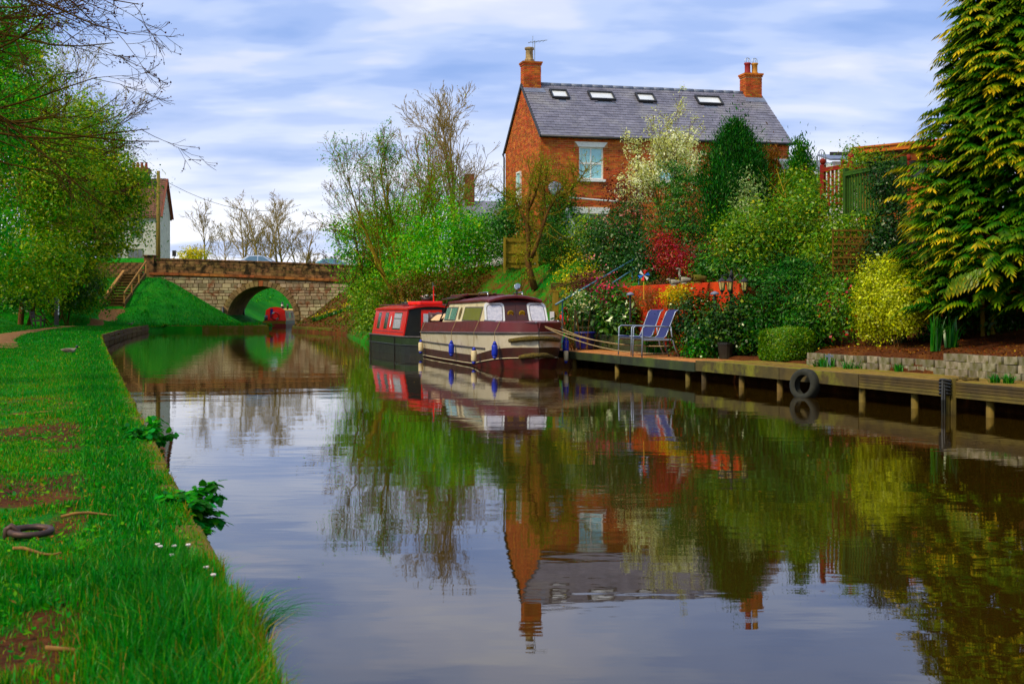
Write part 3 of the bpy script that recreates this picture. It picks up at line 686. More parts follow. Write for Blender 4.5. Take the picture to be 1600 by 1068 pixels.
# ------------------------------------------------------------------ canal edges on the towpath side
mat('edging', S(112, 96, 58), S(74, 64, 38), rough=.95, scale=3, orand=.25, bump=.5, bdist=.02, bscale=14, spec=.15, grime=S(88, 92, 26), gscale=3.0, glo=.42, ghi=.56)
def edge_wall(name, label, ys_, top, h, thick, m_, piece='edging_stone', xf=XL, sgn=1):
    tw = thing(name, label, 'wall', (float(xf(ys_[0])), ys_[0], 0))
    for a, b in zip(ys_, ys_[1:]):
        xa, xb = float(xf(a))-float(xf(ys_[0])), float(xf(b))-float(xf(ys_[0])); tz = top+rr.uniform(-.02, .02); e = rr.uniform(-.02, .02)
        P = [(xa-sgn*thick, a-ys_[0], tz), (xa+sgn*.02+e, a-ys_[0], tz), (xb+sgn*.02+e, b-.015-ys_[0], tz), (xb-sgn*thick, b-.015-ys_[0], tz)]
        MB().prism(P, (0, 0, -h)).build(piece, m_, tw, bevel=.02)
    return tw
edge_wall('canal_edging', 'mossy stone edging along the foot of the near grass bank', list(np.arange(2.2, 51.9, .9)), .292, .8, .12, 'edging')
tr_ = thing('timber_edging', 'weathered horizontal plank revetment where the towpath bank bends', 'wall', (-16.3, 52, 0))
yy = [52, 55.5, 59, 62.5, 66, 69.5, 73, 76.5, 80, 83.5, 87]
for a, b in zip(yy, yy[1:]):
    for j in range(3):
        e = .05 if j == 1 else .0
        A = Vector((float(XL(a))+.05+e+16.3, a-52, .38-.17*j)); B = Vector((float(XL(b))+.05+e+16.3, b-52-.02, .38-.17*j+rr.uniform(-.03, .02))); MB().bar(A, B, .07, .155).build('plank', 'old_timber', tr_)
    MB().bar((float(XL(a))+.06+16.3, a-52, -.4), (float(XL(a))+.06+16.3, a-52, .40), .08, .08).build('stake', 'old_timber', tr_)
def poly_wall(name, label, pts, top, h, thick, m_, step=1.0):
    tw = thing(name, label, 'wall', (pts[0][0], pts[0][1], 0))
    for (x0, y0), (x1, y1) in zip(pts, pts[1:]):
        L_ = math.hypot(x1-x0, y1-y0); nn = max(1, int(L_/step)); nx, ny = -(y1-y0)/L_, (x1-x0)/L_
        for i in range(nn):
            t0, t1 = i/nn, (i+1)/nn-.004; P = []
            for t_, o_ in ((t0, 0), (t1, 0), (t1, thick), (t0, thick)): P.append((x0+(x1-x0)*t_+nx*o_-pts[0][0], y0+(y1-y0)*t_+ny*o_-pts[0][1], top+.015*math.sin(i*2.3)))
            MB().prism(P, (0, 0, -h)).build('coping_stone', m_, tw, bevel=.025)
    return tw
poly_wall('canal_coping', 'pale stone coping along the towpath just before the bridge', [(-23.7, 90.1), (-16.9, 91.2), (-18.2, 96), (-20.05, 104.8)], .36, .9, .4, 'edging', 1.7)
poly_wall('canal_coping', 'pale stone coping on the far bank beside the bridge, below the daffodils', [(-17.15, 104.8), (-15.25, 91), (-14.4, 88), (-11.0, 80.0)], .34, .9, .35, 'edging', 1.7)

# ------------------------------------------------------------------ jetty
mat('deck_board', S(190, 138, 96), S(150, 104, 70), rough=.85, scale=2.2, stretch=(8, 1.2, 1), orand=.22, bump=.25, bdist=.008, spec=.2, grime=S(110, 104, 50), gscale=1.2, glo=.62)
mat('deck_grey', S(142, 120, 72), S(98, 82, 50), rough=.9, scale=2.2, stretch=(8, 1.2, 1), orand=.22, bump=.3, bdist=.008, spec=.15, grime=S(120, 118, 30), gscale=1.6, glo=.5, ghi=.64)
mat('green_fascia', S(48, 58, 30), S(30, 36, 20), rough=.7, scale=3, orand=.25, bump=.3, grime=S(70, 84, 36), gscale=1.2)
mat('moss_fascia', S(96, 84, 44), S(58, 50, 30), rough=.9, scale=3, orand=.3, bump=.3, grime=S(116, 116, 28), gscale=1.3, glo=.52, ghi=.66)
mat('post_timber', S(120, 104, 42), S(70, 58, 26), rough=.85, scale=4, stretch=(1, 1, .3), orand=.3, bump=.4, grime=S(44, 36, 20), gscale=3)
JU = Vector((-.297, .955, 0)); JN = Vector((.955, .297, 0))
def jp(Y, d, z): return Vector((float(JX(Y))+d, Y, z))
jt = thing('jetty', 'long low timber jetty on short posts along the garden bank', 'jetty', jp(25.5, 0, 0))
J0 = jp(25.5, 0, 0)
def jbar(name, Ya, Yb, d, z, wd, ht, m_): return MB().bar(jp(Ya, d, z)-J0, jp(Yb, d, z)-J0, wd, ht).build(name, m_, jt)
for j in range(8):
    d = .06+j*.147
    for (a, b) in ((25.55, 28.4), (28.42, 31.5), (31.52, 34.6)): jbar('deck_board', a, b, d, .375+rr.uniform(-.003, .003), .138, .05, 'deck_board')
    for (a, b) in ((12.0, 15.2), (15.22, 18.6), (18.62, 22.0), (22.02, 25.5)): jbar('deck_board', a, b, d, .405+rr.uniform(-.004, .004), .136, .05, 'deck_grey')
for (a, b) in ((25.55, 29.2), (29.22, 32), (32.02, 34.6)): jbar('fascia_board', a, b, -.05, .30, .05, .18, 'green_fascia')
for (a, b) in ((22.35, 25.5), (20.0, 22.33)): jbar('fascia_board', a, b, -.055, .33, .05, .2, 'moss_fascia')
for j in range(5):
    for (a, b) in ((12.0, 15.98), (16.0, 19.98)): jbar('fascia_slat', a, b, -.055, .415-j*.043, .05 if j % 2 == 0 else .04, .036, 'moss_fascia')
for Y in (34.3, 32.4, 29.7, 27.9, 26.1, 25.4, 23.9, 22.55, 20.1, 18.8, 17.2, 15.5, 14): 
    MB().tube([jp(Y, .05, -.6)-J0, jp(Y, .05, .24)-J0], [.06, .06], 7).build('post', 'post_timber', jt, smooth=True)
for Y in (32.4, 29.7, 26.1, 23.9, 21.2, 18.8, 16): MB().bar(jp(Y, .0, .30)-J0, jp(Y, 1.1, .30)-J0, .08, .09).build('joist', 'old_timber', jt)
# low sleeper wall behind the far half of the jetty
sw = thing('sleeper_wall', 'low dark green sleeper wall behind the jetty under the laurel', 'wall', jp(30.2, 1.15, .38))
for j in range(2):
    for (a, b) in ((30.2, 31.6), (31.62, 33.0), (33.02, 34.4)):
        MB().bar(jp(a, 1.15+j*.03, .49+j*.2)-jp(30.2, 1.15, .38), jp(b, 1.15+j*.03, .49+j*.2)-jp(30.2, 1.15, .38), .12, .195).build('sleeper', 'green_fascia', sw, bevel=.01)
# orange painted terrace walls
mat('orange_wall', S(206, 84, 26), S(172, 62, 18), rough=.85, scale=1.6, bump=.3, bdist=.01, bscale=20, orand=.08, spec=.2, grime=S(104, 52, 26), gscale=2.0, glo=.5, ghi=.74)
ow = thing('terrace_wall', 'orange painted terrace retaining wall running behind the lamp post', 'wall', jp(29.5, 1.84, .4)); O0 = jp(29.5, 1.84, .4)
for j in range(5):
    Y = 27.6
    while Y < 33.6:
        Yb = min(Y+1.4, 33.8); MB().bar(jp(Y, 1.84, .56+j*.326)-O0, jp(Yb-.012, 1.84, .56+j*.326)-O0, .12+rr.uniform(-.006, .006), .316).build('panel', 'orange_wall', ow, bevel=.012); Y += 1.4
op = thing('planter_wall', 'lower orange painted planter wall behind the blue chairs', 'planter', jp(29.8, 1.42, .4)); O1 = jp(29.8, 1.42, .4)
for j in range(3): MB().bar(jp(28.6, 1.42, .56+j*.34)-O1, jp(31.2, 1.42, .56+j*.34)-O1, .10, .33).build('panel', 'orange_wall', op, bevel=.012)
for Y in (28.6, 31.2): MB().bar(jp(Y, 1.48, .92)-O1, jp(Y, 1.84, .92)-O1, .08, 1.04).build('end_panel', 'orange_wall', op)
# block wall at the right
mat('wall_block', S(150, 144, 130), S(92, 88, 74), rough=.95, scale=5, orand=.38, bump=.5, bdist=.02, bscale=20, spec=.15, grime=S(84, 84, 36), gscale=4.0, glo=.42, ghi=.60)
bw = thing('block_wall', 'low garden wall of weathered pale blocks behind the jetty', 'wall', jp(20, 1.16, .42)); B0 = jp(20, 1.16, .42)
blk = [MB().xbox(-.145, .145, -.07, .07, 0, .108).build('block', 'wall_block', bw, bevel=.012), MB().xbox(-.10, .10, -.07, .07, 0, .108).build('block', 'wall_block', bw, bevel=.012)]
blk[0].location = jp(17.3, 1.16, .42)-B0; blk[1].location = jp(17.0, 1.16, .42)-B0
az = math.atan2(JU.y, JU.x)
for j in range(3):
    Y = 16.0+(.12 if j % 2 else 0); Ye = 23.4 if j < 2 else 19.75
    while Y < Ye:
        sh = rr.random() < .25; l = .20 if sh else .29; o = inst(blk[1 if sh else 0], 'block', bw, jp(Y+l/2, 1.16+.06*math.sin(Y*1.3)+rr.uniform(-.012, .012)+.02*j, .42+j*.112+rr.uniform(-.004, .004))-B0, (rr.uniform(-.03, .03), rr.uniform(-.02, .02), az+rr.uniform(-.04, .04))); Y += l+.016
pl = thing('brick_pier', 'red brick pier with a pale cap at the end of the block wall', 'pier', jp(17.35, 1.0, .42))
for j in range(5): MB().xbox(-.11, .11, -.11, .11, j*.075, j*.075+.068).build('brick', 'brick', pl, bevel=.006)
MB().xbox(-.14, .14, -.14, .14, .376, .43).build('cap', 'wall_block', pl, bevel=.01)

# ------------------------------------------------------------------ garden fence near the cottage
mat('fence_board', S(150, 132, 62), S(112, 96, 44), rough=.85, scale=3, stretch=(6, 6, .8), orand=.16, bump=.2, spec=.2, grime=S(90, 88, 40), gscale=2)
def board_fence(name, label, A, B, H, dip=None, bw_=.125, group=None):
    A, B = Vector(A), Vector(B); L_ = (B-A).length; n_ = int(L_/bw_); rz = math.atan2(B.y-A.y, B.x-A.x); t_ = thing(name, label, 'fence', A, rz, group)
    dz = (B.z-A.z)
    src_ = None
    for i in range(n_):
        hz = dz*i/n_+rr.uniform(-.01, .01)
        if src_ is None: src_ = MB().xbox(.004, bw_-.004, 0, .02, 0, H).build('board', 'fence_board', t_); src_.location = (0, 0, 0)
        else: inst(src_, 'board', t_, (i*bw_, rr.uniform(-.004, .004), hz))
    for zz in (.22, H*.5, H-.12): MB().bar((0, -.025, zz), (L_, -.025, zz+dz), .04, .075).build('rail', 'fence_board', t_)
    for i in range(int(L_/1.25)+1): MB().bar((min(i*1.25, L_), -.085, -.2), (min(i*1.25, L_), -.085, H+.02+dz*i*1.25/L_), .085, .085).build('post', 'fence_board', t_)
    return t_
board_fence('board_fence', 'yellowish board fence panel behind the old apple tree', (xat(788, 49), 49, 3.0), (xat(858, 49.2), 49.2, 3.0), 1.12)
board_fence('board_fence', 'yellowish board fence panel rising towards the cottage corner', (xat(858, 49.3), 49.2, 2.9), (xat(903, 47.4), 47.4, 3.08), 1.05)

# ------------------------------------------------------------------ trellis, balustrades, shed, outbuilding
mat('trellis_wood', S(116, 92, 50), S(84, 64, 34), rough=.9, scale=4, orand=.2, spec=.15)
tx0, tx1, tz0, tz1 = 6.22, 7.25, 2.0, 2.98
tl = thing('trellis', 'brown square lattice trellis beside the golden bush', 'trellis', (tx0, 25.4, tz0))
for i in range(10): MB().xbox(i*.114-.014, i*.114+.014, 0, .018, 0, tz1-tz0).build('slat', 'trellis_wood', tl)
for j in range(8): MB().xbox(-.02, tx1-tx0, -.02, -.002, j*.13+.02, j*.13+.052).build('slat', 'trellis_wood', tl)
mat('green_wood', S(62, 92, 36), S(42, 66, 26), rough=.8, scale=4, orand=.15, spec=.2)
mat('red_wood', S(140, 52, 30), S(100, 36, 22), rough=.75, scale=4, orand=.15, spec=.2)
def balustrade(name, label, A, B, H, m_, pitch=.105, wd=.07, ball=False):
    A, B = Vector(A), Vector(B); L_ = Vector((B.x-A.x, B.y-A.y, 0)).length; dz = B.z-A.z; t_ = thing(name, label, 'balustrade', A, math.atan2(B.y-A.y, B.x-A.x))
    n_ = int(L_/pitch); src_ = None
    for i in range(n_):
        if src_ is None: src_ = MB().xbox(.01, wd, 0, .022, .03, H-.05).build('slat', m_, t_)
        else: inst(src_, 'slat', t_, (i*pitch, 0, dz*i/n_))
    for zz in (.12, H-.04): MB().bar((0, -.03, zz), (L_, -.03, zz+dz), .05, .07).build('rail', m_, t_)
    MB().bar((0, 0, H+.0), (L_, 0, H+dz), .12, .04).build('cap_rail', m_, t_)
    for q in (0, 1):
        p_ = MB().bar((q*L_, .0, -.3), (q*L_, .0, H+.1+q*dz), .1, .1).build('post', m_, t_)
        if ball: MB().lathe([(.03, 0), (.05, .02), (.075, .07), (.06, .13), (.01, .155)], 12, (q*L_, 0, H+.1+q*dz)).build('finial', m_, p_, smooth=True)
    return t_
balustrade('balustrade', 'dark green slatted balustrade above the trellis', at(1322, 345, 29), (xat(1412, 27), 27, zat(345, 29)+.03), 1.06, 'green_wood')
balustrade('balustrade', 'red brown balustrade with ball finials behind the climbers', at(1286, 330, 31), (xat(1330, 30.5), 30.5, zat(330, 31)+.05), 1.0, 'red_wood', ball=True)
balustrade('balustrade', 'red brown balustrade on the upper deck below the summerhouse', at(1318, 290, 33.5), (xat(1420, 32.5), 32.5, zat(290, 33.5)), .42, 'red_wood', ball=True)
mat('summerhouse_wood', S(204, 122, 38), S(168, 92, 26), rough=.6, scale=3, stretch=(1, 1, 6), spec=.3, orand=.1)
sh = thing('summerhouse', 'orange timber summerhouse with small windows beside the tall conifer', 'summerhouse', (xat(1348, 37), 37, 3.5), R(-12))
SW_, SH0 = 3.6, 2.42
MB().xbox(0, SW_, 0, 2.4, 0, 1.5).build('wall', 'summerhouse_wood', sh)
for i in range(5): MB().xbox(i*.9-.05+(.05 if i == 0 else 0), i*.9+.05, -.03, .05, 1.502, 2.1).build('mullion', 'summerhouse_wood', sh)
for i in range(4): MB().xbox(i*.9+.05, i*.9+.85, .0, .02, 1.502, 2.1).build('pane', 'pane_dark', sh)
MB().xbox(.05, SW_, .3, 2.4, 1.501, 2.1).build('inner_wall', 'summerhouse_wood', sh)
MB().xbox(-.04, SW_, -.05, 2.45, 2.101, 2.28).build('head_beam', 'summerhouse_wood', sh)
MB().prism([(-.3, -.3, 2.285), (SW_+.3, -.3, 2.60), (SW_+.3, -.3, 2.74), (-.3, -.3, 2.42)], (0, 3, .12)).build('roof', 'summerhouse_wood', sh)
for i in range(4): MB().prism([(-.3+i*1.05, -.34, 2.425+i*.079), (.74+i*1.05, -.34, 2.50+i*.079), (.74+i*1.05, -.34, 2.55+i*.079), (-.3+i*1.05, -.34, 2.475+i*.079)], (0, 3.05, .12)).build('roof_batten', 'summerhouse_wood', sh)
mat('felt', S(124, 132, 140), S(100, 108, 116), rough=.85, scale=2)
ob = thing('outbuilding', 'low outbuilding with a grey felt roof behind the garden trees', 'outbuilding', (xat(1195, 45), 45, 3.5), R(4))
MB().xbox(.1, 3.1, .1, 3.4, 0, 2.75).build('wall', 'brick', ob); MB().prism([(0, 0, 2.76), (3.3, 0, 2.66), (2.7, 2.2, 3.25), (0, 2.2, 3.35)], (0, 0, .06)).build('roof', 'felt', ob); MB().xbox(-.02, 3.3, -.05, .05, 2.58, 2.70).build('fascia_board', 'white_paint', ob)
cv = thing('lean_to', 'white lean-to with a pale sheet roof beside the summerhouse', 'lean-to', (xat(1302, 40), 40, 3.5))
MB().xbox(0, 1.3, .05, 1.6, 0, 2.45).build('wall', 'white_paint', cv); MB().prism([(-.1, -.05, 2.47), (1.4, -.05, 2.47), (1.4, 1.6, 2.8), (-.1, 1.6, 2.8)], (0, 0, .05)).build('roof', 'lead', cv); MB().xbox(-.12, 1.42, -.12, -.055, 2.62, 2.72).build('fascia_board', 'black_iron', cv)

# ------------------------------------------------------------------ distant houses
mat('white_brick', S(206, 206, 202), S(172, 172, 166), rough=.8, scale=3, grime=S(160, 156, 140), gscale=1.2, glo=.6, ghi=.8)
mat('clay_tile', S(116, 82, 66), S(84, 60, 50), rough=.85, scale=3, isl=.2)
mat('bargeboard', S(120, 62, 32), S(90, 46, 26), rough=.7)
mat('green_frame', S(120, 124, 70), S(90, 94, 52), rough=.6)
WX0 = xat(150, 117); wl = xat(250, 117)-WX0
wh = thing('white_house', 'white painted house with brown tiled roof behind the left trees and utility pole', 'house', (WX0, 117, 4.0), 0)
WE, WR, WD = 6.0, 9.2, 3.4
mb = MB(); mb.xbox(0, wl, 0, WD, 0, WE); mb.prism([(wl-.3, 0, WE), (wl-.3, WD, WE), (wl-.3, WD/2, WR)], (.3, 0, 0)); mb.prism([(0, 0, WE), (0, WD, WE), (0, WD/2, WR)], (.3, 0, 0)); mb.build('wall', 'white_brick', wh)
rt = MB(); a2 = math.atan2(WR-WE, WD/2); wrf = None
MB().prism([(-.2, -.25, WE-.2), (-.2, WD/2, WR+.12), (-.2, WD+.25, WE-.2), (-.2, WD+.25, WE-.35), (-.2, WD/2, WR-.05), (-.2, -.25, WE-.35)], (wl+.3, 0, 0)).build('roof', 'clay_tile', wh)
mb = MB()
for j in range(18):
    for i in range(18):
        t0 = j/18; x0 = -.2+i*(wl+.3)/18; y0_ = -.26+t0*(WD/2+.25); z0_ = WE-.19+t0*(WR-WE+.3); t1 = (j+1.1)/18
        mb.add([(x0+.01, y0_-.02, z0_+.03), (x0+(wl+.3)/18-.01, y0_-.02, z0_+.03), (x0+(wl+.3)/18-.01, -.26+t1*(WD/2+.25), WE-.19+t1*(WR-WE+.3)+.02), (x0+.01, -.26+t1*(WD/2+.25), WE-.19+t1*(WR-WE+.3)+.02)], [(0, 1, 2, 3)])
tag(mb.build('roof_tiles', 'clay_tile', wh), kind='stuff')
for a_, b_ in (((wl+.14, -.25, WE-.25), (wl+.14, WD/2, WR+.1)), ((wl+.14, WD+.25, WE-.25), (wl+.14, WD/2, WR+.1))): MB().bar(a_, b_, .06, .28, up=(1, 0, 0)).build('bargeboard', 'bargeboard', wh)
for x0, x1, z0, z1 in ((wl-2.9, wl-1.5, .6, 2.9), (wl-4.6, wl-3.5, .6, 2.9), (wl-2.5, wl-1.6, 3.9, 5.4), (.4, 1.3, .6, 2.6)): sash(wh, x0, x1, z0, z1, -.03, 3, 3, 'pane_dark', fm='green_frame')
MB().tube([(wl-.3, -.12, 0), (wl-.3, -.12, WE-.3)], .06, 6).build('downpipe', 'black_iron', wh)
ch = MB().xbox(2.6, 4.2, WD/2-.5, WD/2+.5, WR-1.0, WR+1.1).build('chimney', 'bargeboard', wh)
MB().xbox(2.48, 4.32, WD/2-.62, WD/2+.62, WR+.6, WR+1.0).build('corbel', 'bargeboard', ch)
for i in range(4): MB().lathe([(.15, 0), (.13, .1), (.11, .45), (.14, .5)], 8, (2.85+i*.38, WD/2, WR+1.1)).build('chimney_pot', 'red_pot', ch)
nb = thing('neighbour_house', 'distant house with dark roof and brick chimney behind the bare tree', 'house', (xat(704, 92), 92, 4.0))
MB().xbox(0, 5, 0, 5, 0, 3.2).build('wall', 'white_brick', nb); MB().prism([(-.3, -.3, 3.1), (5.3, -.3, 3.1), (5.3, 2.5, 5.2), (-.3, 2.5, 5.2)], (0, .3, .12)).build('roof', 'slate', nb); MB().xbox(.9, 1.6, 2.1, 2.8, 4.4, 7.2).build('chimney', 'bargeboard', nb)
# utility pole and small sign
mat('pole_wood', S(134, 118, 62), S(100, 86, 46), rough=.85, scale=2, stretch=(3, 3, .2), bump=.3)
up_ = thing('utility_pole', 'tall wooden utility pole in front of the white house', 'pole', (xat(247, 111), 111, 3.9))
MB().tube([(0, 0, 0), (0, 0, 9.3)], [.19, .14], 10).build('pole', 'pole_wood', up_, smooth=True); MB().xbox(-.4, -.15, -.12, .12, 7.9, 8.5).build('junction_box', 'black_iron', up_); MB().tube([(-.28, 0, 7.0), (-.28, 0, 9.0)], .05, 6).build('cable_duct', 'black_iron', up_)
wire_ = MB().tube([Vector((xat(247, 111), 111, 12.7)).lerp(Vector((xat(470, 150), 150, 13.5)), t_)-Vector((0, 0, 1.6*4*t_*(1-t_))) for t_ in np.linspace(0, 1, 14)], .02, 4).build('telephone_wire', 'black_iron'); tag(wire_, 'thin dark wire sagging from the utility pole', 'wire')
sg = thing('road_sign', 'small dark square sign on a thin post above the bridge parapet', 'sign', (xat(272, 107), 107, 4.2)); MB().tube([(0, 0, 0), (0, 0, 1.8)], .035, 6).build('post', 'wire', sg); MB().xbox(-.16, .16, -.04, -.01, 1.62, 2.1).build('sign_plate', 'black_iron', sg)
# ================================================================== BOATS, CARS AND SMALL THINGS
mat('maroon', S(98, 32, 26), S(70, 22, 18), rough=.45, scale=2, coat=.05, grime=S(96, 60, 50), gscale=1.4, glo=.62, ghi=.9)
mat('maroon_low', S(74, 36, 26), S(48, 24, 18), rough=.5, scale=2.5, grime=S(60, 50, 26), gscale=2)
mat('antifoul', S(104, 34, 26), S(70, 26, 20), rough=.6, scale=3, grime=S(50, 40, 20), gscale=2.5, glo=.48)
mat('cream', S(216, 208, 194), S(196, 186, 166), rough=.4, scale=1.5, coat=.2, grime=S(150, 128, 84), gscale=1.8, glo=.54, ghi=.72)
mat('cream_frame', S(214, 206, 180), S(192, 180, 150), rough=.45, scale=3, grime=S(150, 140, 110), gscale=3, glo=.6)
mat('rub_strake', S(96, 88, 84), S(60, 54, 52), rough=.5, scale=6)
glassmat('curtain_white', S(222, 222, 234), c2=S(176, 178, 196), scale=11); glassmat('curtain_green', S(146, 146, 96), c2=S(108, 112, 62), scale=5); glassmat('curtain_teal', S(120, 168, 156), c2=S(90, 130, 124), scale=4)
mat('brass', S(196, 160, 70), S(140, 110, 40), rough=.3, metal=.9)
mat('fender_blue', S(26, 56, 186), S(18, 36, 140), rough=.5, scale=8, grime=S(40, 44, 90), gscale=7, glo=.55); mat('fender_white', S(226, 212, 180), S(196, 180, 144), rough=.5, scale=6, grime=S(150, 130, 90), gscale=6)
mat('rope', S(168, 150, 118), S(116, 100, 74), rough=.9, scale=30, bump=.6, bdist=.01); mat('rope_fender', S(120, 104, 44), S(44, 38, 22), rough=.95, scale=22, bump=1.0, bdist=.02)
mat('canvas', S(222, 196, 164), S(186, 156, 122), rough=.9, scale=4, bump=.3, bdist=.02); mat('boat_red', S(214, 40, 22), S(186, 30, 18), rough=.35, scale=1.5, coat=.35, grime=S(130, 30, 22), gscale=1.1, glo=.6)
mat('boat_green', S(40, 54, 20), S(28, 38, 16), rough=.4, coat=.3); mat('boat_black', S(22, 24, 20), S(34, 32, 24), rough=.45, scale=2, grime=S(50, 50, 36), gscale=1.2)
mat('orange_red', S(236, 66, 26), S(206, 46, 20), rough=.5); mat('chrome', S(200, 204, 208), S(150, 154, 160), rough=.18, metal=1)
mat('yellow_paint', S(226, 186, 50), S(196, 150, 36), rough=.5); mat('grained_wood', S(176, 108, 50), S(120, 66, 30), rough=.4, scale=2, stretch=(1, 1, 5))
def ssf(a, b, x): return float(ss(a, b, x))
# ---------------- cruiser
CH = Vector((.263, -.965, 0)).normalized(); c_rz = math.atan2(CH.y, CH.x)
CB_ = Vector((-1.82, 40.2, 0))
cr = thing('cabin_cruiser', 'cream and maroon cabin cruiser moored at the jetty, blunt bow towards the viewer', 'boat', CB_, c_rz)
Cl = lambda x, y, z: CB_+CH*x+Vector((-CH.y, CH.x, 0))*y+Vector((0, 0, z))       # boat -> world
def bg(x): return 1.06*math.sqrt(max(1-((x-7.3)/2.05)**2, 0)) if x > 7.3 else .99+.07*ssf(0, 2.5, x)
def bwl(x): return .97*math.sqrt(max(1-((x-6.6)/2.62)**2, 0)) if x > 6.6 else .90+.07*ssf(0, 2.5, x)
zg_ = lambda x: .745+.013*x; zd_ = lambda x: zg_(x)+.30-.05*ssf(7.5, 9.3, x)
zA = lambda x: .05+.22*ssf(6.3, 9.2, x); zB = lambda x: .27+.25*ssf(6.6, 9.2, x)
stx = [0, .6, 1.5, 3, 4.5, 5.7, 6.6, 7.1, 7.5, 7.9, 8.25, 8.55, 8.8, 9.0, 9.13, 9.22, 9.28, 9.32, 9.343, 9.349]
def hb(x, z):                                     # half breadth
    t_ = min(max(z/zg_(x), -.6), 1.0); b0, b1 = bwl(min(x, 9.21)), bg(x)
    b_ = (b0+(b1-b0)*max(t_, 0)**.8) if t_ >= 0 else b0*(1+t_*.45)
    return .004 if x > 9.346 else max(b_*min(1, math.sqrt(max(9.349-x, 0)/.12)), .004)
def strip(z0, z1, n_=4, inn=0.0, off=0.0):
    secs = []
    for x in stx:
        a, b = z0(x), z1(x); half = [(hb(x, a+(b-a)*i/n_)+off-inn*i/n_, a+(b-a)*i/n_) for i in range(n_+1)]
        secs.append([(x, -h_, z_) for h_, z_ in half])
    out_ = MB().loft(secs)
    out_.loft([[(p[0], -p[1], p[2]) for p in s_] for s_ in secs])
    a, b = z0(0), z1(0); out_.add([(0, -hb(0, a), a), (0, hb(0, a), a), (0, hb(0, b)-inn, b), (0, -hb(0, b)+inn, b)], [(0, 1, 2, 3)])
    return out_
strip(lambda x: -.45, zA).build('hull_bottom', 'antifoul', cr, smooth=True); strip(zA, zB).build('lower_band', 'maroon_low', cr, smooth=True)
strip(zB, zg_).build('hull_side', 'cream', cr, smooth=True); strip(zg_, zd_, 3, .05).build('topside', 'maroon', cr, smooth=True)
mb = MB(); mb.add([(x, -bg(x)+.05, zd_(x)) for x in stx]+[(x, bg(x)-.05, zd_(x)+.0) for x in stx], [(i, i+1, len(stx)+i+1, len(stx)+i) for i in range(len(stx)-1) if stx[i] >= 1.5]); mb.build('deck', 'maroon', cr)
mb = MB(); mb.xbox(.05, 2.3, -.85, .85, .35, .42); mb.build('cockpit_floor', 'maroon_low', cr)
for nm, zf, r_, x1, m_ in (('rubbing_strake', zg_, .028, 9.4, 'rub_strake'), ('white_line', zA, .012, 9.4, 'cream_frame'), ('side_strake', lambda x: .47, .022, 8.1, 'rub_strake')):
    for sg_ in (-1, 1):
        P = [(x, sg_*(hb(x, zf(x))+.012), zf(x)) for x in stx if x <= x1]; MB().tube(P, r_, 6).build(nm, m_, cr, smooth=True)
# cabin
def cy(z): return .86-.17*(z-1.02)/.62
cx0, cx1 = 2.35, 7.42
fr = lambda z: cx1-.28*(z-1.0)/.62; bk = lambda z: cx0+.50*(z-1.0)/.62
for sg_ in (-1, 1):
    mb = MB(); mb.add([(bk(1.0), sg_*cy(1.0), 1.0), (fr(1.0), sg_*cy(1.0), 1.0), (fr(1.62), sg_*cy(1.62), 1.62), (bk(1.62), sg_*cy(1.62), 1.62)], [(0, 1, 2, 3)])
    mb.add([(bk(1.0), sg_*(cy(1.0)-.04), 1.0), (fr(1.0), sg_*(cy(1.0)-.04), 1.0), (fr(1.62), sg_*(cy(1.62)-.04), 1.62), (bk(1.62), sg_*(cy(1.62)-.04), 1.62)], [(3, 2, 1, 0)]); mb.build('cabin_side', 'cream_frame', cr)
    def sidequad(a0, a1, z0, z1, m_, nm, parent, out=.012, skew=.0, fw=0, sg__=sg_):
        p = lambda x, z: (x, sg__*(cy(z)+out), z)
        P = [p(a0, z0), p(a1, z0), p(a1-skew, z1), p(a0+skew if skew else a0, z1)]
        return MB().prism(P, (0, -sg__*.02, 0)).build(nm, m_, parent)
    for a0, a1, cm, sk_ in ((2.62, 4.05, 'curtain_teal', .22), (4.85, 6.85, 'curtain_green', .0)):
        fw_ = sidequad(a0, a1, 1.12, 1.50, 'rub_strake', 'window', cr, .012)
        sidequad(a0+.05, a1-.05, 1.15, 1.47, cm, 'pane', fw_, .017)
        if a1 < 4.2: sidequad(a0+.62, a0+.68, 1.15, 1.47, 'cream_frame', 'mullion', fw_, .024)
    mb = MB(); mb.add([(4.45+.14*math.cos(a), sg_*(cy(1.33+.17*math.sin(a))+.014), 1.33+.17*math.sin(a)) for a in np.linspace(0, 2*math.pi, 18, endpoint=False)], [tuple(range(18))]); mb.build('porthole', 'brass', cr)
    MB().prism([(7.0, sg_*(cy(1.06)+.016), 1.06), (fr(1.06)-.02, sg_*(cy(1.06)+.016), 1.06), (fr(1.6)-.02, sg_*(cy(1.6)+.016), 1.6), (6.95, sg_*(cy(1.6)+.016), 1.6)], (0, -sg_*.02, 0)).build('corner_post', 'cream_frame', cr)
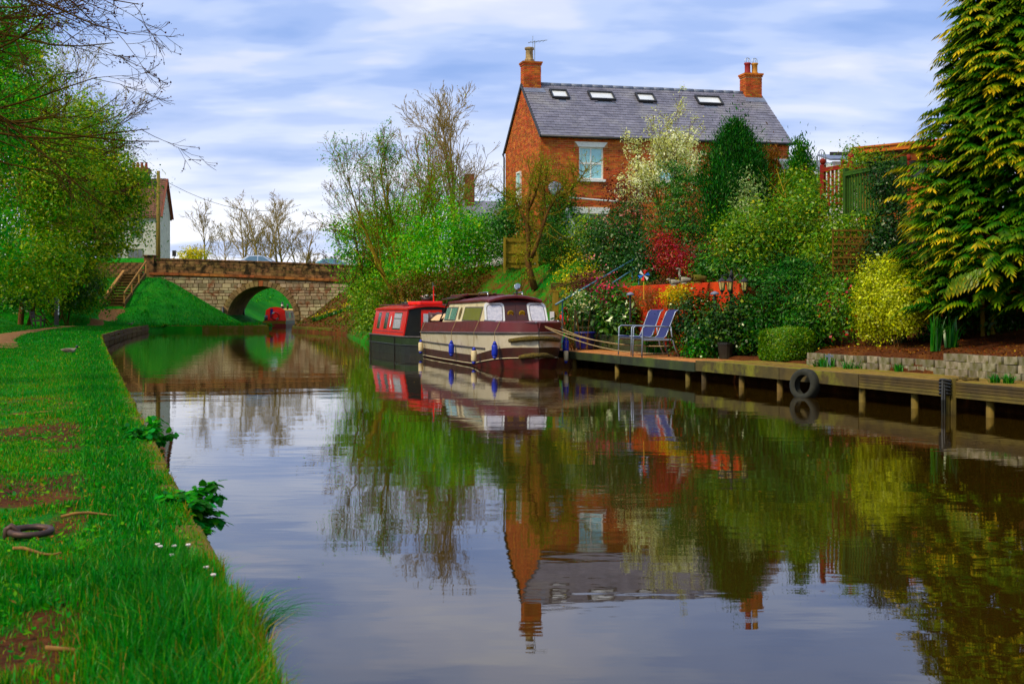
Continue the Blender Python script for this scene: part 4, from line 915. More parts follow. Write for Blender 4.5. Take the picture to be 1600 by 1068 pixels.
# roof with camber and overhang
secs = []
for x, w_, zz in ((2.45, .70, 1.63), (2.6, .74, 1.65), (4.5, .745, 1.67), (6.6, .74, 1.69), (7.15, .72, 1.68), (7.28, .70, 1.66)):
    secs.append([(x, w_*s_, zz+.12*(1-s_*s_)) for s_ in (-1, -.75, -.4, 0, .4, .75, 1)]+[(x, w_*s_, zz+.12*(1-s_*s_)-.07) for s_ in (1, .75, .4, 0, -.4, -.75, -1)])
MB().loft(secs, closed=True, caps=True).build('roof', 'maroon', cr, smooth=False, bevel=.015)
mb = MB(); mb.prism([(2.3, -.58, 1.78), (4.3, -.58, 1.80), (4.3, .5, 1.80), (2.3, .5, 1.78)], (0, 0, .06)); mb.build('sliding_hatch', 'maroon', cr, bevel=.015)
MB().prism([(2.1, -.8, 1.70), (3.9, -.72, 1.74), (3.9, -.45, 1.78), (2.1, -.5, 1.76)], (0, 0, .035)).build('roof_board', 'maroon_low', cr)
for q in range(3): MB().tube([(3.2+q*.2, -.62+.1*q, 1.76), (4.2, -.5+.12*q, 1.84), (5.3, -.45+.2*q, 1.83), (6.2+.2*q, -.35, 1.83)], .03, 6).build('roof_pole', ('old_timber', 'rope_fender', 'maroon_low')[q], cr, smooth=True)
for a0, a1, yy in ((5.6, 6.6, -.55), (5.8, 6.7, .35), (2.9, 3.7, .3)): MB().tube([(a0, yy, 1.76), (a0+.05, yy, 1.86), (a1-.05, yy, 1.87), (a1, yy, 1.77)], .018, 6).build('grab_rail', 'chrome', cr, smooth=True)
# front bulkhead
mb = MB(); P = [(fr(1.0), -cy(1.0), .9), (fr(1.0), cy(1.0), .9), (fr(1.64), cy(1.64), 1.66), (fr(1.64), -cy(1.64), 1.66)]; mb.prism(P, (-.05, 0, 0)); fb = mb.build('front_bulkhead', 'maroon', cr)
def fq(y0, y1, z0, z1, dx, r_=.1):                 # rounded panel on the bulkhead
    P = []
    for cxx, czz, a0 in ((y1-r_, z1-r_, 0), (y0+r_, z1-r_, 90), (y0+r_, z0+r_, 180), (y1-r_, z0+r_, 270)):
        for q in range(5): a = R(a0+q*22.5); P.append((cxx+r_*math.cos(a), czz+r_*math.sin(a)))
    return [(fr(z_)+dx, y_-(.03 if y_ > 0 else -.03)*((z_-z0)/(z1-z0)), z_) for y_, z_ in P]
for y0, y1 in ((-.83, -.31), (.33, .83)):
    wf = MB().prism(fq(y0, y1, 1.06, 1.60, .0), (.025, 0, 0)).build('windscreen', 'white_paint', cr)
    MB().prism(fq(y0+.05, y1-.05, 1.11, 1.55, .008, .085), (.021, 0, 0)).build('window_seal', 'rub_strake', wf)
    MB().prism(fq(y0+.066, y1-.066, 1.126, 1.534, .012, .075), (.02, 0, 0)).build('pane', 'curtain_white', wf)
for y0, y1 in ((-.29, .0), (.006, .31)):
    dr_o = MB().prism([(fr(1.0)+.004, y0, 1.02), (fr(1.0)+.004, y1, 1.02), (fr(1.6)+.004, y1, 1.61), (fr(1.6)+.004, y0, 1.61)], (.018, 0, 0)).build('cabin_door', 'maroon_low', cr)
    ym = (y0+y1)/2; MB().lathe([(.085, 0), (.085, .02), (.06, .03), (.055, .015), (.0, .015)], 16, (fr(1.32)+.022, ym, 1.32), M=Matrix.Rotation(R(90), 3, 'Y')).build('porthole', 'brass', dr_o, smooth=False)
lm = MB().tube([(6.95, .12, 1.78), (6.95, .12, 1.93)], .02, 6).build('lamp_bracket', 'black_iron', cr); MB().lathe([(.03, -.06), (.085, -.02), (.095, .03), (.085, .035), (0, .03)], 14, (7.0, .12, 2.0), M=Matrix.Rotation(R(90), 3, 'Y')).build('spot_lamp', 'chrome', lm, smooth=True)
# cockpit: frame, seat, folded hood
for sg_ in (-1, 1): MB().tube([(2.05, sg_*.86, 1.06), (2.78, sg_*.72, 1.72)], .022, 6).build('hood_frame', 'black_iron', cr)
mb = MB(); mb.loft([[(.25+.06*math.sin(i), -.82+.1*i, 1.02), (.3, -.82+.1*i, 1.34+.02*math.cos(i*2)), (.62, -.82+.1*i, 1.30), (.7, -.82+.1*i, 1.04)] for i in range(8)], closed=True, caps=True).build('seat_back', 'maroon_low', cr, smooth=True)
mb = MB(); secs = []
for i in range(9): x = .75+i*.16; secs.append([(x, yy, 1.06+.24*math.sin(math.pi*(j+.5)/8)*(1+.12*math.sin(i*1.9+j))) for j, yy in enumerate(np.linspace(-.86, -.1, 8))])
mb.loft(secs); mb.build('folded_hood', 'canvas', cr, smooth=True, sub=1)
MB().tube([(9.15, 0, 1.02), (9.1, 0, 1.12)], .03, 8).build('bow_cleat', 'chrome', cr); MB().tube([(9.35, 0, .55), (9.345, 0, .98)], .012, 5).build('stem_line', 'black_iron', cr)
for sg_ in (-1, 1): MB().tube([(7.6, sg_*.93, 1.08), (7.65, sg_*.9, 1.16), (8.3, sg_*.8, 1.15), (8.35, sg_*.82, 1.06)], .016, 6).build('bow_rail', 'chrome', cr)
# fenders hanging from the cruiser
def fender(x, sgn, z, body, ends, label, L_=.38, r_=.075):
    p = Cl(x, sgn*(bg(x)+.085), z); t_ = thing('boat_fender', label, 'fender', p, 0, 'fenders hung round the cabin cruiser')
    MB().lathe([(r_*.45, L_*.10), (r_*.85, L_*.16), (r_, L_*.25), (r_, L_*.75), (r_*.85, L_*.84), (r_*.45, L_*.9)], 12).build('fender_body', body, t_, smooth=True)
    MB().lathe([(.02, -.02), (r_*.5, 0), (r_*.75, L_*.135)], 10).build('fender_end', ends, t_, smooth=True); MB().lathe([(r_*.75, L_*.865), (r_*.5, L_), (.02, L_+.03)], 10).build('fender_end', ends, t_, smooth=True)
    top = Cl(x, sgn*(bg(x)-.05), zd_(x))-p; MB().tube([(0, 0, L_), (-top.x*.02, 0, (zg_(x)-z)*1.0+.02), (top.x, top.y, top.z+.02)], .008, 5).build('lanyard', 'rope', t_)
fender(.45, -1, .12, 'fender_white', 'fender_blue', 'white fender with blue ends hanging at the cruiser stern')
fender(4.95, -1, .19, 'fender_blue', 'fender_blue', 'blue fender hanging amidships below the oval porthole')
fender(7.5, -1, .08, 'fender_white', 'fender_blue', 'white fender with blue ends hanging below the large side window')
fender(8.62, -1, .25, 'fender_blue', 'fender_blue', 'blue fender hanging below the windscreen near the bow')
fender(8.15, 1, .30, 'fender_blue', 'fender_blue', 'blue fender hanging between the bow and the jetty', .42, .08)
fender(8.45, 1, .12, 'fender_white', 'fender_blue', 'small white fender hanging at the jetty side of the bow', .34, .06)
for nm_, zz, ya, x_off, rr_ in (('rope fender wrapped round the top of the cruiser bow', .74, .62, .05, .058), ('rope fender slung low on the cruiser bow near the waterline', .34, .42, .06, .06)):
    P = []
    for a in np.linspace(-1, 1, 13):
        yv = a*ya; xs_ = max([x for x in np.linspace(7.3, 9.345, 80) if hb(x, zz) >= abs(yv)] or [9.0]); P.append(Cl(xs_+x_off, yv, zz-.06*a*a)-Cl(9.3, 0, zz))
    o = MB().tube(P, [rr_*(.8 if i in (0, 12) else 1+.08*math.sin(i*5)) for i in range(13)], 9).build('bow_fender', 'rope_fender', smooth=True); o.location = Cl(9.3, 0, zz); tag(o, nm_, 'fender')
# mooring lines to the jetty
for q, (e0, e1, sag) in enumerate(((Cl(9.1, .05, 1.08), jp(28.9, .9, .62), .16), (Cl(9.12, .1, 1.06), jp(28.4, .75, .48), .22), (Cl(8.6, .6, 1.04), jp(29.4, .95, .66), .2))):
    o = MB().tube([e0.lerp(e1, t_)-Vector((0, 0, sag*4*t_*(1-t_)))-e1 for t_ in np.linspace(0, 1, 16)], .014, 6).build('mooring_line', 'rope', smooth=True); o.location = e1
    tag(o, ('pale mooring rope running highest from the cruiser bow to the chairs', 'pale mooring rope sagging lowest from the cruiser bow to the jetty', 'pale mooring rope between the two others from bow to jetty')[q], 'rope', 'mooring ropes from the cruiser bow')
# ---------------- red narrowboat
NH = Vector((.292, -.956, 0)).normalized(); NB = Vector((-4.35, 47.95, 0))
nbt = thing('red_narrowboat', 'red cabin narrowboat with dark green hull moored behind the cruiser', 'boat', NB, math.atan2(NH.y, NH.x))
Nl = lambda x, y, z: NB+NH*x+Vector((-NH.y, NH.x, 0))*y+Vector((0, 0, z))
def nb_b(x): return 1.0*math.sqrt(max(1-((x-6.0)/1.38)**2, 0)) if x > 6.0 else (1.0-.25*(1-ssf(0, .7, x)))
nst = [0, .25, .6, 1.2, 3, 5, 6, 6.4, 6.7, 6.95, 7.15, 7.28, 7.35, 7.375]
def nstrip(z0, z1, name, m_, e=0):
    mb = MB()
    for sg_ in (-1, 1): mb.loft([[(x, sg_*(max(nb_b(x), .01)+e), z0), (x, sg_*(max(nb_b(x), .01)+e), z1)] for x in nst])
    mb.add([(0, -nb_b(0)-e, z0), (0, nb_b(0)+e, z0), (0, nb_b(0)+e, z1), (0, -nb_b(0)-e, z1)], [(0, 1, 2, 3)]); mb.build(name, m_, nbt, smooth=False)
nstrip(-.4, .30, 'hull_lower', 'boat_black'); nstrip(.30, .56, 'hull_upper', 'boat_green')
for z_, r_ in ((.30, .022), (.57, .028)):
    for sg_ in (-1, 1): MB().tube([(x, sg_*(max(nb_b(x), .01)+.008), z_) for x in nst], r_, 6).build('rubbing_strake', 'rub_strake' if z_ > .5 else 'boat_black', nbt, smooth=True)
mb = MB(); n_ = len(nst); mb.add([(x, -nb_b(x), .55) for x in nst]+[(x, nb_b(x), .55) for x in nst], [(i, i+1, n_+i+1, n_+i) for i in range(n_-1)]); mb.build('deck', 'boat_black', nbt)
NZ0, NZ1 = .56, 1.48
ncy = lambda z: .93-.17*(z-NZ0)/(NZ1-NZ0)
for sg_ in (-1, 1):
    mb = MB(); mb.prism([(.75, sg_*ncy(NZ0), NZ0), (6.0, sg_*ncy(NZ0), NZ0), (6.0, sg_*ncy(NZ1), NZ1), (.75, sg_*ncy(NZ1), NZ1)], (0, -sg_*.04, 0)); mb.build('cabin_side', 'boat_red', nbt)
    q = lambda x, z, e: (x, sg_*(ncy(z)+e), z)
    for a0, a1, cm in ((1.45, 1.95, 'pane_dark'), (2.65, 3.2, 'pane_dark'), (4.15, 5.35, 'curtain_white')):
        wv = MB().prism([q(a0, .78, .012), q(a1, .78, .012), q(a1, 1.34, .012), q(a0, 1.34, .012)], (0, -sg_*.03, 0)).build('window', 'chrome', nbt)
        MB().prism([q(a0+.06, .82, .016), q(a1-.06, .82, .016), q(a1-.06, 1.12, .016), q(a0+.06, 1.12, .016)], (0, -sg_*.02, 0)).build('pane', cm, wv); MB().prism([q(a0+.06, 1.15, .016), q(a1-.06, 1.15, .016), q(a1-.06, 1.30, .016), q(a0+.06, 1.30, .016)], (0, -sg_*.02, 0)).build('pane', cm, wv)
    mb = MB(); mb.add([q(3.7+.09*math.cos(a), 1.03+.2*math.sin(a), .012) for a in np.linspace(0, 2*math.pi, 14, endpoint=False)], [tuple(range(14))]); mb.build('painted_emblem', 'white_paint', nbt)
    for zz in (.70, 1.40): MB().tube([q(1.0, zz, .008), q(5.85, zz, .008)], .010, 4).build('coach_line', 'maroon', nbt)
secs = [[(x, .80*s_, NZ1-.01+.11*(1-s_*s_)) for s_ in (-1, -.6, -.2, .2, .6, 1)]+[(x, .80*s_, NZ1-.06+.11*(1-s_*s_)) for s_ in (1, .6, .2, -.2, -.6, -1)] for x in (.68, 3, 6.08)]
MB().loft(secs, closed=True, caps=True).build('roof', 'boat_red', nbt)
for sg_ in (-1, 1): MB().tube([(1.0, sg_*.70, 1.55), (1.05, sg_*.7, 1.59), (5.7, sg_*.70, 1.59), (5.75, sg_*.7, 1.55)], .022, 6).build('grab_rail', 'maroon', nbt)
for xx, nm in ((6.0, 'front_bulkhead'), (.75, 'rear_bulkhead')):
    MB().prism([(xx-.02, -ncy(NZ0)+.045, NZ0), (xx-.02, ncy(NZ0)-.045, NZ0), (xx-.02, ncy(NZ1)-.045, NZ1), (xx-.02, -.3, NZ1+.08), (xx-.02, .3, NZ1+.08), (xx-.02, -ncy(NZ1)+.045, NZ1)][:3]+[(xx-.02, .3, NZ1+.04), (xx-.02, -.3, NZ1+.04), (xx-.02, -ncy(NZ1)+.045, NZ1)], (.03, 0, 0)).build(nm, 'boat_black', nbt)
for y0, y1 in ((-.34, -.005), (.005, .34)):
    d_ = MB().xbox(6.012, 6.04, y0, y1, .62, 1.42).build('cabin_door', 'orange_red', nbt); MB().xbox(6.03, 6.05, y0+.07, y1-.07, .95, 1.30).build('pane', 'curtain_white', d_)
MB().xbox(4.2, 6.0, -.38, .38, 1.585, 1.70).build('sliding_hatch', 'orange_red', nbt, bevel=.03)
mb = MB(); mb.tube([(.05, -.66, .56), (.05, -.66, 1.14), (.7, -.85, 1.14)], .028, 6); mb.build('stern_rail', 'boat_black', nbt); MB().tube([(.05, .66, .56), (.05, .66, 1.14), (.05, -.66, 1.14)], .028, 6).build('stern_rail', 'boat_black', nbt)
for xx in (.9, 5.0): MB().xbox(xx, xx+.1, -1.03, -1.0, .0, .55).build('fender_strap', 'boat_black', nbt)
mat('flower_yellow', S(250, 214, 40), S(226, 170, 20), rough=.7, isl=.3); mat('flower_white', S(240, 240, 236), S(224, 214, 220), rough=.7, isl=.2); mat('pot_green', S(34, 66, 26), S(24, 46, 18), rough=.7)
def flowerpot(p, label, c_, r_=.16, seed=1, cat='planter'):
    t_ = thing('flower_planter', label, cat, p); q = random.Random(seed)
    MB().lathe([(r_*.8, 0), (r_, .12), (r_*.92, .125)], 12).build('pot', 'boat_black', t_, smooth=True)
    a = MB(); b = MB()
    for i in range(90):
        an, rad = q.uniform(0, 6.3), q.uniform(0, r_*1.3); z_ = .10+q.uniform(0, .13); sz = q.uniform(.02, .04); c = Vector((rad*math.cos(an), rad*math.sin(an), z_)); mm = Matrix.Rotation(q.uniform(0, 3), 3, Vector((q.random(), q.random(), q.random())).normalized())
        (b if i < 30 and z_ > .13 else a).add([c+mm @ Vector(v) for v in ((-sz, 0, 0), (0, -sz*.6, .01), (sz, 0, 0), (0, sz*.6, .01))], [(0, 1, 2, 3)])
    a.build('leaves', 'pot_green', t_); b.build('flowers', c_, t_)
    return t_
flowerpot(Nl(3.6, -.25, 1.56), 'yellow flowers in a black planter on the narrowboat roof', 'flower_yellow', .22, 2); flowerpot(Nl(5.0, .1, 1.70), 'yellow and white flowers in a planter on the red roof hatch', 'flower_white', .2, 3)
ta = thing('television_aerial', 'grille television aerial on a red pole on the narrowboat roof', 'aerial', Nl(5.7, .15, 1.70)); MB().tube([(0, 0, 0), (0, 0, .5)], .022, 6).build('pole', 'orange_red', ta); mb = MB()
for i in range(6): mb.tube([(-.02, -.32, .38+i*.045), (-.02, .12, .38+i*.045)], .007, 4)
for i in range(5): mb.tube([(-.02, -.32+i*.11, .38), (-.02, -.32+i*.11, .61)], .006, 4)
mb.tube([(0, -.05, .5), (.05, .45, .52)], .012, 4); g_ = mb.build('grille', 'wire', ta)
# ---------------- narrowboat beyond the bridge
fbt = thing('distant_narrowboat', 'red and brown narrowboat coming through behind the bridge arch', 'boat', (-20.55, 113.4, 0), R(1.5))
MB().prism([(-.98, 0, .22), (.98, 0, .22), (.98, 9, .22), (-.98, 9, .22)], (0, 0, .3)).build('hull_upper', 'rub_strake', fbt); MB().prism([(-1, .02, -.4), (1, .02, -.4), (1, 9, -.4), (-1, 9, -.4)], (0, 0, .618)).build('hull_lower', 'antifoul', fbt)
MB().xbox(-.99, .99, -.04, -.001, .26, .5).build('stern_band', 'yellow_paint', fbt); MB().xbox(-.98, .98, -.03, .0, -.3, .255).build('stern_plate', 'boat_red', fbt)
P = [(-.93, .5, .52), (.93, .5, .52), (.80, .5, 1.45), (.45, .5, 1.66), (0, .5, 1.72), (-.45, .5, 1.66), (-.80, .5, 1.45)]; MB().prism(P, (0, .06, 0)).build('cabin_end', 'boat_red', fbt)
for sg_ in (-1, 1):
    sd_ = MB().prism([(sg_*.94, .57, .52), (sg_*.94, 8, .52), (sg_*.81, 8, 1.45), (sg_*.81, .57, 1.45)], (-sg_*.04, 0, 0)).build('cabin_side', 'grained_wood', fbt)
    for i in range(4): MB().prism([(sg_*.925, 1.0+i*1.6, .75), (sg_*.925, 1.9+i*1.6, .75), (sg_*.865, 1.9+i*1.6, 1.25), (sg_*.865, 1.0+i*1.6, 1.25)], (-sg_*.015, 0, 0)).build('window', 'curtain_white' if i % 2 else 'maroon', sd_)
secs = [[(.84*s_, y, 1.44+.16*(1-s_*s_)) for s_ in (-1, -.5, 0, .5, 1)]+[(.84*s_, y, 1.38+.16*(1-s_*s_)) for s_ in (1, .5, 0, -.5, -1)] for y in (.58, 8)]; MB().loft(secs, closed=True, caps=True).build('roof', 'yellow_paint', fbt)
ring = MB().tube([(.30*math.cos(a), 0, .30*math.sin(a)) for a in np.linspace(0, 2*math.pi, 20, endpoint=False)], .075, 8, closed=True).build('lifebuoy', 'orange_red', smooth=True); ring.location = (-20.45, 113.30, .92); tag(ring, 'orange lifebuoy with white segments hung on the distant narrowboat', 'lifebuoy')
for a0 in (.2, 3.3): MB().tube([(.30*math.cos(a), 0, .30*math.sin(a)) for a in np.linspace(a0-2.3+.8, a0-.8, 6)], .079, 8).build('white_band', 'white_paint', ring, smooth=True)
MB().tube([(-.75, .2, .55), (-.75, .2, 1.0)], [.16, .13], 10).build('water_can', 'lead', fbt, smooth=True); MB().xbox(-.35, -.12, -.06, -.02, .75, 1.55).build('ensign', 'fender_blue', fbt)
MB().tube([(.35, 2.2, 1.5), (.35, 2.2, 2.15)], .09, 10).build('chimney', 'boat_black', fbt, smooth=True); MB().tube([(.35, 2.2, 1.8), (.35, 2.2, 1.95)], .097, 10).build('chimney_band', 'white_paint', fbt); MB().tube([(.62, 3.6, 1.5), (.62, 3.6, 2.0)], .09, 10).build('chimney', 'boat_black', fbt, smooth=True)
flowerpot((-20.1, 114.8, 1.56), 'pot of red flowers on the roof of the distant narrowboat', 'red_pot', .22, 4)
# ---------------- cars on the bridge
mat('car_silver', S(186, 198, 220), S(172, 184, 206), rough=.25, metal=.35, coat=.6); mat('car_teal', S(96, 142, 150), S(80, 124, 134), rough=.25, metal=.3, coat=.6); mat('tyre', S(30, 32, 26), S(46, 46, 36), rough=.9, scale=12, bump=.3)
glassmat('car_glass', S(70, 96, 120), c2=S(104, 132, 152), scale=1)
def car(loc, rz, paint, label, L_=4.2):
    t_ = thing('car', label, 'car', loc, rz, 'cars crossing the bridge'); W_ = .84
    prof = [(-2.1, .28), (-2.1, .62), (-2.0, .80), (-1.1, .92), (1.55, .98), (2.0, .90), (2.08, .60), (2.05, .28)]
    MB().loft([[(x, y, z) for x, z in prof] for y in (-W_, W_)], closed=True, caps=True).build('body', paint, t_, bevel=.06)
    cab = [(-1.15, .90), (-.35, 1.36), (.15, 1.45), (.95, 1.42), (1.75, .96)]; secs = [[(x, y*(1 if z < 1 else .82), z) for x, z in cab] for y in (-W_+.03, W_-.03)]
    MB().loft(secs, closed=True, caps=True).build('cabin', paint, t_, bevel=.05)
    for sg_ in (-1, 1):
        for P in ([(-.85, .98), (-.28, 1.34), (.12, 1.38), (.12, .98)], [(.2, .98), (.2, 1.38), (.85, 1.36), (1.35, .98)]):
            MB().prism([(x, sg_*((W_-.03)*(1-.18*(z-.9)/.5)+.012), z) for x, z in P], (0, -sg_*.02, 0)).build('window', 'car_glass', t_)
        for x in (-1.35, 1.3):
            w_ = MB().tube([(x, sg_*.70, .31), (x, sg_*.88, .31)], .31, 16).build('wheel', 'tyre', t_); MB().tube([(x, sg_*.875, .31), (x, sg_*.895, .31)], .19, 12).build('rim', 'chrome', w_)
        MB().xbox(-2.11, -2.0, sg_*.6-.16, sg_*.6+.16, .58, .72).build('headlight', 'pane_white', t_)
    MB().prism([(-1.12, -.62, .97), (-1.12, .62, .97), (-.42, .58, 1.335), (-.42, -.58, 1.335)], (-.012, 0, .02)).build('windscreen', 'car_glass', t_)
    return t_
car((xat(408, 107.5), 107.5, 4.45), R(180), 'car_silver', 'silver hatchback whose roof shows over the bridge parapet'); car((xat(524, 107.5), 107.5, 4.18), R(180), 'car_teal', 'teal car half hidden by leaves at the right end of the bridge')

# ================================================================== JETTY AND GARDEN THINGS
mat('chair_frame', S(150, 160, 178), S(126, 136, 156), rough=.35, metal=.4); mat('chair_sling', S(40, 46, 104), S(30, 36, 84), rough=.8, scale=40, bump=.2)
def chair(loc, rz, label):
    t_ = thing('garden_chair', label, 'chair', loc, rz, 'blue sling chairs on the jetty')         # faces local -x
    sec = [(-.46, .43), (-.40, .445), (-.1, .41), (.06, .41), (.12, .46), (.26, .80), (.33, .97), (.40, 1.02)]
    s_ = MB(); s_.loft([[(x, -.25, z), (x, .25, z)] for x, z in sec]); s_.loft([[(x+.004, -.25, z-.012), (x+.004, .25, z-.012)] for x, z in sec]); s_.build('sling', 'chair_sling', t_, smooth=True)
    for y in (-.27, .27):
        MB().tube([(x, y, z) for x, z in sec], .012, 7).build('side_rail', 'chair_frame', t_, smooth=True)
        MB().tube([(-.44, y*1.08, 0), (-.43, y*1.08, .30), (-.42, y*1.08, .63), (-.37, y*1.08, .665), (.0, y*1.08, .66), (.22, y*1.04, .64)], .016, 7).build('arm_and_front_leg', 'chair_frame', t_, smooth=True)
        MB().tube([(.40, y*1.08, 0), (.30, y*1.08, .22), (.24, y*1.08, .45), (.22, y*1.04, .66)], .016, 7).build('rear_leg', 'chair_frame', t_, smooth=True); MB().tube([(-.43, y*1.04, .37), (.26, y*1.04, .37)], .022, 7).build('seat_rail', 'chair_frame', t_)
    for x, z in ((-.43, .40), (.24, .37)): MB().tube([(x, -.28, z), (x, .28, z)], .014, 7).build('cross_bar', 'chair_frame', t_)
    return t_
chair((xat(1026, 28.4), 28.4, .40), R(14), 'blue sling garden chair, the nearer of the two on the jetty'); chair((xat(1003, 29.5), 29.5, .40), R(24), 'blue sling garden chair, the farther one beside the laurel')
# lamp post
mat('lamp_black', S(30, 30, 32), S(44, 42, 42), rough=.5, spec=.4); glassmat('lantern_glass', S(214, 196, 140), c2=S(180, 160, 110), scale=6)
lpz = zg(xat(1143, 27.3), 27.3); lp = thing('lamp_post', 'black garden lamp post with three hanging lanterns', 'lamp', (xat(1143, 27.3), 27.3, lpz)); H_ = 2.20-lpz
MB().lathe([(.09, 0), (.09, .06), (.05, .12), (.035, .2), (.03, H_-.1), (.045, H_-.08), (.02, H_+.02), (.0, H_+.06)], 12).build('post', 'lamp_black', lp, smooth=True)
for an in (200, 160, -5):
    dx, dy = math.cos(R(an)), math.sin(R(an)); rr_ = .22 if an > 0 else .27
    if an == 160: rr_ = .08; dx, dy = -.6, -.8
    arm = MB().tube([(0, 0, H_-.18), (dx*rr_*.5, dy*rr_*.5, H_-.05), (dx*rr_, dy*rr_, H_-.08), (dx*rr_, dy*rr_, H_-.13)], .012, 6).build('arm', 'lamp_black', lp); c = (dx*rr_, dy*rr_, H_-.42)
    ln = MB().lathe([(.012, .31), (.03, .29), (.085, .235), (.088, .22), (.0, .22)], 6, c).build('lantern_cap', 'lamp_black', lp)
    MB().lathe([(.045, .05), (.072, .21)], 6, c).build('lantern_glass', 'lantern_glass', lp); mb = MB(); mb.lathe([(.02, -.05), (.012, -.02), (.05, .035), (.05, .05), (0, .05)], 6, c)
    for q in range(6): a = q*math.pi/3; mb.tube([(c[0]+.047*math.cos(a), c[1]+.047*math.sin(a), c[2]+.05), (c[0]+.075*math.cos(a), c[1]+.075*math.sin(a), c[2]+.215)], .006, 4)
    mb.build('lantern_frame', 'lamp_black', lp)
# tyre hung on the jetty
tyb = MB().lathe([(.155, -.07), (.20, -.10), (.245, -.085), (.262, -.04), (.262, .04), (.245, .085), (.20, .10), (.155, .07), (.17, .05), (.19, .0), (.17, -.05), (.155, -.07)], 28, (0, 0, 0), M=Matrix.Rotation(R(90), 3, 'Y')); tyb.F = tyb.F[:-2]; ty = tyb.build('tyre_fender', 'tyre', smooth=True)
ty.location = jp(21.25, -.22, .20); ty.rotation_euler = (0, R(6), R(40)); tag(ty, 'old black car tyre hung as a fender on the jetty front', 'tyre')
# mooring timber with rope
mp_ = thing('mooring_timber', 'stout mooring timber wrapped with dark rope at the jetty edge', 'mooring post', jp(17.75, -.14, 0))
for q in range(2): MB().box((q*.09-.04, .0, .1), (.075, .09, .78)).build('baulk', 'post_timber', mp_, bevel=.01)
for q in range(5): MB().tube([(.07*math.cos(a)-.05, .075*math.sin(a), .28+.045*q+.01*math.sin(a*2)) for a in np.linspace(0, 2*math.pi, 12, endpoint=False)], .02, 5, closed=True).build('rope_turn', 'boat_black', mp_)
for q in range(2): MB().tube([(-.1+.02*q, -.05, .46-.01*q), (-.12+.03*q, -.09, .2), (-.11+.03*q, -.07, -.15)], .02, 5).build('rope_tail', 'boat_black', mp_)
mb = MB(); mb.tube([(.12+.16*math.cos(a), .35+.12*math.sin(a*1.03), .448+.012*(a % 2.1)) for a in np.linspace(0, 14, 50)], .016, 5); o = mb.build('rope_coil', 'rope_fender', smooth=True); o.location = jp(17.75, .1, 0); tag(o, 'small untidy rope coil lying on the jetty by the mooring timber', 'rope')
for Y, d_, h_, lb in ((22.6, .92, .24, 'rusty cross topped mooring pin near the clipped hedge'), (17.75, 1.0, .44, 'tall mooring pin standing in front of the block wall')):
    t_ = thing('mooring_pin', lb, 'mooring pin', jp(Y, d_, .42)); MB().box((0, 0, h_/2), (.035, .035, h_)).build('stake', 'lead', t_); MB().box((0, 0, h_*.82), (.14 if h_ < .3 else .06, .03, .03)).build('cross_bar', 'lead', t_)
# towpath furniture
mat('bench_wood', S(52, 40, 34), S(34, 26, 22), rough=.7, scale=4, orand=.2)
bx_, by_ = xat(54, 79), 79.0; be = thing('bench', 'dark wooden bench beside the towpath under the trees', 'bench', (bx_, by_, zg(bx_, by_)), R(12))
for i in range(4): MB().xbox(.0+i*.12, .10+i*.12, -.75, .75, .42, .45).build('seat_slat', 'bench_wood', be)
for i in range(3): MB().xbox(-.10-i*.03, -.07-i*.03, -.75, .75, .55+i*.14, .65+i*.14).build('back_slat', 'bench_wood', be)
for y in (-.72, .72):
    MB().xbox(.40, .48, y-.04, y+.04, 0, .64).build('leg', 'bench_wood', be); MB().bar((-.02, y, 0), (-.20, y, .98), .08, .08, up=(0, 1, 0)).build('leg', 'bench_wood', be); MB().xbox(-.12, .52, y-.05, y+.05, .641, .69).build('armrest', 'bench_wood', be); MB().xbox(-.06, .40, y-.03, y+.03, .34, .42).build('side_rail', 'bench_wood', be)
mx, my = xat(88, 83), 83.0; ms_ = thing('marker_post', 'tall black marker post with white edge blocks beside the path', 'marker post', (mx, my, zg(mx, my))); MB().xbox(-.11, .11, -.11, .11, 0, 1.95).build('post', 'black_iron', ms_, bevel=.01)
for i in range(5): MB().xbox(.111, .135, -.09, .09, .75+i*.23, .92+i*.23).build('white_block', 'white_paint', ms_)
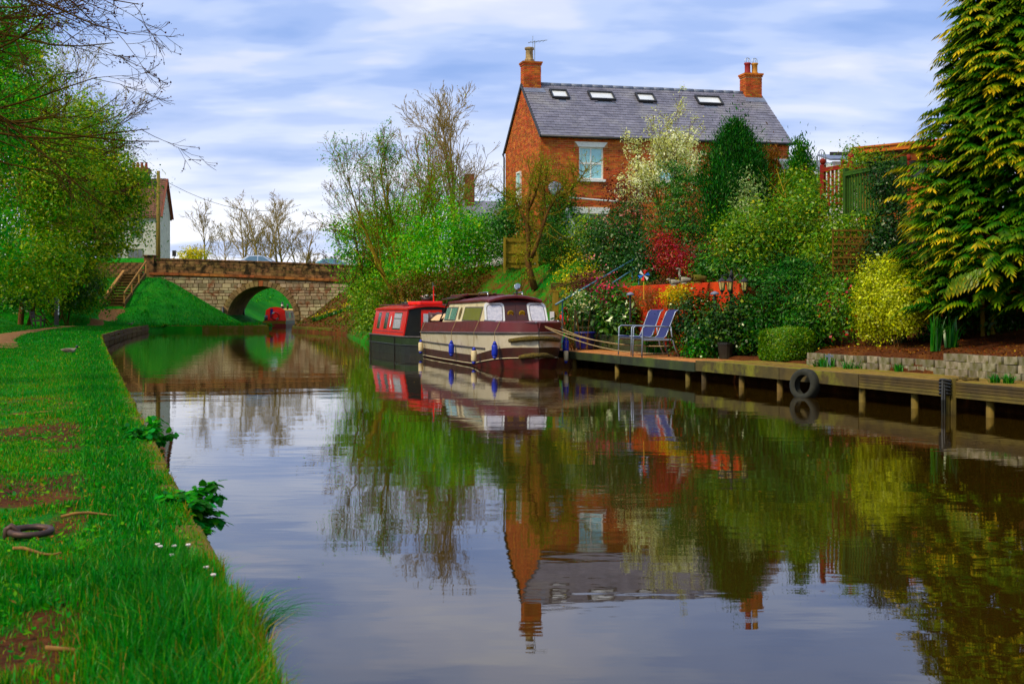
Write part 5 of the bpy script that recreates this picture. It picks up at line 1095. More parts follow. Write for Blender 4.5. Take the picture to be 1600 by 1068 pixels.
# ducks
mat('duck_brown', S(112, 98, 84), S(70, 60, 52), rough=.8, scale=14); mat('duck_grey', S(150, 140, 130), S(96, 88, 80), rough=.8, scale=14); mat('duck_head', S(18, 44, 34), S(12, 24, 22), rough=.4); mat('duck_bill', S(196, 170, 60), S(160, 130, 40), rough=.5)
def ellip(c, r_, n_=12, m_=8):
    mb = MB(); mb.lathe([(max(r_[0]*math.sin(math.pi*i/m_), .002), -r_[2]*math.cos(math.pi*i/m_)) for i in range(m_+1)], n_); mb.V = [(v[0]+c[0], v[1]*r_[1]/r_[0]+c[1], v[2]+c[2]) for v in mb.V]; return mb
def duck(loc, rz, label, sit):
    t_ = thing('duck', label, 'duck', loc, rz); t_.scale = (.72, .72, .72); zb_ = .09 if sit else .21
    secs = []
    for x, w_, h_, zc_ in ((-.30, .015, .012, .05), (-.24, .05, .035, .035), (-.12, .10, .085, .015), (.02, .115, .10, 0), (.14, .085, .085, .01), (.20, .05, .06, .04), (.235, .035, .04, .10), (.25, .03, .034, .16 if not sit else .12)):
        secs.append([(x, w_*math.cos(a), zb_+zc_+h_*math.sin(a)) for a in np.linspace(0, 2*math.pi, 12, endpoint=False)])
    MB().loft(secs, closed=True, caps=True).build('body', 'duck_grey', t_, smooth=True)
    for sg_ in (-1, 1): ellip((-.06, sg_*.092, zb_+.03), (.17, .03, .07)).build('wing', 'duck_brown', t_, smooth=True)
    hz = zb_+(.23 if not sit else .15); h_ = ellip((.26, 0, hz), (.055, .042, .05)).build('head', 'duck_head', t_, smooth=True); MB().box((.335, 0, hz-.015), (.07, .035, .02)).build('bill', 'duck_bill', h_, bevel=.006)
    for sg_ in (-1, 1): ellip((.285, sg_*.038, hz+.012), (.008, .006, .008), 6, 4).build('eye', 'black_iron', h_)
    if not sit:
        for sg_ in (-1, 1): MB().tube([(.0, sg_*.04, 0), (.0, sg_*.04, zb_-.07)], .01, 5).build('leg', 'duck_bill', t_); 
dx_, dy_ = xat(108, 33.2), 33.2; duck((dx_, dy_, zg(dx_, dy_)+.02), R(4), 'mallard drake resting on the near grass bank', True)
dx_, dy_ = xat(204, 89), 89.0; duck((dx_, dy_, zg(dx_, dy_)), R(20), 'small duck standing on the far bank below the steps', False)
# mooring ring and sticks on the near bank
mat('rusty_iron', S(92, 70, 62), S(58, 46, 44), rough=.55, metal=.5, scale=12, bump=.3)
rx, ry = xat(38, 6.45), 6.45; rz_ = zg(rx, ry); mr = thing('mooring_ring', 'heavy iron mooring ring lying on bare soil by the path', 'mooring ring', (rx, ry, rz_), R(10))
MB().tube([(.095*math.cos(a)+.03, .085*math.sin(a), .034+.006*math.sin(a)) for a in np.linspace(0, 2*math.pi, 28, endpoint=False)], .017, 9, closed=True).build('ring', 'rusty_iron', mr, smooth=True); MB().tube([(-.09, 0, -.03), (-.085, 0, .045), (-.06, 0, .062), (-.035, 0, .045), (-.03, 0, -.03)], .016, 8).build('staple', 'rusty_iron', mr, smooth=True)
mat('dead_stick', S(150, 116, 70), S(104, 76, 44), rough=.9, scale=20)
for i, (px, py, D, l, a, lb) in enumerate(((95, 820, 6.9, .34, 20, 'dry pale stick lying just beyond the mooring ring'), (20, 880, 5.8, .22, -4, 'short dark stick on the soil below the mooring ring'), (70, 1030, 4.2, .30, 22, 'dry twig lying at the bottom edge of the bank grass'), (160, 975, 4.7, .2, 14, 'short straw coloured stick half sunk in the long grass'), (20, 640, 14, .5, 3, 'dead stick beside the bare towpath patch'))):
    x_, y_ = xat(px, D), D; q = random.Random(i); c, s_ = math.cos(R(a)), math.sin(R(a)); o = MB().tube([(c*t_*l, s_*t_*l, .02+.015*math.sin(t_*5+i)) for t_ in np.linspace(0, 1, 6)], [.008, .009, .008, .007, .006, .004], 6).build('fallen_stick', 'dead_stick', smooth=True); o.location = (x_, y_, zg(x_, y_)+.012); tag(o, lb, 'stick')
# garden bits
mat('blue_pipe', S(84, 124, 146), S(64, 100, 124), rough=.4); hr = thing('handrail', 'pair of slim blue handrails climbing the garden steps', 'handrail', at(900, 455, 36))
H0 = at(900, 455, 36)
for (p0, p1) in (((868, 476, 35.2), (994, 403, 38.0)), ((925, 463, 34.6), (1002, 413, 37.0))):
    a, b = at(*p0)-H0, at(*p1)-H0; MB().tube([a, b], .026, 7).build('rail', 'blue_pipe', hr, smooth=True)
    for t_ in (.08, .5, .95): c = a.lerp(b, t_); MB().tube([c, (c.x, c.y, zg(c.x+H0.x, c.y+H0.y)-H0.z-.1)], .022, 6).build('post', 'blue_pipe', hr)
x_, y_ = xat(868, 36.5), 36.5; o = thing('fence_post', 'old timber post with a crosspiece beside the forsythia', 'post', (x_, y_, zg(x_, y_)-.1)); MB().box((0, 0, .75), (.17, .17, 1.6)).build('post', 'fence_board', o, bevel=.01); MB().box((-.02, 0, 1.57), (.34, .19, .05)).build('top_board', 'fence_board', o); MB().box((-.1, -.1, .75), (.12, .04, .5)).build('notice', 'white_paint', o)
bd = thing('brushwood_bundle', 'bundle of bare sticks resting on the old timber post', 'sticks', (x_+.02, y_, zg(x_, y_)+1.50)); q = random.Random(5)
for i in range(9): a = q.uniform(-.1, .5); MB().tube([(-.15, q.uniform(-.05, .05), .02+.02*i), (.5, .1*q.random(), .08+a*.3), (1.0+q.random()*.4, .2*q.random(), .12+a*.8)], [.010, .008, .004], 5).build('stick', 'old_timber', bd)
mat('barrel_blue', S(24, 30, 120), S(18, 22, 90), rough=.4, coat=.3); o = thing('blue_tub', 'dark blue plastic tub behind the cruiser bow', 'tub', jp(33.6, .75, .40)); MB().lathe([(.20, 0), (.24, .05), (.26, .42), (.28, .45), (.25, .46), (.22, .1)], 18).build('tub_body', 'barrel_blue', o, smooth=True); MB().lathe([(.27, .40), (.285, .41), (.285, .44), (.27, .45)], 18).build('rim', 'barrel_blue', o, smooth=True)
o = thing('hose_coil', 'loose coils of bright orange hose hung beside the laurel', 'hose', at(884, 494, 36.0)); 
for i in range(6): MB().tube([((.10+.02*i)*math.cos(a)*.7, .05*i+.03*math.sin(a), (.24-.02*i)*math.sin(a)) for a in np.linspace(0, 2*math.pi, 16, endpoint=False)], .028, 6, closed=True).build('coil', 'orange_red', o, smooth=True)
o = thing('slatted_bench', 'small dark green slatted bench frame beside the orange hose', 'bench', jp(34.2, .95, .38)); 
for z_ in (.35, .55, .75, .95): MB().xbox(-.22, .22, 0, .03, z_, z_+.06).build('slat', 'green_fascia', o)
for x in (-.25, .25): MB().xbox(x-.025, x+.025, 0, .05, 0, 1.05).build('upright', 'green_fascia', o)
mat('stone_grey', S(170, 166, 154), S(120, 116, 104), rough=.9, scale=8, bump=.4); mat('terracotta', S(176, 132, 92), S(140, 100, 70), rough=.85, scale=6)
def goose(px, py, D, label, m_, s_=1.0, low=False):
    p = at(px, py, D); t_ = thing('stone_goose', label, 'statue', p, R(200), None); hn = .1 if low else .34
    MB().loft([[(x*s_, w_*s_*math.cos(a), (zc_+h_*math.sin(a))*s_) for a in np.linspace(0, 2*math.pi, 10, endpoint=False)] for x, w_, h_, zc_ in ((-.24, .02, .02, .14), (-.15, .08, .07, .10), (0, .11, .10, .10), (.12, .08, .08, .12))], closed=True, caps=True).build('body', m_, t_, smooth=True)
    MB().tube([(.10*s_, 0, .12*s_), (.16*s_, 0, .12*s_+hn*.5*s_), (.15*s_, 0, .1*s_+hn*s_), (.21*s_, 0, .1*s_+hn*s_), (.27*s_, 0, .085*s_+hn*s_)], [.05*s_, .032*s_, .035*s_, .03*s_, .012*s_], 8).build('neck_and_head', m_, t_, smooth=True); MB().lathe([(.1*s_, 0), (.08*s_, .03*s_)], 10).build('plinth', m_, t_)
goose(1053, 446, 29.6, 'grey stone bird ornament on the orange wall beside the irises', 'stone_grey', .7, True); goose(1069, 443, 29.2, 'pale stone goose ornament with upright neck on the orange wall', 'stone_grey', .75); goose(1090, 442, 28.8, 'mossy stone animal ornament at the end of the orange wall', 'edging', .95, True)
for px, Y, d_, h_, r_, m_, lb in ((1021, 28.3, 1.25, .20, .15, 'stone_grey', 'pale round stone pot at the foot of the planter wall'), (1137, 27.0, 1.22, .34, .17, 'boat_black', 'dark square tub half hidden under the ivy'),):
    o = thing('plant_pot', lb, 'pot', jp(Y, d_, .41)); MB().lathe([(r_*.75, 0), (r_, h_*.85), (r_*1.08, h_*.86), (r_*1.08, h_), (r_*.9, h_), (r_*.85, h_*.8)], 16).build('pot_body', m_, o, smooth=False); MB().lathe([(r_*.88, h_*.8), (.01, h_*.82)], 16).build('soil', 'old_timber', o)
o = MB().xbox(-.3, .3, -.1, .1, 0, .11).build('kerb_stone', 'terracotta', bevel=.03); o.location = jp(28.1, 1.15, .44); o.rotation_euler = (0, 0, az); tag(o, 'rough buff stone lying behind the jetty edge near the ferns', 'stone')
for px, py, D, lb in ((985, 470, 30.5, 'grey mushroom topped garden light above the laurel'), (1117, 470, 27.6, 'grey mushroom topped garden light left of the lamp post')):
    p = at(px, py, D); o = thing('garden_light', lb, 'garden light', p, 0); MB().lathe([(.10, .13), (.085, .17), (.03, .20), (.0, .205)], 14).build('cap', 'lead', o, smooth=True); MB().tube([(0, 0, .14), (0, 0, -.5)], .025, 8).build('stem', 'black_iron', o)
mat('vane_blue', S(40, 120, 220), S(30, 90, 190), rough=.5); o = thing('windmill_ornament', 'colourful toy windmill ornament among the irises', 'windmill', at(1006, 447, 30.2)); MB().tube([(0, 0, -.3), (0, 0, .25)], .01, 5).build('stem', 'yellow_paint', o)
for i in range(6): a = i*math.pi/3; MB().prism([(0, -.02, .25), (.14*math.cos(a), -.02, .25+.14*math.sin(a)), (.12*math.cos(a+.6), -.03, .25+.12*math.sin(a+.6))], (0, .008, 0)).build('vane', ('vane_blue', 'orange_red', 'white_paint')[i % 3], o)
o = thing('lattice_obelisk', 'pale wire garden obelisk in front of the grey roof', 'obelisk', at(1284, 255, 34)); 
for i in range(5): x = -.10+.05*i; MB().tube([(x, 0, -.3), (x*1.0, 0, .18+.12*math.cos(x*12)), ], .008, 4).build('wire', 'wire', o)
MB().tube([(.12*math.cos(a), 0, .05+.30*math.sin(a)) for a in np.linspace(0, 2*math.pi, 18, endpoint=False)], .012, 5, closed=True).build('hoop', 'wire', o)
mat('rock', S(150, 96, 66), S(104, 76, 60), rough=.95, scale=5, orand=.3, bump=.5)
q = random.Random(9)
for i, (px, lb) in enumerate(((1345, 'reddish rock in the flower bed beside the golden bush'), (1356, 'tan rock lying in front of the reddish one'), (1366, 'blue grey stone lying right of the tan rock'))):
    o = ellip((0, 0, 0), (.11-.02*i, .09, .07), 9, 6); o.V = [(v[0]*(1+.2*math.sin(v[1]*40+i)), v[1], v[2]*(1+.25*math.sin(v[0]*35+i*2))) for v in o.V]; ob_ = o.build('rock', 'rock' if i < 2 else 'lead'); x_, y_ = xat(px, 21.9-.15*i), 21.9-.15*i; ob_.location = (x_, y_, zg(x_, y_)+.03); tag(ob_, lb, 'rock')
# ================================================================== VEGETATION
def leafquads(P, T, N, L, W, fold=.12):
    T = nrm(T); B = nrm(np.cross(N, T)); N = np.cross(T, B)
    L, W = L[:, None], W[:, None]
    V = np.stack([P-T*L*.5, P+B*W*.5-N*W*fold-T*L*.05, P+T*L*.5-N*L*.10, P-B*W*.5-N*W*fold-T*L*.05], 1).reshape(-1, 3)
    i4 = np.arange(len(P))[:, None]*4; return V, i4+np.array([[0, 1, 2, 3]])
def crown_pts(rng, blobs, n, per=26, cs=.22, inner=.35, flat=.75):
    """leaf centres in clumps spread through ellipsoids; returns points and outward directions"""
    vol = np.array([(b[1][0]*b[1][1]*b[1][2])**.72*(b[2] if len(b) > 2 else 1) for b in blobs]); vol /= vol.sum()
    Ps, Ns, Ct = [], [], []
    for b, v in zip(blobs, vol):
        m_ = max(3, int(n*v/per)); d = nrm(rng.normal(size=(m_, 3))); rad = inner+(1.04-inner)*rng.random(m_)**.45
        bump_ = 1+.20*np.sin(d[:, 0]*5+b[0][0]*3)*np.cos(d[:, 2]*6+b[0][1])+.13*np.sin(d[:, 1]*9+d[:, 2]*7)+.10*np.sin(d[:, 0]*13-d[:, 2]*11)+.22*(rng.random(m_) < .07)
        c = np.array(b[0])+d*np.array(b[1])*(rad*bump_)[:, None]; sz = cs*rng.uniform(.6, 1.5, m_)
        k_ = rng.poisson(per, m_); idx = np.repeat(np.arange(m_), k_)
        off_ = rng.normal(size=(len(idx), 3))*sz[idx][:, None]*np.array([1, 1, flat])
        Ps.append(c[idx]+off_); Ns.append(nrm(d[idx]*.55+np.array([0, 0, .55])+nrm(off_)*.5+rng.normal(size=(len(idx), 3))*.45)); Ct.append(np.repeat(rng.random(m_), k_))
    return np.concatenate(Ps), np.concatenate(Ns), np.concatenate(Ct)
def foliage(rng, blobs, n, size, asp=.55, per=26, cs=.22, inner=.35, tintsd=.16, tintmu=.5, clumpvar=.35, droop=0.0, up=0.0, zmin=None, flat=.75):
    P, N, C = crown_pts(rng, blobs, n, per, cs, inner, flat)
    if zmin is not None: k_ = P[:, 2] > zmin; P, N, C = P[k_], N[k_], C[k_]
    T = np.cross(N, rng.normal(size=P.shape)); T = nrm(T)+np.array([0, 0, up-droop]); L = size*rng.uniform(.5, 1.3, len(P))*(.7+.7*((C*7.13) % 1))
    V, Q = leafquads(P, T, N, L, L*asp*rng.uniform(.8, 1.2, len(P)))
    t_ = np.clip(tintmu+rng.normal(size=len(P))*tintsd+(C-.5)*clumpvar, 0, 1)
    return V, Q, np.repeat(t_, 4)
def vtree(rng, starts, dirs, lens, rads, levels, m0=7, wander0=.08, up0=.05):
    """branching skeleton, one array per level"""
    p = np.array(starts, float); d = nrm(np.array(dirs, float)); L = np.array(lens, float); r = np.array(rads, float)
    out_ = []; m_, wd, up = m0, wander0, up0
    for lv in [None]+levels:
        if lv is not None:
            par_, rad_, dr__, Lp = prev; n_ = len(par_); k_ = lv['n']; mm = par_.shape[1]
            idx = np.repeat(np.arange(n_), k_); t_ = lv.get('t0', .25)+(1-lv.get('t0', .25))*rng.random(len(idx))**lv.get('tp', 1.0); f_ = t_*(mm-1); i0 = np.minimum(f_.astype(int), mm-2); fr_ = (f_-i0)[:, None]
            p = par_[idx, i0]*(1-fr_)+par_[idx, i0+1]*fr_; base_d = nrm(par_[idx, i0+1]-par_[idx, i0])
            rnd_ = rng.normal(size=p.shape); perp = nrm(rnd_-base_d*(rnd_*base_d).sum(1, keepdims=True)); a = np.radians(rng.normal(lv['ang'], lv.get('sd', 9), len(idx)))[:, None]
            d = nrm(base_d*np.cos(a)+perp*np.sin(a)); L = Lp[idx]*rng.uniform(*lv['lf'], len(idx))*(1.1-.55*t_); rr0 = rad_[idx, i0]; r = np.minimum(rr0*lv['rf'], rr0*.95)
            m_, wd, up = lv.get('m', 5), lv.get('w', .14), lv.get('up', .06)
        path = [p]; cur = p
        for s_ in range(m_-1):
            cur = cur+d*(L/(m_-1))[:, None]; path.append(cur); d = nrm(d+rng.normal(size=d.shape)*wd+np.array([0, 0, up]))
        par_ = np.stack(path, 1); rad_ = r[:, None]*np.linspace(1, .2, m_)[None, :]
        out_.append((par_, rad_)); prev = (par_, rad_, d, L)
    return out_
def tubes_np(sk, sides=(7, 5, 4, 3, 3, 3), rmin=.0):
    Vs, Qs, off_ = [], [], 0
    for lv, (P, Rr) in enumerate(sk):
        k_ = sides[min(lv, len(sides)-1)]; n_, m_ = P.shape[:2]; T = np.gradient(P, axis=1); T = nrm(T); ref = np.where(np.abs(T[..., 2:3]) > .8, np.array([1., 0, 0]), np.array([0, 0, 1.])); U = nrm(np.cross(T, ref)); W = np.cross(T, U)
        a = np.arange(k_)*2*np.pi/k_; rad = np.maximum(Rr, rmin)[..., None, None]
        ring = P[:, :, None, :]+rad*(U[:, :, None, :]*np.cos(a)[None, None, :, None]+W[:, :, None, :]*np.sin(a)[None, None, :, None])
        Vs.append(ring.reshape(-1, 3)); base_ = (np.arange(n_)[:, None, None]*m_+np.arange(m_-1)[None, :, None])*k_+np.arange(k_)[None, None, :]; nx = (np.arange(n_)[:, None, None]*m_+np.arange(m_-1)[None, :, None])*k_+(np.arange(k_)+1)[None, None, :] % k_
        Qs.append(np.stack([base_, nx, nx+k_, base_+k_], -1).reshape(-1, 4)+off_); off_ += n_*m_*k_
    return np.concatenate(Vs), np.concatenate(Qs)
def tips(sk, lv=-1): P = sk[lv][0]; return P.reshape(-1, 3)
def leaf_on(rng, P, size, spread, asp=.55, mu=.5, sd=.18, up=.2):
    P = P+rng.normal(size=P.shape)*spread; N = nrm(rng.normal(size=P.shape)*.6+np.array([0, 0, .7])); T = np.cross(N, rng.normal(size=P.shape)); L = size*rng.uniform(.6, 1.4, len(P))
    V, Q = leafquads(P, nrm(T)+np.array([0, 0, up]), N, L, L*asp); return V, Q, np.repeat(np.clip(rng.normal(mu, sd, len(P)), 0, 1), 4)
def cat3(*a):
    off_ = 0; Vs, Qs, Ts = [], [], []
    for V, Q, T in a: Vs.append(V); Qs.append(Q+off_); Ts.append(T); off_ += len(V)
    return np.concatenate(Vs), np.concatenate(Qs), np.concatenate(Ts)
def put(name, V, Q, m_, parent, T=None, smooth=False):
    loc = np.array(parent.location); o = npmesh(name, np.asarray(V)-loc, Q, m_, parent, smooth, T)
    if T is not None: o['kind'] = 'stuff'
    return o
G = lambda a, b, c, d=None, **k_: [(0, a), (.45, b), (1, c)] if d is None else [(0, a), (.4, b), (.75, c), (1, d)]
leafmat('leaf_hedge', G(S(26, 84, 2), S(66, 132, 3), S(132, 164, 8), S(182, 178, 32)), trans=.38, gloss=.04)
leafmat('leaf_bright', G(S(30, 104, 3), S(70, 156, 6), S(136, 188, 18), S(186, 200, 54)), trans=.4, gloss=.04)
leafmat('leaf_olive', G(S(84, 92, 14), S(130, 134, 26), S(172, 164, 50), S(190, 166, 80)), trans=.35, gloss=.03)
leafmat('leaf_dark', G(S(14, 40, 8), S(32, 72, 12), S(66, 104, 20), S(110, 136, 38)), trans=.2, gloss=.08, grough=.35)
leafmat('leaf_mid', G(S(14, 52, 8), S(34, 92, 14), S(80, 132, 24), S(140, 164, 50)), trans=.32, gloss=.06)
leafmat('leaf_climber', G(S(38, 78, 4), S(82, 128, 6), S(142, 164, 16), S(190, 172, 40)), trans=.36, gloss=.05)
leafmat('leaf_laurel', G(S(12, 40, 10), S(36, 78, 22), S(84, 120, 48), S(150, 170, 96)), trans=.18, gloss=.09, grough=.28)
leafmat('leaf_ivy', G(S(12, 34, 10), S(30, 68, 20), S(72, 104, 38), S(150, 160, 80)), trans=.2, gloss=.07, grough=.3)
leafmat('leaf_gold', G(S(104, 118, 4), S(172, 184, 10), S(208, 214, 22), S(228, 230, 74)), trans=.35, gloss=.06)
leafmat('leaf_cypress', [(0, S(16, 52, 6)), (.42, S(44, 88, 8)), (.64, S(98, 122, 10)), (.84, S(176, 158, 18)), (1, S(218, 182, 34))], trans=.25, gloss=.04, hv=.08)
leafmat('leaf_conifer', G(S(8, 40, 8), S(22, 74, 12), S(48, 104, 16), S(86, 128, 30)), trans=.15, gloss=.04)
leafmat('leaf_brown', G(S(70, 48, 14), S(112, 76, 24), S(140, 104, 40)), trans=.25, gloss=.03)
leafmat('leaf_red', G(S(84, 6, 14), S(150, 12, 26), S(190, 30, 40)), trans=.35, gloss=.05)
leafmat('leaf_purple', G(S(40, 12, 18), S(70, 22, 30), S(110, 44, 44)), trans=.25, gloss=.05)
leafmat('blossom', G(S(150, 160, 80), S(214, 216, 160), S(244, 244, 226), S(250, 250, 244)), trans=.4, gloss=.03, hv=.04)
leafmat('leaf_yellow', G(S(90, 120, 10), S(180, 176, 20), S(226, 204, 36), S(240, 220, 60)), trans=.35, gloss=.03)
leafmat('petal_pink', G(S(200, 70, 90), S(222, 130, 136), S(240, 200, 190)), trans=.35, gloss=.03, hv=.05)
leafmat('petal_magenta', G(S(150, 20, 80), S(206, 50, 110), S(230, 90, 140)), trans=.35, gloss=.03)
leafmat('leaf_heather', G(S(50, 44, 12), S(104, 84, 30), S(150, 104, 76), S(190, 130, 130)), trans=.25, gloss=.02)
leafmat('leaf_bramble', G(S(52, 34, 16), S(96, 62, 30), S(88, 96, 26), S(70, 116, 20)), trans=.25, gloss=.03)
leafmat('leaf_silver', G(S(70, 100, 50), S(130, 156, 100), S(196, 206, 170)), trans=.3, gloss=.05)
leafmat('leaf_blade', G(S(10, 60, 16), S(30, 110, 26), S(90, 150, 60)), trans=.3, gloss=.08, grough=.3)
mat('bark_grey', S(160, 142, 100), S(116, 100, 66), rough=.95, scale=6, stretch=(2, 2, .5), bump=.6, bdist=.02, spec=.1)
mat('bark_brown', S(112, 84, 54), S(76, 56, 38), rough=.95, scale=6, stretch=(2, 2, .5), bump=.6, bdist=.02, spec=.1)
mat('bark_dark', S(92, 72, 36), S(58, 46, 26), rough=.95, scale=6, stretch=(2, 2, .5), bump=.5, bdist=.02, spec=.1)
mat('bark_olive', S(150, 130, 66), S(108, 92, 46), rough=.95, scale=8, bump=.4, bdist=.01, spec=.1)

def pxblob(px0, px1, py0, py1, D, dep=None, w_=1.0):
    c = at((px0+px1)/2, (py0+py1)/2, D); rx, rz = (px1-px0)/2/F*D, (py1-py0)/2/F*D; return ((c.x, c.y, c.z), (rx, dep if dep else rx*.85, rz), w_)
def Dj(px, dj): return (11.5756+dj)/((px-800)/F+.311)      # distance of a spot dj metres behind the jetty edge on that bearing
def jblob(px0, px1, py0, py1, dj, dep=None, w_=1.0): return pxblob(px0, px1, py0, py1, Dj((px0+px1)/2, dj), dep, w_)
SEED = [100]
def shrub(name, label, blobs, n, size, m_, cat='shrub', stems=5, stem_mat='bark_brown', base=None, zoff=-.1, petals=None, **kw):
    SEED[0] += 1; rng = np.random.default_rng(SEED[0])
    c = np.mean([b[0] for b in blobs], axis=0) if base is None else np.array(base); bx0, by0 = float(c[0]), float(c[1]); gz = zg(bx0, by0)
    t_ = thing(name, label, cat, (bx0, by0, gz)); kw.setdefault('zmin', gz-.05)
    V, Q, T = foliage(rng, blobs, n, size, **kw); put('foliage', V, Q, m_, t_, T)
    if petals:
        pm, pn, psz = petals; Vp, Qp, Tp = foliage(rng, [(b[0], tuple(np.array(b[1])*1.04), 1) for b in blobs], pn, psz, asp=.9, per=5, cs=.1, inner=.85, zmin=gz); put('flowers', Vp, Qp, pm, t_, Tp)
    if stems:
        st_, dd, ll = [], [], []
        for i in range(stems):
            b = blobs[i % len(blobs)]; tgt = np.array(b[0])+rng.normal(size=3)*np.array(b[1])*.35; s0 = np.array([bx0, by0, gz+zoff])+np.append(rng.normal(size=2)*.12, 0); v = tgt-s0; st_.append(s0); dd.append(v+np.array([0, 0, .3])); ll.append(np.linalg.norm(v)*.92)
        sk = vtree(rng, st_, dd, ll, [max(.010, .011*l) for l in ll], [dict(n=5, ang=38, lf=(.3, .55), rf=.5, w=.15, up=.06)], m0=6, wander0=.10)
        Vs, Qs = tubes_np(sk, (6, 4)); put('stems', Vs, Qs, stem_mat, t_, smooth=True)
    return t_
def bare_tree(name, label, base, H, r0, n1=16, n2=9, n3=5, bark='bark_grey', seed=1, stems=1, spread=30, up=.10, leaf=None, cat='tree', group=None, rmin=.012, lean=.1, n4=0, ang2=36, lf1=(.42, .62)):
    rng = np.random.default_rng(seed); bx0, by0 = base; gz = zg(bx0, by0); t_ = thing(name, label, cat, (bx0, by0, gz), 0, group)
    st_ = [[bx0+rng.normal()*.25*(stems > 1), by0+rng.normal()*.2*(stems > 1), gz-.2] for _ in range(stems)]; dd = [[rng.normal()*lean*(1.6 if stems > 1 else 1), rng.normal()*lean, 1] for _ in range(stems)]
    lv = [dict(n=n1, ang=spread, lf=lf1, rf=.5, w=.09, up=up, m=6, t0=.18), dict(n=n2, ang=ang2, lf=(.30, .55), rf=.52, w=.12, up=up*.8, m=5, t0=.2), dict(n=n3, ang=34, lf=(.3, .6), rf=.6, w=.14, up=up*.6, m=4)]
    if n4: lv.append(dict(n=n4, ang=34, lf=(.35, .7), rf=.7, w=.16, up=up*.5, m=3))
    sk = vtree(rng, st_, dd, [H*rng.uniform(.8, 1) for _ in range(stems)], [r0*rng.uniform(.7, 1) for _ in range(stems)], lv, m0=8, wander0=.05, up0=.06)
    V, Q = tubes_np(sk[:1], (8,)); put('trunk', V, Q, bark, t_, smooth=True); V, Q = tubes_np(sk[1:], (5, 4, 3, 3), rmin); put('crown', V, Q, bark, t_, smooth=True)
    if leaf:
        lm_, ln, lsz, lspread = leaf; P = np.concatenate([tips(sk, -1), tips(sk, -2)[::3]]); k_ = rng.choice(len(P), min(ln, len(P)*3)); V, Q, T = leaf_on(rng, P[k_], lsz, lspread); put('leaves', V, Q, lm_, t_, T)
    return t_
# ------------------------------------------------------------------ left side trees
def leafy_tree(name, label, base, blobs, n, size, m_, H, r0, seed, bark='bark_brown', twigs=True, zmin=None, **kw):
    rng = np.random.default_rng(seed); bx0, by0 = base; gz = zg(bx0, by0); t_ = thing(name, label, 'tree', (bx0, by0, gz))
    sk = vtree(rng, [[bx0, by0, gz-.2], [bx0+.4, by0+.3, gz-.2]], [[.08, 0, 1], [.25, .1, 1]], [H*.9, H*.8], [r0, r0*.7], [dict(n=18, ang=45, lf=(.35, .6), rf=.45, w=.12, up=.10, m=6, t0=.12), dict(n=10, ang=38, lf=(.3, .6), rf=.5, w=.15, up=.05, m=5), dict(n=5, ang=35, lf=(.35, .6), rf=.6, w=.16, up=.05, m=4)], m0=8)
    V, Q = tubes_np(sk[:1], (8,)); put('trunk', V, Q, bark, t_, smooth=True); V, Q = tubes_np(sk[1:], (5, 4, 3), .012); put('branches', V, Q, bark, t_, smooth=True)
    V, Q, T = foliage(rng, blobs, n, size, zmin=zmin, **kw); put('crown', V, Q, m_, t_, T); return t_
leafy_tree('hedgerow_tree', 'tall green hedgerow tree overhanging the steps beside the white house', (-33.0, 88), [pxblob(40, 205, 235, 395, 86, 3.2), pxblob(150, 238, 250, 345, 87, 2.2), pxblob(90, 190, 150, 300, 88, 3), pxblob(10, 140, 370, 470, 87, 2.4), pxblob(110, 195, 330, 412, 85, 2), pxblob(90, 165, 400, 482, 90, 1.6), pxblob(165, 226, 320, 398, 86, 1.6, .45)], 78000, .18, 'leaf_hedge', 11.5, .22, 21, per=34, cs=.42, inner=.25, tintmu=.68, clumpvar=.55, zmin=1.2)
leafy_tree('hedgerow_tree', 'broad bright green tree in the middle of the left hedgerow', (-34.2, 77), [pxblob(-60, 120, 130, 330, 76, 3.6), pxblob(20, 150, 200, 360, 75, 3), pxblob(-80, 90, 20, 200, 77, 3.4), pxblob(-40, 120, 340, 470, 74, 3)], 78000, .17, 'leaf_hedge', 14, .26, 22, per=34, cs=.40, inner=.25, tintmu=.68, clumpvar=.55, zmin=1.0)
leafy_tree('hedgerow_tree', 'tall yellow green tree at the left picture edge behind bare branches', (-30.5, 63), [pxblob(-160, 60, 60, 300, 62, 3.4), pxblob(-140, 50, -60, 140, 63, 3.2), pxblob(-120, 40, 280, 440, 61, 2.4)], 46000, .16, 'leaf_bright', 14, .26, 23, per=34, cs=.36, inner=.25, tintmu=.4, clumpvar=.5, zmin=1.5)
shrub('hedge_bush', 'dark green undergrowth bush behind the bench', [pxblob(-20, 110, 400, 485, 84, 2.2), pxblob(60, 165, 410, 480, 88, 2)], 12000, .15, 'leaf_dark', cat='bush', per=30, cs=.3)
shrub('hedge_bush', 'leafy twiggy bush at the foot of the bank beside the marker post', [pxblob(96, 165, 405, 492, 89, 1.6), pxblob(40, 120, 420, 490, 90, 1.5)], 9000, .15, 'leaf_hedge', cat='bush', per=20, cs=.3, stems=9)
bare_tree('ash_tree', 'bare twiggy tree rising above the left hedgerow', (-31.8, 91), 15.5, .20, 18, 11, 7, 'bark_olive', 31, 2, 30, .10, leaf=('leaf_olive', 5000, .13, .18))
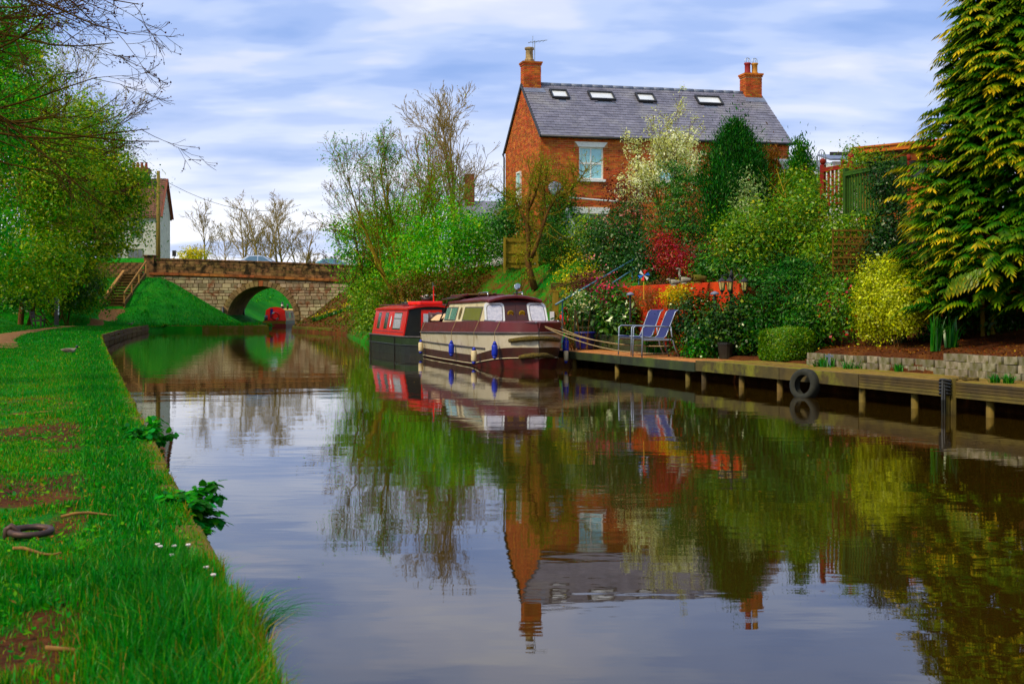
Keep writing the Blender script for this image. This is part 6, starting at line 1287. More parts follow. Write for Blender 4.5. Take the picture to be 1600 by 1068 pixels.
# big overhanging bare tree at the upper left
rng = np.random.default_rng(44); tb = (-10.4, 18.5); gz = zg(*tb); ot = thing('overhanging_ash', 'bare dark branches of a near tree drooping in from the upper left', 'tree', (tb[0], tb[1], gz))
sk0 = vtree(rng, [[tb[0], tb[1], gz-.2]], [[.05, 0, 1]], [9], [.28], [], m0=8); V, Q = tubes_np(sk0, (9,)); put('trunk', V, Q, 'bark_dark', ot, smooth=True)
S0, D0, L0 = [], [], []
NLIMB = 24
for i in range(NLIMB):
    z_ = rng.uniform(4.2, 8.4); S0.append([tb[0]+.35+rng.uniform(0, 1.2), tb[1]+rng.uniform(-1.6, 2.2), z_]); D0.append([1, rng.uniform(-.12, .12), rng.uniform(-.75, -.05)-.12*(z_-5.0)]); L0.append(rng.uniform(2.6, 4.3))
sk1 = vtree(rng, S0, D0, L0, [.036]*NLIMB, [dict(n=8, ang=28, lf=(.28, .5), rf=.55, w=.10, up=.05, m=6, t0=.2), dict(n=5, ang=32, lf=(.3, .6), rf=.62, w=.12, up=.07, m=5), dict(n=2, ang=35, lf=(.4, .7), rf=.75, w=.12, up=.10, m=4)], m0=9, wander0=.07, up0=.055)
V, Q = tubes_np(sk1, (6, 5, 4, 3), .0035); put('crown', V, Q, 'bark_dark', ot, smooth=True)
P = sk1[-1][0][:, -1]; V, Q, T = leaf_on(rng, np.repeat(P, 2, 0), .035, .012, asp=.7, mu=.4); put('buds', V, Q, 'leaf_purple', ot, T)
P = sk1[2][0].reshape(-1, 3)[rng.choice(len(sk1[2][0])*5, 260)]; V, Q, T = leaf_on(rng, P, .05, .03, asp=.4, mu=.5, up=-.5); put('dead_seeds', V, Q, 'leaf_brown', ot, T)
# ------------------------------------------------------------------ trees behind the bridge
FT = ((318, 140, 284, .15, 'slim bare tree standing left of the group behind the bridge', dict(spread=24, lean=.03, n1=16)), (352, 160, 330, .13, 'thin bare tree between the slim and the leaning trees', dict(spread=26, lean=.08)), (380, 150, 296, .18, 'spreading bare tree leaning left behind the bridge', dict(stems=2, lean=.18, spread=38)), (408, 146, 290, .20, 'widest bare tree behind the crown of the bridge', dict(stems=2, lean=.10, spread=36, n1=14)), (440, 152, 300, .18, 'bare tree directly above the bridge arch keystone', dict(stems=2, lean=.14, spread=36)), (470, 148, 322, .16, 'lower bare tree near the right end of the bridge', dict(stems=2, lean=.14, spread=38)), (512, 155, 372, .12, 'small brown twiggy bush above the right end of the bridge', dict(stems=4, lean=.4)))
for i, (px, D, top, r0, lb, kw) in enumerate(FT):
    x_ = xat(px, D); H = zat(top, D)-zg(x_, D); bare_tree('bare_tree', lb, (x_, D), H*.80, r0, **{'n1': 13, 'n2': 8, 'n3': 5, 'bark': 'bark_grey' if i != 6 else 'bark_brown', 'seed': 50+i, 'leaf': ('leaf_olive', 120, .12, .2), 'group': 'bare trees behind the bridge', 'rmin': .014, 'lf1': (.40, .62), 'spread': 30, 'up': .06, **kw})
shrub('roadside_bush', 'yellow green leafy bush behind the bridge parapet beside the sign', [pxblob(277, 325, 386, 412, 135, 1.6)], 2500, .2, 'leaf_yellow', cat='bush', stems=3, per=18, cs=.3, zmin=3)
# ------------------------------------------------------------------ right bank trees left of the cottage
bare_tree('bare_tree', 'tall bare many stemmed tree behind the hawthorn left of the cottage', (xat(708, 63), 63), 8.7, .12, 15, 10, 5, 'bark_grey', 61, 3, 25, .13, leaf=('leaf_olive', 420, .08, .12), lean=.10, rmin=.009)
bare_tree('willow_scrub', 'wide olive green twiggy scrub tree above the red narrowboat', (xat(635, 60), 60), 7.2, .12, 14, 8, 4, 'bark_olive', 62, 5, 30, .10, leaf=('leaf_bright', 9000, .085, .16), lean=.26, rmin=.008)
bare_tree('willow_scrub', 'sparse twiggy scrub with reddish tips between bridge and hawthorn', (xat(600, 66), 66), 7.6, .10, 13, 8, 4, 'bark_brown', 63, 5, 30, .10, leaf=('leaf_olive', 2600, .09, .16), lean=.24, rmin=.008)
shrub('hawthorn_bush', 'bright green hawthorn overhanging the right end of the bridge', [pxblob(528, 640, 330, 420, 66, 2.2), pxblob(540, 620, 380, 470, 67, 2), pxblob(585, 660, 395, 470, 64, 1.8), pxblob(520, 570, 345, 375, 66, 1.0)], 19000, .12, 'leaf_bright', cat='bush', per=30, cs=.30, clumpvar=.5, tintmu=.55, base=(xat(600, 66), 66))
shrub('hawthorn_bush', 'large dense green hawthorn left of the cottage gable', [pxblob(640, 775, 330, 445, 53.5, 1.7), pxblob(690, 790, 325, 420, 55, 1.6), pxblob(610, 700, 360, 460, 56, 1.6)], 24000, .105, 'leaf_bright', cat='bush', per=30, cs=.26, clumpvar=.5, tintmu=.50, base=(xat(710, 54), 54))
shrub('bramble_patch', 'brown bramble tangle on the slope below the hawthorn', [pxblob(640, 775, 418, 475, 51.5, 1.0), pxblob(600, 690, 425, 480, 53, 1.0)], 7500, .09, 'leaf_bramble', cat='bramble', per=22, cs=.24, stems=10)
shrub('bramble_patch', 'green and brown scrub hanging over the bank left of the narrowboat', [pxblob(545, 615, 440, 505, 60, 1.2), pxblob(560, 600, 480, 530, 56, .8)], 6500, .10, 'leaf_climber', cat='bramble', per=24, cs=.26, stems=5)
shrub('ivy_thicket', 'dark ivy thicket filling the gap beside the cottage gable', [pxblob(755, 830, 320, 400, 50.5, .8), pxblob(780, 812, 300, 360, 52, .7)], 7000, .10, 'leaf_mid', cat='ivy', per=24, cs=.22, stems=3)
# apple tree on the lawn
ax, ay = xat(834, 46.5), 46.5; gz = zg(ax, ay); rng = np.random.default_rng(71); ap = thing('apple_tree', 'old leaning apple tree with lichen green twigs on the lawn', 'tree', (ax, ay, gz))
W = lambda px, py, dd=0: np.array(at(px, py, 46.5+dd))
limbs = [[W(836, 452), W(828, 425), W(824, 405), W(826, 385), W(824, 350), W(826, 310), W(832, 270)], [W(827, 408), W(836, 390, -.2), W(846, 360, -.3), W(856, 330, -.3), W(870, 305, -.4), W(885, 285, -.4)], [W(824, 352), W(812, 325, .3), W(800, 310, .4), W(786, 305, .5)], [W(848, 352, -.3), W(852, 320, .1), W(850, 290, .3), W(856, 262, .3)], [W(825, 330), W(836, 305, -.5), W(842, 285, -.6), W(846, 260, -.7)], [W(870, 305, -.4), W(890, 300, -.5), W(905, 282, -.5), W(918, 262, -.4)]]
rr0 = [.13, .085, .06, .05, .05, .04]; mt = MB()
for L_, r_ in zip(limbs, rr0): mt.tube([Vector(p)-ap.location for p in L_], list(np.linspace(r_, r_*.35, len(L_))), 8)
mt.build('trunk', 'bark_brown', ap, smooth=True)
st_, dd, ll = [], [], []
for L_ in limbs:
    for q in range(40):
        t_ = rng.uniform(.3, 1)*(len(L_)-1); i0 = min(int(t_), len(L_)-2); p = L_[i0]*(1-(t_-i0))+L_[i0+1]*(t_-i0); st_.append(p); dd.append(nrm(rng.normal(size=3))+np.array([0, -.1, .35])); ll.append(rng.uniform(.4, 1.1))
sk = vtree(rng, st_, dd, ll, [.014]*len(st_), [dict(n=4, ang=42, lf=(.3, .6), rf=.7, w=.18, up=.05, m=4)], m0=5, wander0=.18); V, Q = tubes_np(sk, (4, 3), .006); put('twigs', V, Q, 'bark_olive', ap)
P = np.concatenate([tips(sk, 0), tips(sk, 1)]); V, Q, T = leaf_on(rng, P[rng.choice(len(P), 6500)], .05, .06, mu=.62); put('leaves', V, Q, 'leaf_climber', ap, T)
bare_tree('sapling', 'thin dark sapling standing just left of the apple tree', (xat(815, 45.5), 45.5), 2.2, .022, 8, 4, 2, 'bark_dark', 73, 1, 25, .1, leaf=('leaf_olive', 500, .05, .05), rmin=.004)
# ------------------------------------------------------------------ garden, cottage side
shrub('slope_shrub', 'loose pale yellow green bush on the slope between the hawthorn and the bridge', [pxblob(560, 660, 300, 400, 61, 1.6), pxblob(610, 700, 290, 380, 59, 1.4)], 7000, .09, 'leaf_bright', per=14, cs=.34, inner=.1, tintmu=.62, stems=8, stem_mat='bark_olive')
shrub('fence_shrub', 'rounded yellow green shrub growing over the board fence', [pxblob(836, 890, 348, 402, 47.6, .5), pxblob(848, 876, 380, 415, 47.3, .4)], 5200, .07, 'leaf_mid', tintmu=.55, per=24, cs=.14)
shrub('wall_ivy', 'green climber covering the cottage wall below the satellite dish', [pxblob(842, 905, 296, 350, 50.6, .35), pxblob(850, 890, 320, 372, 50.2, .4)], 5200, .085, 'leaf_mid', cat='climber', per=20, cs=.16, tintmu=.35)
shrub('forsythia', 'yellow flowered forsythia on the lawn edge beside the timber post', [pxblob(872, 930, 395, 455, 39.5, .7), pxblob(880, 950, 425, 465, 38.5, .6)], 2200, .06, 'leaf_mid', per=10, cs=.2, stems=12, stem_mat='bark_olive', petals=('leaf_yellow', 2200, .05))
shrub('camellia', 'dark glossy camellia dotted with pale pink flowers', [pxblob(905, 1000, 335, 430, 40, 1.0), pxblob(950, 1015, 318, 400, 41, .9), pxblob(920, 985, 385, 440, 39.4, .8)], 14000, .075, 'leaf_dark', per=26, cs=.17, tintmu=.42, petals=('petal_pink', 420, .07))
shrub('pergola_climber', 'light green climber over the porch in front of the lower window', [pxblob(893, 950, 338, 395, 42.5, .6)], 4200, .075, 'leaf_climber', per=20, cs=.17, stems=4)
shrub('purple_plum', 'purple leaved plum with sparse dark twigs against the brickwork', [pxblob(938, 1005, 250, 345, 44, .9), pxblob(965, 1015, 280, 350, 43.6, .8)], 1900, .07, 'leaf_purple', cat='tree', per=12, cs=.20, inner=.1, stems=9, stem_mat='bark_dark')
rngb = np.random.default_rng(81); bt = bare_tree('pear_tree', 'tall pear tree covered with creamy white blossom in front of the cottage', (xat(1042, 45.2), 45.2), 4.6, .06, 15, 7, 3, 'bark_brown', 82, 2, 26, .14, leaf=('blossom', 5200, .075, .075), lean=.10, rmin=.005)
V, Q, T = foliage(rngb, [pxblob(1018, 1095, 198, 262, 45.2, .7), pxblob(982, 1045, 240, 300, 45, .6), pxblob(1040, 1100, 235, 290, 45.4, .6), pxblob(965, 1020, 268, 325, 44.8, .6)], 7000, .075, asp=.8, per=16, cs=.10, inner=.1, tintmu=.62); put('blossom', V, Q, 'blossom', bt, T)
# ------------------------------------------------------------------ conifers
def conifer_col(name, label, px0, px1, py0, py1, D, n, size, m_, seed, asp=.3, wob_=.22, tintmu=.45):
    rng = np.random.default_rng(seed); a = at((px0+px1)/2, py0, D); rx = (px1-px0)/2/F*D; gz = zg(a.x, a.y); zb_ = min(zat(py1, D), gz+.5) if py1 > 0 else gz; zt = a.z; t_ = thing(name, label, 'conifer', (a.x, a.y, gz))
    m2 = n//22; h = rng.random(m2)**.8; th = rng.uniform(0, 2*np.pi, m2); prof = np.minimum(1, 1.9*(1-h)**.62)*np.minimum(1, .72+h*1.2)
    rad = rx*prof*(1+wob_*np.sin(5*th+9*h)+.10*np.sin(11*h*3+th*3))*rng.uniform(.55, 1.0, m2)**.5
    C = np.stack([a.x+rad*np.cos(th), a.y+rad*np.sin(th), gz+.1+(zt-gz)*h], -1); O = np.stack([np.cos(th), np.sin(th), 0*th], -1); idx = np.repeat(np.arange(m2), 22)
    P = C[idx]+rng.normal(size=(len(idx), 3))*np.array([.09, .09, .16])*size/.085*(1+1.2*(rng.random(m2) < .12))[idx][:, None]; N = nrm(O[idx]+rng.normal(size=(len(idx), 3))*.5); T = nrm(O[idx]*.45+np.array([0, 0, 1.0])+rng.normal(size=(len(idx), 3))*.35); L = size*rng.uniform(.7, 1.5, len(idx))
    V, Q = leafquads(P, T, N, L, L*asp); T_ = np.repeat(np.clip(tintmu+rng.normal(size=len(idx))*.16+(rng.random(m2)[idx]-.5)*.4, 0, 1), 4); put('foliage', V, Q, m_, t_, T_)
    V, Q = tubes_np(vtree(rng, [[a.x, a.y, gz-.2]], [[0, 0, 1]], [(zt-gz)*.9], [.09], [dict(n=40, ang=50, lf=(.12, .22), rf=.4, up=.2, m=4)]), (7, 4)); put('trunk', V, Q, 'bark_brown', t_, smooth=True); return t_
conifer_col('columnar_conifer', 'tall dark green columnar conifer in front of the cottage right end', 1100, 1198, 206, 430, 36, 40000, .085, 'leaf_conifer', 91)
conifer_col('dwarf_conifer', 'small rusty brown conifer between the two green ones', 1188, 1226, 250, 330, 37.5, 4500, .09, 'leaf_brown', 92)
conifer_col('dwarf_conifer', 'small bright green conifer in front of the grey felt roof', 1226, 1278, 236, 330, 37, 7000, .10, 'leaf_conifer', 93, tintmu=.62)
def layered(name, label, px0, px1, py0, py1, D, n, size, m_, seed, golden=False, base=None, low=0.0):
    """flat sprays held on tiers, drooping at the tips"""
    rng = np.random.default_rng(seed); a = at((px0+px1)/2, py0, D); rx = (px1-px0)/2/F*D; bx0, by0 = (a.x, a.y) if base is None else base; gz = zg(bx0, by0); zt = a.z; H = zt-gz; t_ = thing(name, label, 'conifer', (bx0, by0, gz))
    nb_ = n; h = low+(1-low)*rng.random(nb_)**.85; th = rng.uniform(0, 2*np.pi, nb_); prof = (1.12*(1-h)**.9 if golden else np.minimum(1, 1.55*(1-h)**.75)); layer = .88+.12*np.sin(h*41+3*np.sin(th*2)+th*3)+.07*np.sin(h*17+th*5)
    rad = rx*prof*layer*(rng.uniform(.35, 1.0, nb_)**.55); O = np.stack([np.cos(th), np.sin(th), 0*th], -1); C = np.stack([bx0+rad*np.cos(th), by0+rad*np.sin(th), gz+H*h], -1)
    sl_ = size*rng.uniform(.5, 1.6, nb_); side = np.stack([-np.sin(th), np.cos(th), 0*th], -1); yaw = rng.normal(size=nb_)*.7; A = nrm(O*np.cos(yaw)[:, None]+side*np.sin(yaw)[:, None]); B = np.stack([-A[:, 1], A[:, 0], 0*yaw], -1); lift = rng.uniform(-.15, .6, nb_)
    Vs, Qs, Ts = [], [], []; tvar = rng.random(nb_)*1.4-.35
    for k_ in range(7):
        s_ = (k_+.4)/7
        for sg_ in ((-1, 1) if k_ < 6 else (0,)):
            ang = sg_*(1.05-.55*s_); ln = sl_*(.52*(1-.55*s_) if sg_ else .3); c = C+A*(sl_*s_)[:, None]+np.array([0, 0, 1.])*((lift*s_-.62*s_*s_)*sl_)[:, None]; T = A*math.cos(ang)+B*math.sin(ang)+np.array([0, 0, -.35-.5*s_]); P = c+nrm(T)*(ln*.5)[:, None]; N = nrm(np.array([0, 0, 1.])+O*.25+rng.normal(size=(nb_, 3))*.22)
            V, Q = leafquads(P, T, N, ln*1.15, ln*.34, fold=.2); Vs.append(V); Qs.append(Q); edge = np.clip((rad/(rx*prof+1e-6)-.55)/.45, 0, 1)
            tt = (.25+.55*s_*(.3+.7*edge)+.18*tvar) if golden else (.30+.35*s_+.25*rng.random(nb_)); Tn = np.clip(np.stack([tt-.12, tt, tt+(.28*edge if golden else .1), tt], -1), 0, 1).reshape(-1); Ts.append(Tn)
    V, Q, T = cat3(*zip(Vs, Qs, Ts)); put('foliage', V, Q, m_, t_, T)
    sk = vtree(rng, [[bx0, by0, gz-.2]], [[0, 0, 1]], [H*.95], [max(.05, H*.016)], [dict(n=70, ang=78, sd=14, lf=(rx/H*.45, rx/H*.75), rf=.30, up=.02, m=6, t0=.08), dict(n=4, ang=40, lf=(.25, .5), rf=.5, m=4)], m0=8, wander0=.02); V, Q = tubes_np(sk, (8, 4, 3)); put('trunk', V, Q, 'bark_brown', t_, smooth=True); return t_
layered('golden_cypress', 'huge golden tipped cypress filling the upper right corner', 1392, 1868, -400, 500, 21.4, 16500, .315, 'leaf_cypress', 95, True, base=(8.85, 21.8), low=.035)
shrub('feathery_fir', 'dark layered feathery fir behind the red maple', [pxblob(1022, 1100, 300, 400, 39, .8), pxblob(1035, 1090, 245, 320, 39.2, .6), pxblob(1010, 1075, 340, 420, 38.6, .7), pxblob(1060, 1112, 330, 430, 38.8, .7)], 15000, .11, 'leaf_mid', cat='conifer', per=26, cs=.20, flat=.28, asp=.24, tintmu=.40, clumpvar=.6, stems=4)
shrub('feathery_cypress', 'dense dark green feathery cypress bush behind the clipped hedge', [jblob(1180, 1290, 412, 510, 2.35, .45), jblob(1168, 1255, 465, 560, 2.15, .40), jblob(1225, 1310, 450, 556, 2.35, .45), jblob(1205, 1268, 396, 450, 2.5, .4)], 26000, .075, 'leaf_conifer', cat='conifer', per=26, cs=.14, flat=.35, asp=.26, tintmu=.55, clumpvar=.6, stems=5)
rng = np.random.default_rng(98); hn_ = thing('cypress_spray', 'low yellow green cypress spray hanging in the shade right of the golden bush', 'branch', at(1545, 420, 20.2))
Vs = []
for i in range(9):
    b = at(1545-i*6, 418+i*2.2+(i % 3), 20.1-.02*i); s_ = [leafquads(np.array([[b.x-.03*k_, b.y-.02*k_, b.z-.004*k_*k_]]), np.array([[-.6+.1*i, -.3, -.35-.08*k_]])+rng.normal(size=(1, 3))*.15, np.array([[0, -.4, .9]]), np.array([.15]), np.array([.06])) for k_ in range(9)]
    Vs += [(V, Q, np.array([.5, .62, .9, .62])) for V, Q in s_]
V, Q, T = cat3(*Vs); put('foliage', V, Q, 'leaf_cypress', hn_, T); MB().tube([(.5, .5, .05), (.2, .2, .03), (-.2, -.05, 0)], [.03, .02, .01], 6).build('twig', 'bark_brown', hn_)
# ------------------------------------------------------------------ garden shrubs, terrace
shrub('japanese_maple', 'crimson leaved Japanese maple above the irises', [pxblob(1018, 1078, 372, 425, 33.5, .5), pxblob(1022, 1050, 360, 390, 33.8, .4), pxblob(1040, 1085, 395, 430, 33.2, .4)], 4200, .065, 'leaf_red', cat='shrub', per=18, cs=.13, stems=5, stem_mat='bark_dark', asp=.4)
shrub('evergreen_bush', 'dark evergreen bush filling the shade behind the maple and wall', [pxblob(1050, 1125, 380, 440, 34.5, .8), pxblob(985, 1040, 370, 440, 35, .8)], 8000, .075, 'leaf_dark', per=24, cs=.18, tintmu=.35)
shrub('silver_shrub', 'upright silver leaved shrub beside the columnar conifer', [pxblob(1148, 1192, 272, 360, 33.5, .4)], 1900, .07, 'leaf_silver', per=14, cs=.12, stems=6, up=.8, asp=.4)
shrub('honeysuckle', 'sprawling yellow green climber over the upper terrace left of the trellis', [pxblob(1130, 1260, 318, 410, 30.5, .9), pxblob(1210, 1325, 300, 400, 30, .8), pxblob(1225, 1285, 268, 330, 33, .8), pxblob(1120, 1200, 350, 430, 29.8, .7), pxblob(1250, 1310, 370, 440, 28, .6)], 25000, .075, 'leaf_climber', cat='climber', per=20, cs=.20, tintmu=.45, clumpvar=.5, stems=12, stem_mat='bark_olive')
shrub('deck_climber', 'pale green climber trailing over the red balustrade', [pxblob(1310, 1345, 250, 325, 29.8, .3), pxblob(1340, 1400, 240, 262, 31.8, .3), pxblob(1320, 1350, 225, 262, 32, .25)], 3800, .06, 'leaf_climber', cat='climber', per=16, cs=.13, stems=6, stem_mat='bark_olive', tintmu=.55)
shrub('bank_creeper', 'leafy creeper on the earth bank above the trellis', [pxblob(1322, 1390, 338, 366, 27.5, .5), pxblob(1290, 1330, 340, 400, 27.4, .4)], 3000, .07, 'leaf_climber', cat='climber', per=16, cs=.14, stems=4)
shrub('holly_bush', 'upright glossy dark holly left of the golden cypress', [pxblob(1362, 1412, 245, 330, 25.2, .45), pxblob(1364, 1420, 310, 415, 24.8, .5)], 9000, .055, 'leaf_ivy', per=22, cs=.12, tintmu=.28, asp=.6)
shrub('ivy_mound', 'big mound of glossy ivy behind the jetty under the lamp post', [jblob(1055, 1150, 462, 550, 1.6, .35), jblob(1105, 1192, 462, 558, 1.55, .35), jblob(1072, 1170, 500, 564, 1.40, .25)], 19000, .062, 'leaf_ivy', cat='ivy', per=22, cs=.13, asp=.75, tintmu=.45, clumpvar=.4)
shrub('weeping_shrub', 'dark green weeping shrub hanging beside the blue chairs', [jblob(1044, 1082, 490, 558, 1.45, .25), jblob(1050, 1085, 470, 520, 1.55, .3)], 4500, .07, 'leaf_dark', per=20, cs=.12, droop=1.2, asp=.25)
shrub('laurel_bush', 'large leaved green laurel spilling over the sleeper wall', [jblob(900, 985, 455, 528, 1.6, .5), jblob(945, 1010, 460, 532, 1.5, .4), jblob(888, 940, 468, 530, 1.55, .45)], 8500, .14, 'leaf_laurel', per=14, cs=.15, asp=.38, tintmu=.5, inner=.45, stems=3)
shrub('heather', 'wiry purple brown heather trailing over the orange planter', [jblob(990, 1052, 446, 488, 1.75, .4)], 5200, .045, 'leaf_heather', per=24, cs=.10, asp=.25, stems=8)
shrub('euphorbia', 'lime yellow euphorbia on the terrace wall behind the ivy', [jblob(1048, 1092, 442, 468, 1.75, .3), jblob(1036, 1060, 452, 474, 1.7, .25)], 3000, .05, 'leaf_yellow', per=18, cs=.09, stems=6)
shrub('azalea', 'low dark red azalea behind the handrails', [pxblob(895, 950, 428, 462, 37, .5)], 3000, .06, 'leaf_purple', per=18, cs=.13, tintmu=.7, petals=('petal_magenta', 160, .06))
shrub('azalea', 'bright magenta azalea flowers behind the laurel', [pxblob(930, 975, 440, 468, 33.6, .4)], 1500, .055, 'leaf_mid', per=16, cs=.12, petals=('petal_magenta', 420, .055))
shrub('hydrangea', 'cream flower heads on a stem beside the orange hose', [pxblob(896, 920, 456, 478, 33.2, .2)], 300, .07, 'leaf_mid', per=10, cs=.1, petals=('blossom', 320, .045))
shrub('fern_clump', 'fresh green ferny plants at the foot of the ivy beside the jetty', [jblob(1075, 1142, 520, 564, 1.22, .15)], 3200, .075, 'leaf_bright', per=16, cs=.11, tintmu=.28, stems=6)
shrub('terrace_greenery', 'mixed green plants edging the orange terrace wall behind the lamp', [jblob(1085, 1180, 402, 438, 2.5, .5), jblob(1165, 1200, 420, 470, 2.2, .3)], 6500, .07, 'leaf_mid', per=18, cs=.14, tintmu=.5, stems=8)
shrub('golden_euonymus', 'rounded bright golden yellow bush in a tub', [jblob(1345, 1432, 407, 490, 2.0, .5), jblob(1372, 1462, 424, 500, 2.0, .45), jblob(1340, 1400, 440, 528, 1.85, .42), jblob(1385, 1440, 455, 520, 1.8, .4)], 30000, .042, 'leaf_gold', per=22, cs=.075, asp=.65, tintmu=.48, clumpvar=.6, inner=.6)
shrub('pieris', 'green shrub with red young shoots left of the golden bush', [jblob(1292, 1345, 465, 522, 1.8, .35), jblob(1300, 1352, 440, 490, 2.3, .35)], 4200, .06, 'leaf_climber', per=18, cs=.12, tintmu=.35, petals=('leaf_red', 260, .06))
shrub('hedge_bush', 'dense green undergrowth filling the bank behind the marker post', [pxblob(-40, 70, 400, 480, 92, 2.4), pxblob(40, 130, 395, 475, 94, 2.4)], 14000, .16, 'leaf_hedge', cat='bush', per=30, cs=.34, tintmu=.3, stems=6)
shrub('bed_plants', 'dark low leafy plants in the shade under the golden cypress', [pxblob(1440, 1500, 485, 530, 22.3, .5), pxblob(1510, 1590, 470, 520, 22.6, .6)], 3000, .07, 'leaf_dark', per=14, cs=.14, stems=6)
# clipped box hedge
rng = np.random.default_rng(120); hp = at(1228, 545, Dj(1228, 1.55)); gz = zg(hp.x, hp.y); hd = thing('box_hedge', 'clipped rounded box hedge at the edge of the jetty', 'hedge', (hp.x, hp.y, gz)); n = 26000
d2 = rng.uniform(-1, 1, (n, 3)); ax_ = rng.choice(3, n, p=[.28, .42, .30]); d2[np.arange(n), ax_] = np.sign(rng.normal(size=n)); d2 /= (np.abs(d2)**5).sum(1, keepdims=True)**.2; c, s_ = math.cos(az), math.sin(az); lx = d2[:, 0]*.56; ly = d2[:, 1]*.36; P = np.stack([hp.x+lx*c-ly*s_, hp.y+lx*s_+ly*c, .72+d2[:, 2]*(.33-.07*np.abs(d2[:, 0])**4)], -1)+rng.normal(size=(n, 3))*.018
P += .03*np.stack([wob(P[:, 0]*3, P[:, 2]*4), 0*P[:, 0], wob(P[:, 0]*4, P[:, 1]*3)], -1); P = P[P[:, 2] > gz-.02]; N = nrm(nrm(P-np.array([hp.x, hp.y, .7]))+rng.normal(size=P.shape)*.6); L = .034*rng.uniform(.7, 1.4, len(P)); V, Q = leafquads(P, np.cross(N, rng.normal(size=P.shape)), N, L, L*.65); put('foliage', V, Q, 'leaf_climber', hd, np.repeat(np.clip(rng.normal(.42, .18, len(P)), 0, 1), 4))
core = MB().box((0, 0, 0), (.9, .52, .46)).build('twig_core', 'pot_green', hd, bevel=.1); core.location = (0, 0, .7-gz); core.rotation_euler = (0, 0, az)
# strap-leaved plants
def strap(name, label, px, D, n, H, W_, m_, seed, spread=.5, base_r=.08, z=None):
    rng = np.random.default_rng(seed); x_, y_ = xat(px, D), D; gz = zg(x_, y_) if z is None else z; t_ = thing(name, label, 'plant', (x_, y_, gz)); a = rng.uniform(0, 6.28, n); r_ = base_r*rng.random(n)**.5
    V, Q, T = blades(rng, x_+r_*np.cos(a), y_+r_*np.sin(a), np.full(n, gz), H*rng.uniform(.6, 1.1, n), W_*rng.uniform(.8, 1.2, n), np.abs(rng.normal(0, spread, n)), np.clip(rng.normal(.5, .2, n), 0, 1)); put('leaves', V, Q, m_, t_, T); return t_
strap('iris_clump', 'spiky iris leaves behind the heather and toy windmill', 1026, 29.8, 60, .75, .045, 'leaf_blade', 131, .35, .28)
strap('lily_plant', 'upright leafy lily stalks in the mulch under the cypress', 1462, 20.6, 40, .62, .035, 'leaf_blade', 132, .35, .07)
strap('iris_clump', 'spiky iris clump right of the lily stalks', 1487, 20.9, 38, .5, .035, 'leaf_blade', 133, .6, .10)
strap('daylily_clump', 'arching green daylily leaves between the hedge and the golden bush', 1295, 22.7, 70, .38, .028, 'leaf_blade', 134, .9, .22)
strap('daylily_clump', 'low strap leaved plant at the left end of the block wall', 1330, 22.0, 60, .34, .026, 'leaf_blade', 135, .9, .18)
strap('yucca', 'spiky dark yucca beside the timber post', 893, 36.6, 50, .7, .05, 'leaf_blade', 136, .55, .15)
for px, D, lb in ((1405, 20.9, 'small weed growing at the foot of the block wall in the middle'), (1554, 17.6, 'leafy weed at the foot of the block wall near the pier'), (1575, 17.5, 'tiny weed tuft beside the brick pier'), (1283, 22.75, 'grass tuft at the left end of the block wall')):
    strap('wall_weed', lb, px, D, 45, .16, .022, 'leaf_blade', int(px), .8, .07, .42)
# leaf litter in the bed
rng = np.random.default_rng(140); n = 9000; y = rng.uniform(15, 24, n); d = 1.2+rng.random(n)**1.3*4.2; x = JX(y)+d; P = np.stack([x, y, Zg(x, y)+.012], -1); N = nrm(rng.normal(size=P.shape)*.35+np.array([0, 0, 1.])); L = rng.uniform(.02, .06, n); V, Q = leafquads(P, np.cross(N, rng.normal(size=P.shape)), N, L, L*.5); leafmat('litter', G(S(56, 28, 16), S(104, 58, 34), S(140, 96, 50), S(186, 160, 60)), trans=.1, gloss=.02); tag(npmesh('leaf_litter', V, Q, 'litter', tint=np.repeat(np.clip(rng.beta(1.6, 3, n)+.25*(d < 2)*(rng.random(n) < .4), 0, 1), 4)), 'brown bark mulch and fallen leaves on the garden bed', 'leaf litter', kind='stuff')
# tub under the golden bush
gx, gy = xat(1402, 22.9), 22.9; o = thing('wooden_tub', 'old wooden tub under the golden bush', 'tub', (gx, gy, zg(gx, gy)-.02))
for i in range(12): a = i*math.pi/6; MB().box((.15*math.cos(a), .15*math.sin(a), .14), (.025, .08, .28), Matrix.Rotation(a, 3, 'Z')).build('stave', 'green_fascia', o)
# tree tie stakes in the shade
for i, px in enumerate((1536, 1552)):
    x_, y_ = xat(px, 22.2), 22.2; o = MB().tube([(0, 0, 0), (0, 0, .75-.1*i)], .04, 8).build('stake', 'fence_board', smooth=True); o.location = (x_, y_, zg(x_, y_)-.05); tag(o, ('taller round stake standing in the mulch under the cypress', 'shorter round stake beside the taller one under the cypress')[i], 'stake')
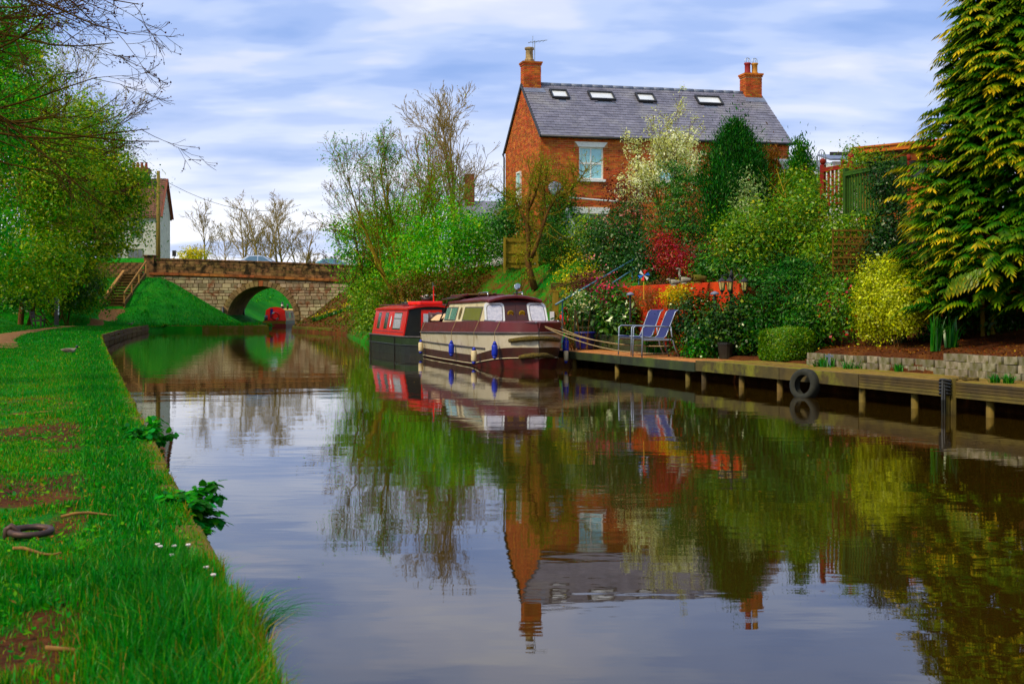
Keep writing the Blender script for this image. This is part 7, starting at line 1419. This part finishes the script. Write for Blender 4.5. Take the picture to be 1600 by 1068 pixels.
# daffodils by the bridge
ORD = ('first', 'second', 'third', 'fourth', 'fifth', 'sixth', 'seventh', 'eighth', 'ninth', 'tenth', 'last')
rng = np.random.default_rng(141); dcl = []
for qi, (px, py) in enumerate(sorted(((492, 497), (500, 495), (510, 494), (518, 493), (526, 490), (532, 488), (538, 491), (545, 489), (549, 492), (505, 498), (522, 497)))):
    D = 86.8-(px-490)*.07; x_, y_ = xat(px, D), D; gz = zg(x_, y_); t_ = thing('daffodil_clump', 'yellow daffodil clump on the far bank, %s counting away from the bridge arch' % ORD[qi], 'flowers', (x_, y_, gz), 0, 'daffodils on the far bank'); n = 40; a = rng.uniform(0, 6.28, n); r_ = .25*rng.random(n)
    V, Q, T = blades(rng, x_+r_*np.cos(a), y_+r_*np.sin(a), np.full(n, gz), rng.uniform(.2, .36, n), np.full(n, .04), rng.uniform(.2, .7, n), rng.random(n)); put('leaves', V, Q, 'leaf_blade', t_, T); n = 9; P = np.stack([x_+rng.normal(size=n)*.22, y_+rng.normal(size=n)*.22, gz+.28+rng.random(n)*.12], -1); V, Q, T = leaf_on(rng, P, .10, .01, asp=.9, mu=.7); put('flowers', V, Q, 'leaf_yellow', t_, T)
# scrub covering the far right bank and the cutting beyond the bridge
shrub('cutting_scrub', 'green scrub on the cutting side seen through the arch', [((-25.5, 128, 2.2), (2.4, 9, 1.8), 1), ((-21, 140, 2.6), (4, 6, 2.2), 1), ((-14, 146, 3), (5, 4, 2.4), 1)], 9000, .22, 'leaf_bright', cat='scrub', per=26, cs=.5, stems=0, tintmu=.25)
shrub('bank_scrub', 'rough green scrub where the bridge meets the right bank', [pxblob(555, 640, 430, 485, 86, 2.0), pxblob(570, 640, 400, 450, 92, 2)], 7000, .15, 'leaf_climber', cat='scrub', per=24, cs=.3, stems=5)
# nettles and long grass on the near bank
def nettle(px, py, D, n, R_, label, seed, lsz):
    rng = np.random.default_rng(seed); c = at(px, py, D); gx, gy = float(XL(D))-.06, D; gz = zg(gx, gy); t_ = thing('nettle_patch', label, 'plant', (gx, gy, gz)); ns = 34
    tgt = np.array(c)+nrm(rng.normal(size=(ns, 3)))*np.array([R_, R_*1.3, R_*.9])*(rng.random((ns, 1))**.4); stp = np.stack([np.full(ns, gx)+rng.normal(size=ns)*.05, gy+(tgt[:, 1]-c.y)*.6, np.full(ns, gz-.04)], -1); v = tgt-stp
    sk = vtree(rng, stp, v+np.array([0, 0, .06]), np.linalg.norm(v, axis=1)*1.05, [.0045]*ns, [], m0=8, wander0=.05, up0=-.015); V, Q = tubes_np(sk, (5,)); put('stems', V, Q, 'pot_green', t_, smooth=True)
    P0 = sk[0][0]; idx = rng.integers(0, ns, n); j = rng.uniform(.3, 1, n)**.6*7; j0 = np.minimum(j.astype(int), 6); P = P0[idx, j0]*(1-(j-j0))[:, None]+P0[idx, j0+1]*(j-j0)[:, None]; o_ = nrm(rng.normal(size=(n, 3))*np.array([1, 1, .25])); L = lsz*rng.uniform(.6, 1.3, n); T = o_+np.array([0, 0, -.45]); N = nrm(np.array([0, 0, 1.])+o_*.4+rng.normal(size=(n, 3))*.2); P = P+nrm(T)*(L*.7)[:, None]
    Tn = nrm(T); B = nrm(np.cross(N, Tn)); Nn = np.cross(Tn, B); W2 = (L*.36)[:, None]; Lh = L[:, None]            # pointed toothed leaf outline
    out8 = [(-.34, .85), (-.26, .72), (-.1, 1.0), (-.02, .8), (.12, .82), (.2, .58), (.32, .5), (.5, 0.0)]
    ring = [P-Tn*Lh*.45]+[P+Tn*Lh*a-Nn*W2*b*.25+B*W2*b-Nn*Lh*a*a*.5 for a, b in out8]+[P+Tn*Lh*a-Nn*W2*b*.25-B*W2*b-Nn*Lh*a*a*.5 for a, b in out8[:-1][::-1]]
    k_ = len(ring); V = np.stack(ring, 1).reshape(-1, 3); Q = np.arange(n)[:, None]*k_+np.arange(k_)[None, :]; put('leaves', V, Q, 'leaf_nettle', t_, np.repeat(np.clip(rng.normal(.45, .2, n), 0, 1), k_)); return t_
leafmat('leaf_nettle', G(S(10, 86, 4), S(26, 132, 8), S(70, 164, 18), S(116, 184, 46)), trans=.5, gloss=.05)
nettle(296, 806, 7.5, 1900, .225, 'leafy nettle clump leaning out over the water', 151, .062); nettle(232, 688, 11.2, 900, .26, 'farther nettle clump overhanging the canal edge', 152, .075)
rng = np.random.default_rng(160)
def tuft(y_, d_, n, H, label, seed, leanx=.6):
    rng = np.random.default_rng(seed); x_ = float(XL(y_))-d_; gz = zg(x_, y_) if d_ > 0 else .2; t_ = thing('grass_tuft', label, 'grass tuft', (x_, y_, gz)); a = rng.uniform(0, 6.28, n); r_ = .17*rng.random(n)**.5; Hs = H*rng.uniform(.5, 1.15, n); P0 = np.stack([x_+r_*np.cos(a), y_+r_*np.sin(a), np.full(n, gz-.03)], -1); dv = np.stack([np.cos(a)*.5+leanx*rng.uniform(.1, 1.2, n), np.sin(a)*.5, 0*a], -1); m_ = 6; rows = []
    wv = np.cross(nrm(dv), np.array([0, 0, 1.])); wd = .004*rng.uniform(.7, 1.4, n)
    for s_ in np.linspace(0, 1, m_): c = P0+np.array([0, 0, 1.])*(Hs*(s_*1.05-.62*s_*s_))[:, None]+dv*(Hs*s_*s_*.9)[:, None]+dv*(Hs*s_*.15)[:, None]; w_ = (wd*(1-s_*.92))[:, None]; rows += [c-wv*w_, c+wv*w_]
    V = np.stack(rows, 1).reshape(-1, 3); i0 = np.arange(n)[:, None]*(2*m_); Q = np.concatenate([i0+np.array([[2*k_, 2*k_+1, 2*k_+3, 2*k_+2]]) for k_ in range(m_-1)]); put('blades', V, Q, 'grass_blade', t_, np.repeat(np.clip(rng.normal(.3, .2, n), 0, .85), 2*m_)); return t_
tuft(4.45, .09, 520, .30, 'long arching grass tuft leaning out over the water at the bottom edge', 161, .22)
tuft(4.0, .28, 260, .2, 'long grass tuft behind the arching one at the picture bottom', 162, .2); tuft(4.9, .12, 140, .13, 'medium grass tuft growing on the stone edging', 163, .35)
# daisies
mat('daisy', S(244, 238, 240), S(230, 200, 214), rough=.7)
for i, (px, D, d_) in enumerate(sorted(((246, 5.75, 0), (250, 5.7, 0), (272, 5.72, 0), (294, 5.75, 0), (322, 5.25, 0), (333, 5.1, 0), (268, 5.5, 0)))):
    x_ = xat(px, D); gz = zg(x_, D); t_ = thing('daisy', 'tiny white daisy in the near grass, %s of seven counting towards the water' % (ORD[i] if i < 6 else 'last'), 'flower', (x_, D, gz), 0, 'daisies on the near bank'); MB().lathe([(.004, .075), (.011, .082), (.010, .086), (.003, .084)], 9).build('flower_head', 'daisy', t_); MB().tube([(0, 0, 0), (.003, 0, .078)], .0015, 4).build('stem', 'pot_green', t_)
# low plants among the grass
rng = np.random.default_rng(170); n = 6500; y = rng.uniform(3.2, 16, n)**1.0; d = rng.random(n)*2.0+.02; x = XL(y)-d; P = np.stack([x, y, Zg(x, y)+.008+.03*rng.random(n)], -1); N = nrm(rng.normal(size=P.shape)*.4+np.array([0, 0, 1.])); L = rng.uniform(.015, .045, n); V, Q = leafquads(P, np.cross(N, rng.normal(size=P.shape)), N, L, L*.6); tag(npmesh('bank_weeds', V, Q, 'bank_blade', tint=np.repeat(np.clip(rng.beta(2, 2, n), 0, 1), 4)), 'small weeds and dead leaves scattered through the near grass', 'weeds', kind='stuff')
# specks floating on the water
rng = np.random.default_rng(171); n = 260; y = rng.uniform(6, 45, n); x = XL(y)+.3+(JX(y)-XL(y)-.6)*rng.random(n); P = np.stack([x, y, np.full(n, .006)], -1); N = np.tile([0, 0, 1.], (n, 1))+rng.normal(size=(n, 3))*.05; L = rng.uniform(.012, .05, n); V, Q = leafquads(P, np.cross(N, rng.normal(size=P.shape)), nrm(N), L, L*.5, fold=0); tag(npmesh('floating_leaves', V, Q, 'bank_blade', tint=np.repeat(rng.uniform(.7, 1, n), 4)), 'tiny petals and leaf specks floating on the canal', 'leaf litter', kind='stuff')

rng = np.random.default_rng(172); n = 9000; y = rng.uniform(72, 103.5, n); d = rng.random(n)*8; x = XR(y)+d; P = np.stack([x, y, Zg(x, y)+.05*rng.random(n)], -1); N = nrm(rng.normal(size=P.shape)*.5+np.array([0, 0, 1.])); L = rng.uniform(.10, .26, n); V, Q = leafquads(P, np.cross(N, rng.normal(size=P.shape)), N, L, L*.6); tag(npmesh('slope_ground_cover', V, Q, 'leaf_bramble', tint=np.repeat(np.clip(rng.beta(2, 1.6, n)+.25*wob(x, y, .9), 0, 1), 4)), 'low green and brown ground cover on the slope beside the bridge', 'ground cover', kind='stuff')
rng = np.random.default_rng(173); n = 2600; t_ = rng.random(n); xe = np.interp(t_, [0, .45, .8, 1], [-24.1, -23.8, -17.2, -16.6]); ye = np.interp(t_, [0, .45, .8, 1], [86, 90.2, 91.3, 91.4]); V, Q, T = blades(rng, xe-.05*rng.random(n), ye+.25*rng.random(n), np.full(n, .3), rng.uniform(.05, .30, n)*(.3+.7*(wob(xe*3, ye*0, 1.0) > .1)), rng.uniform(.03, .06, n), rng.uniform(.3, 1.5, n), np.clip(rng.normal(.5, .25, n), 0, 1)); tag(npmesh('edge_grass', V, Q, 'bank_blade', tint=T), 'tufts of grass hanging over the stone coping near the bridge', 'grass', kind='stuff')

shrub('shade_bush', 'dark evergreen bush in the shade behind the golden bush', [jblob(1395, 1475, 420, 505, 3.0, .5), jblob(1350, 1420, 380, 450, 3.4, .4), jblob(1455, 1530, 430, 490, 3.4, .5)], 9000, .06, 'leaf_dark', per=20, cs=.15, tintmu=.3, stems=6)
shrub('terrace_bush', 'olive green leafy bush below the trellis and left of the pieris', [jblob(1250, 1310, 430, 520, 2.4, .4), jblob(1290, 1350, 425, 480, 2.9, .35)], 6000, .06, 'leaf_climber', per=20, cs=.14, tintmu=.25, stems=5)
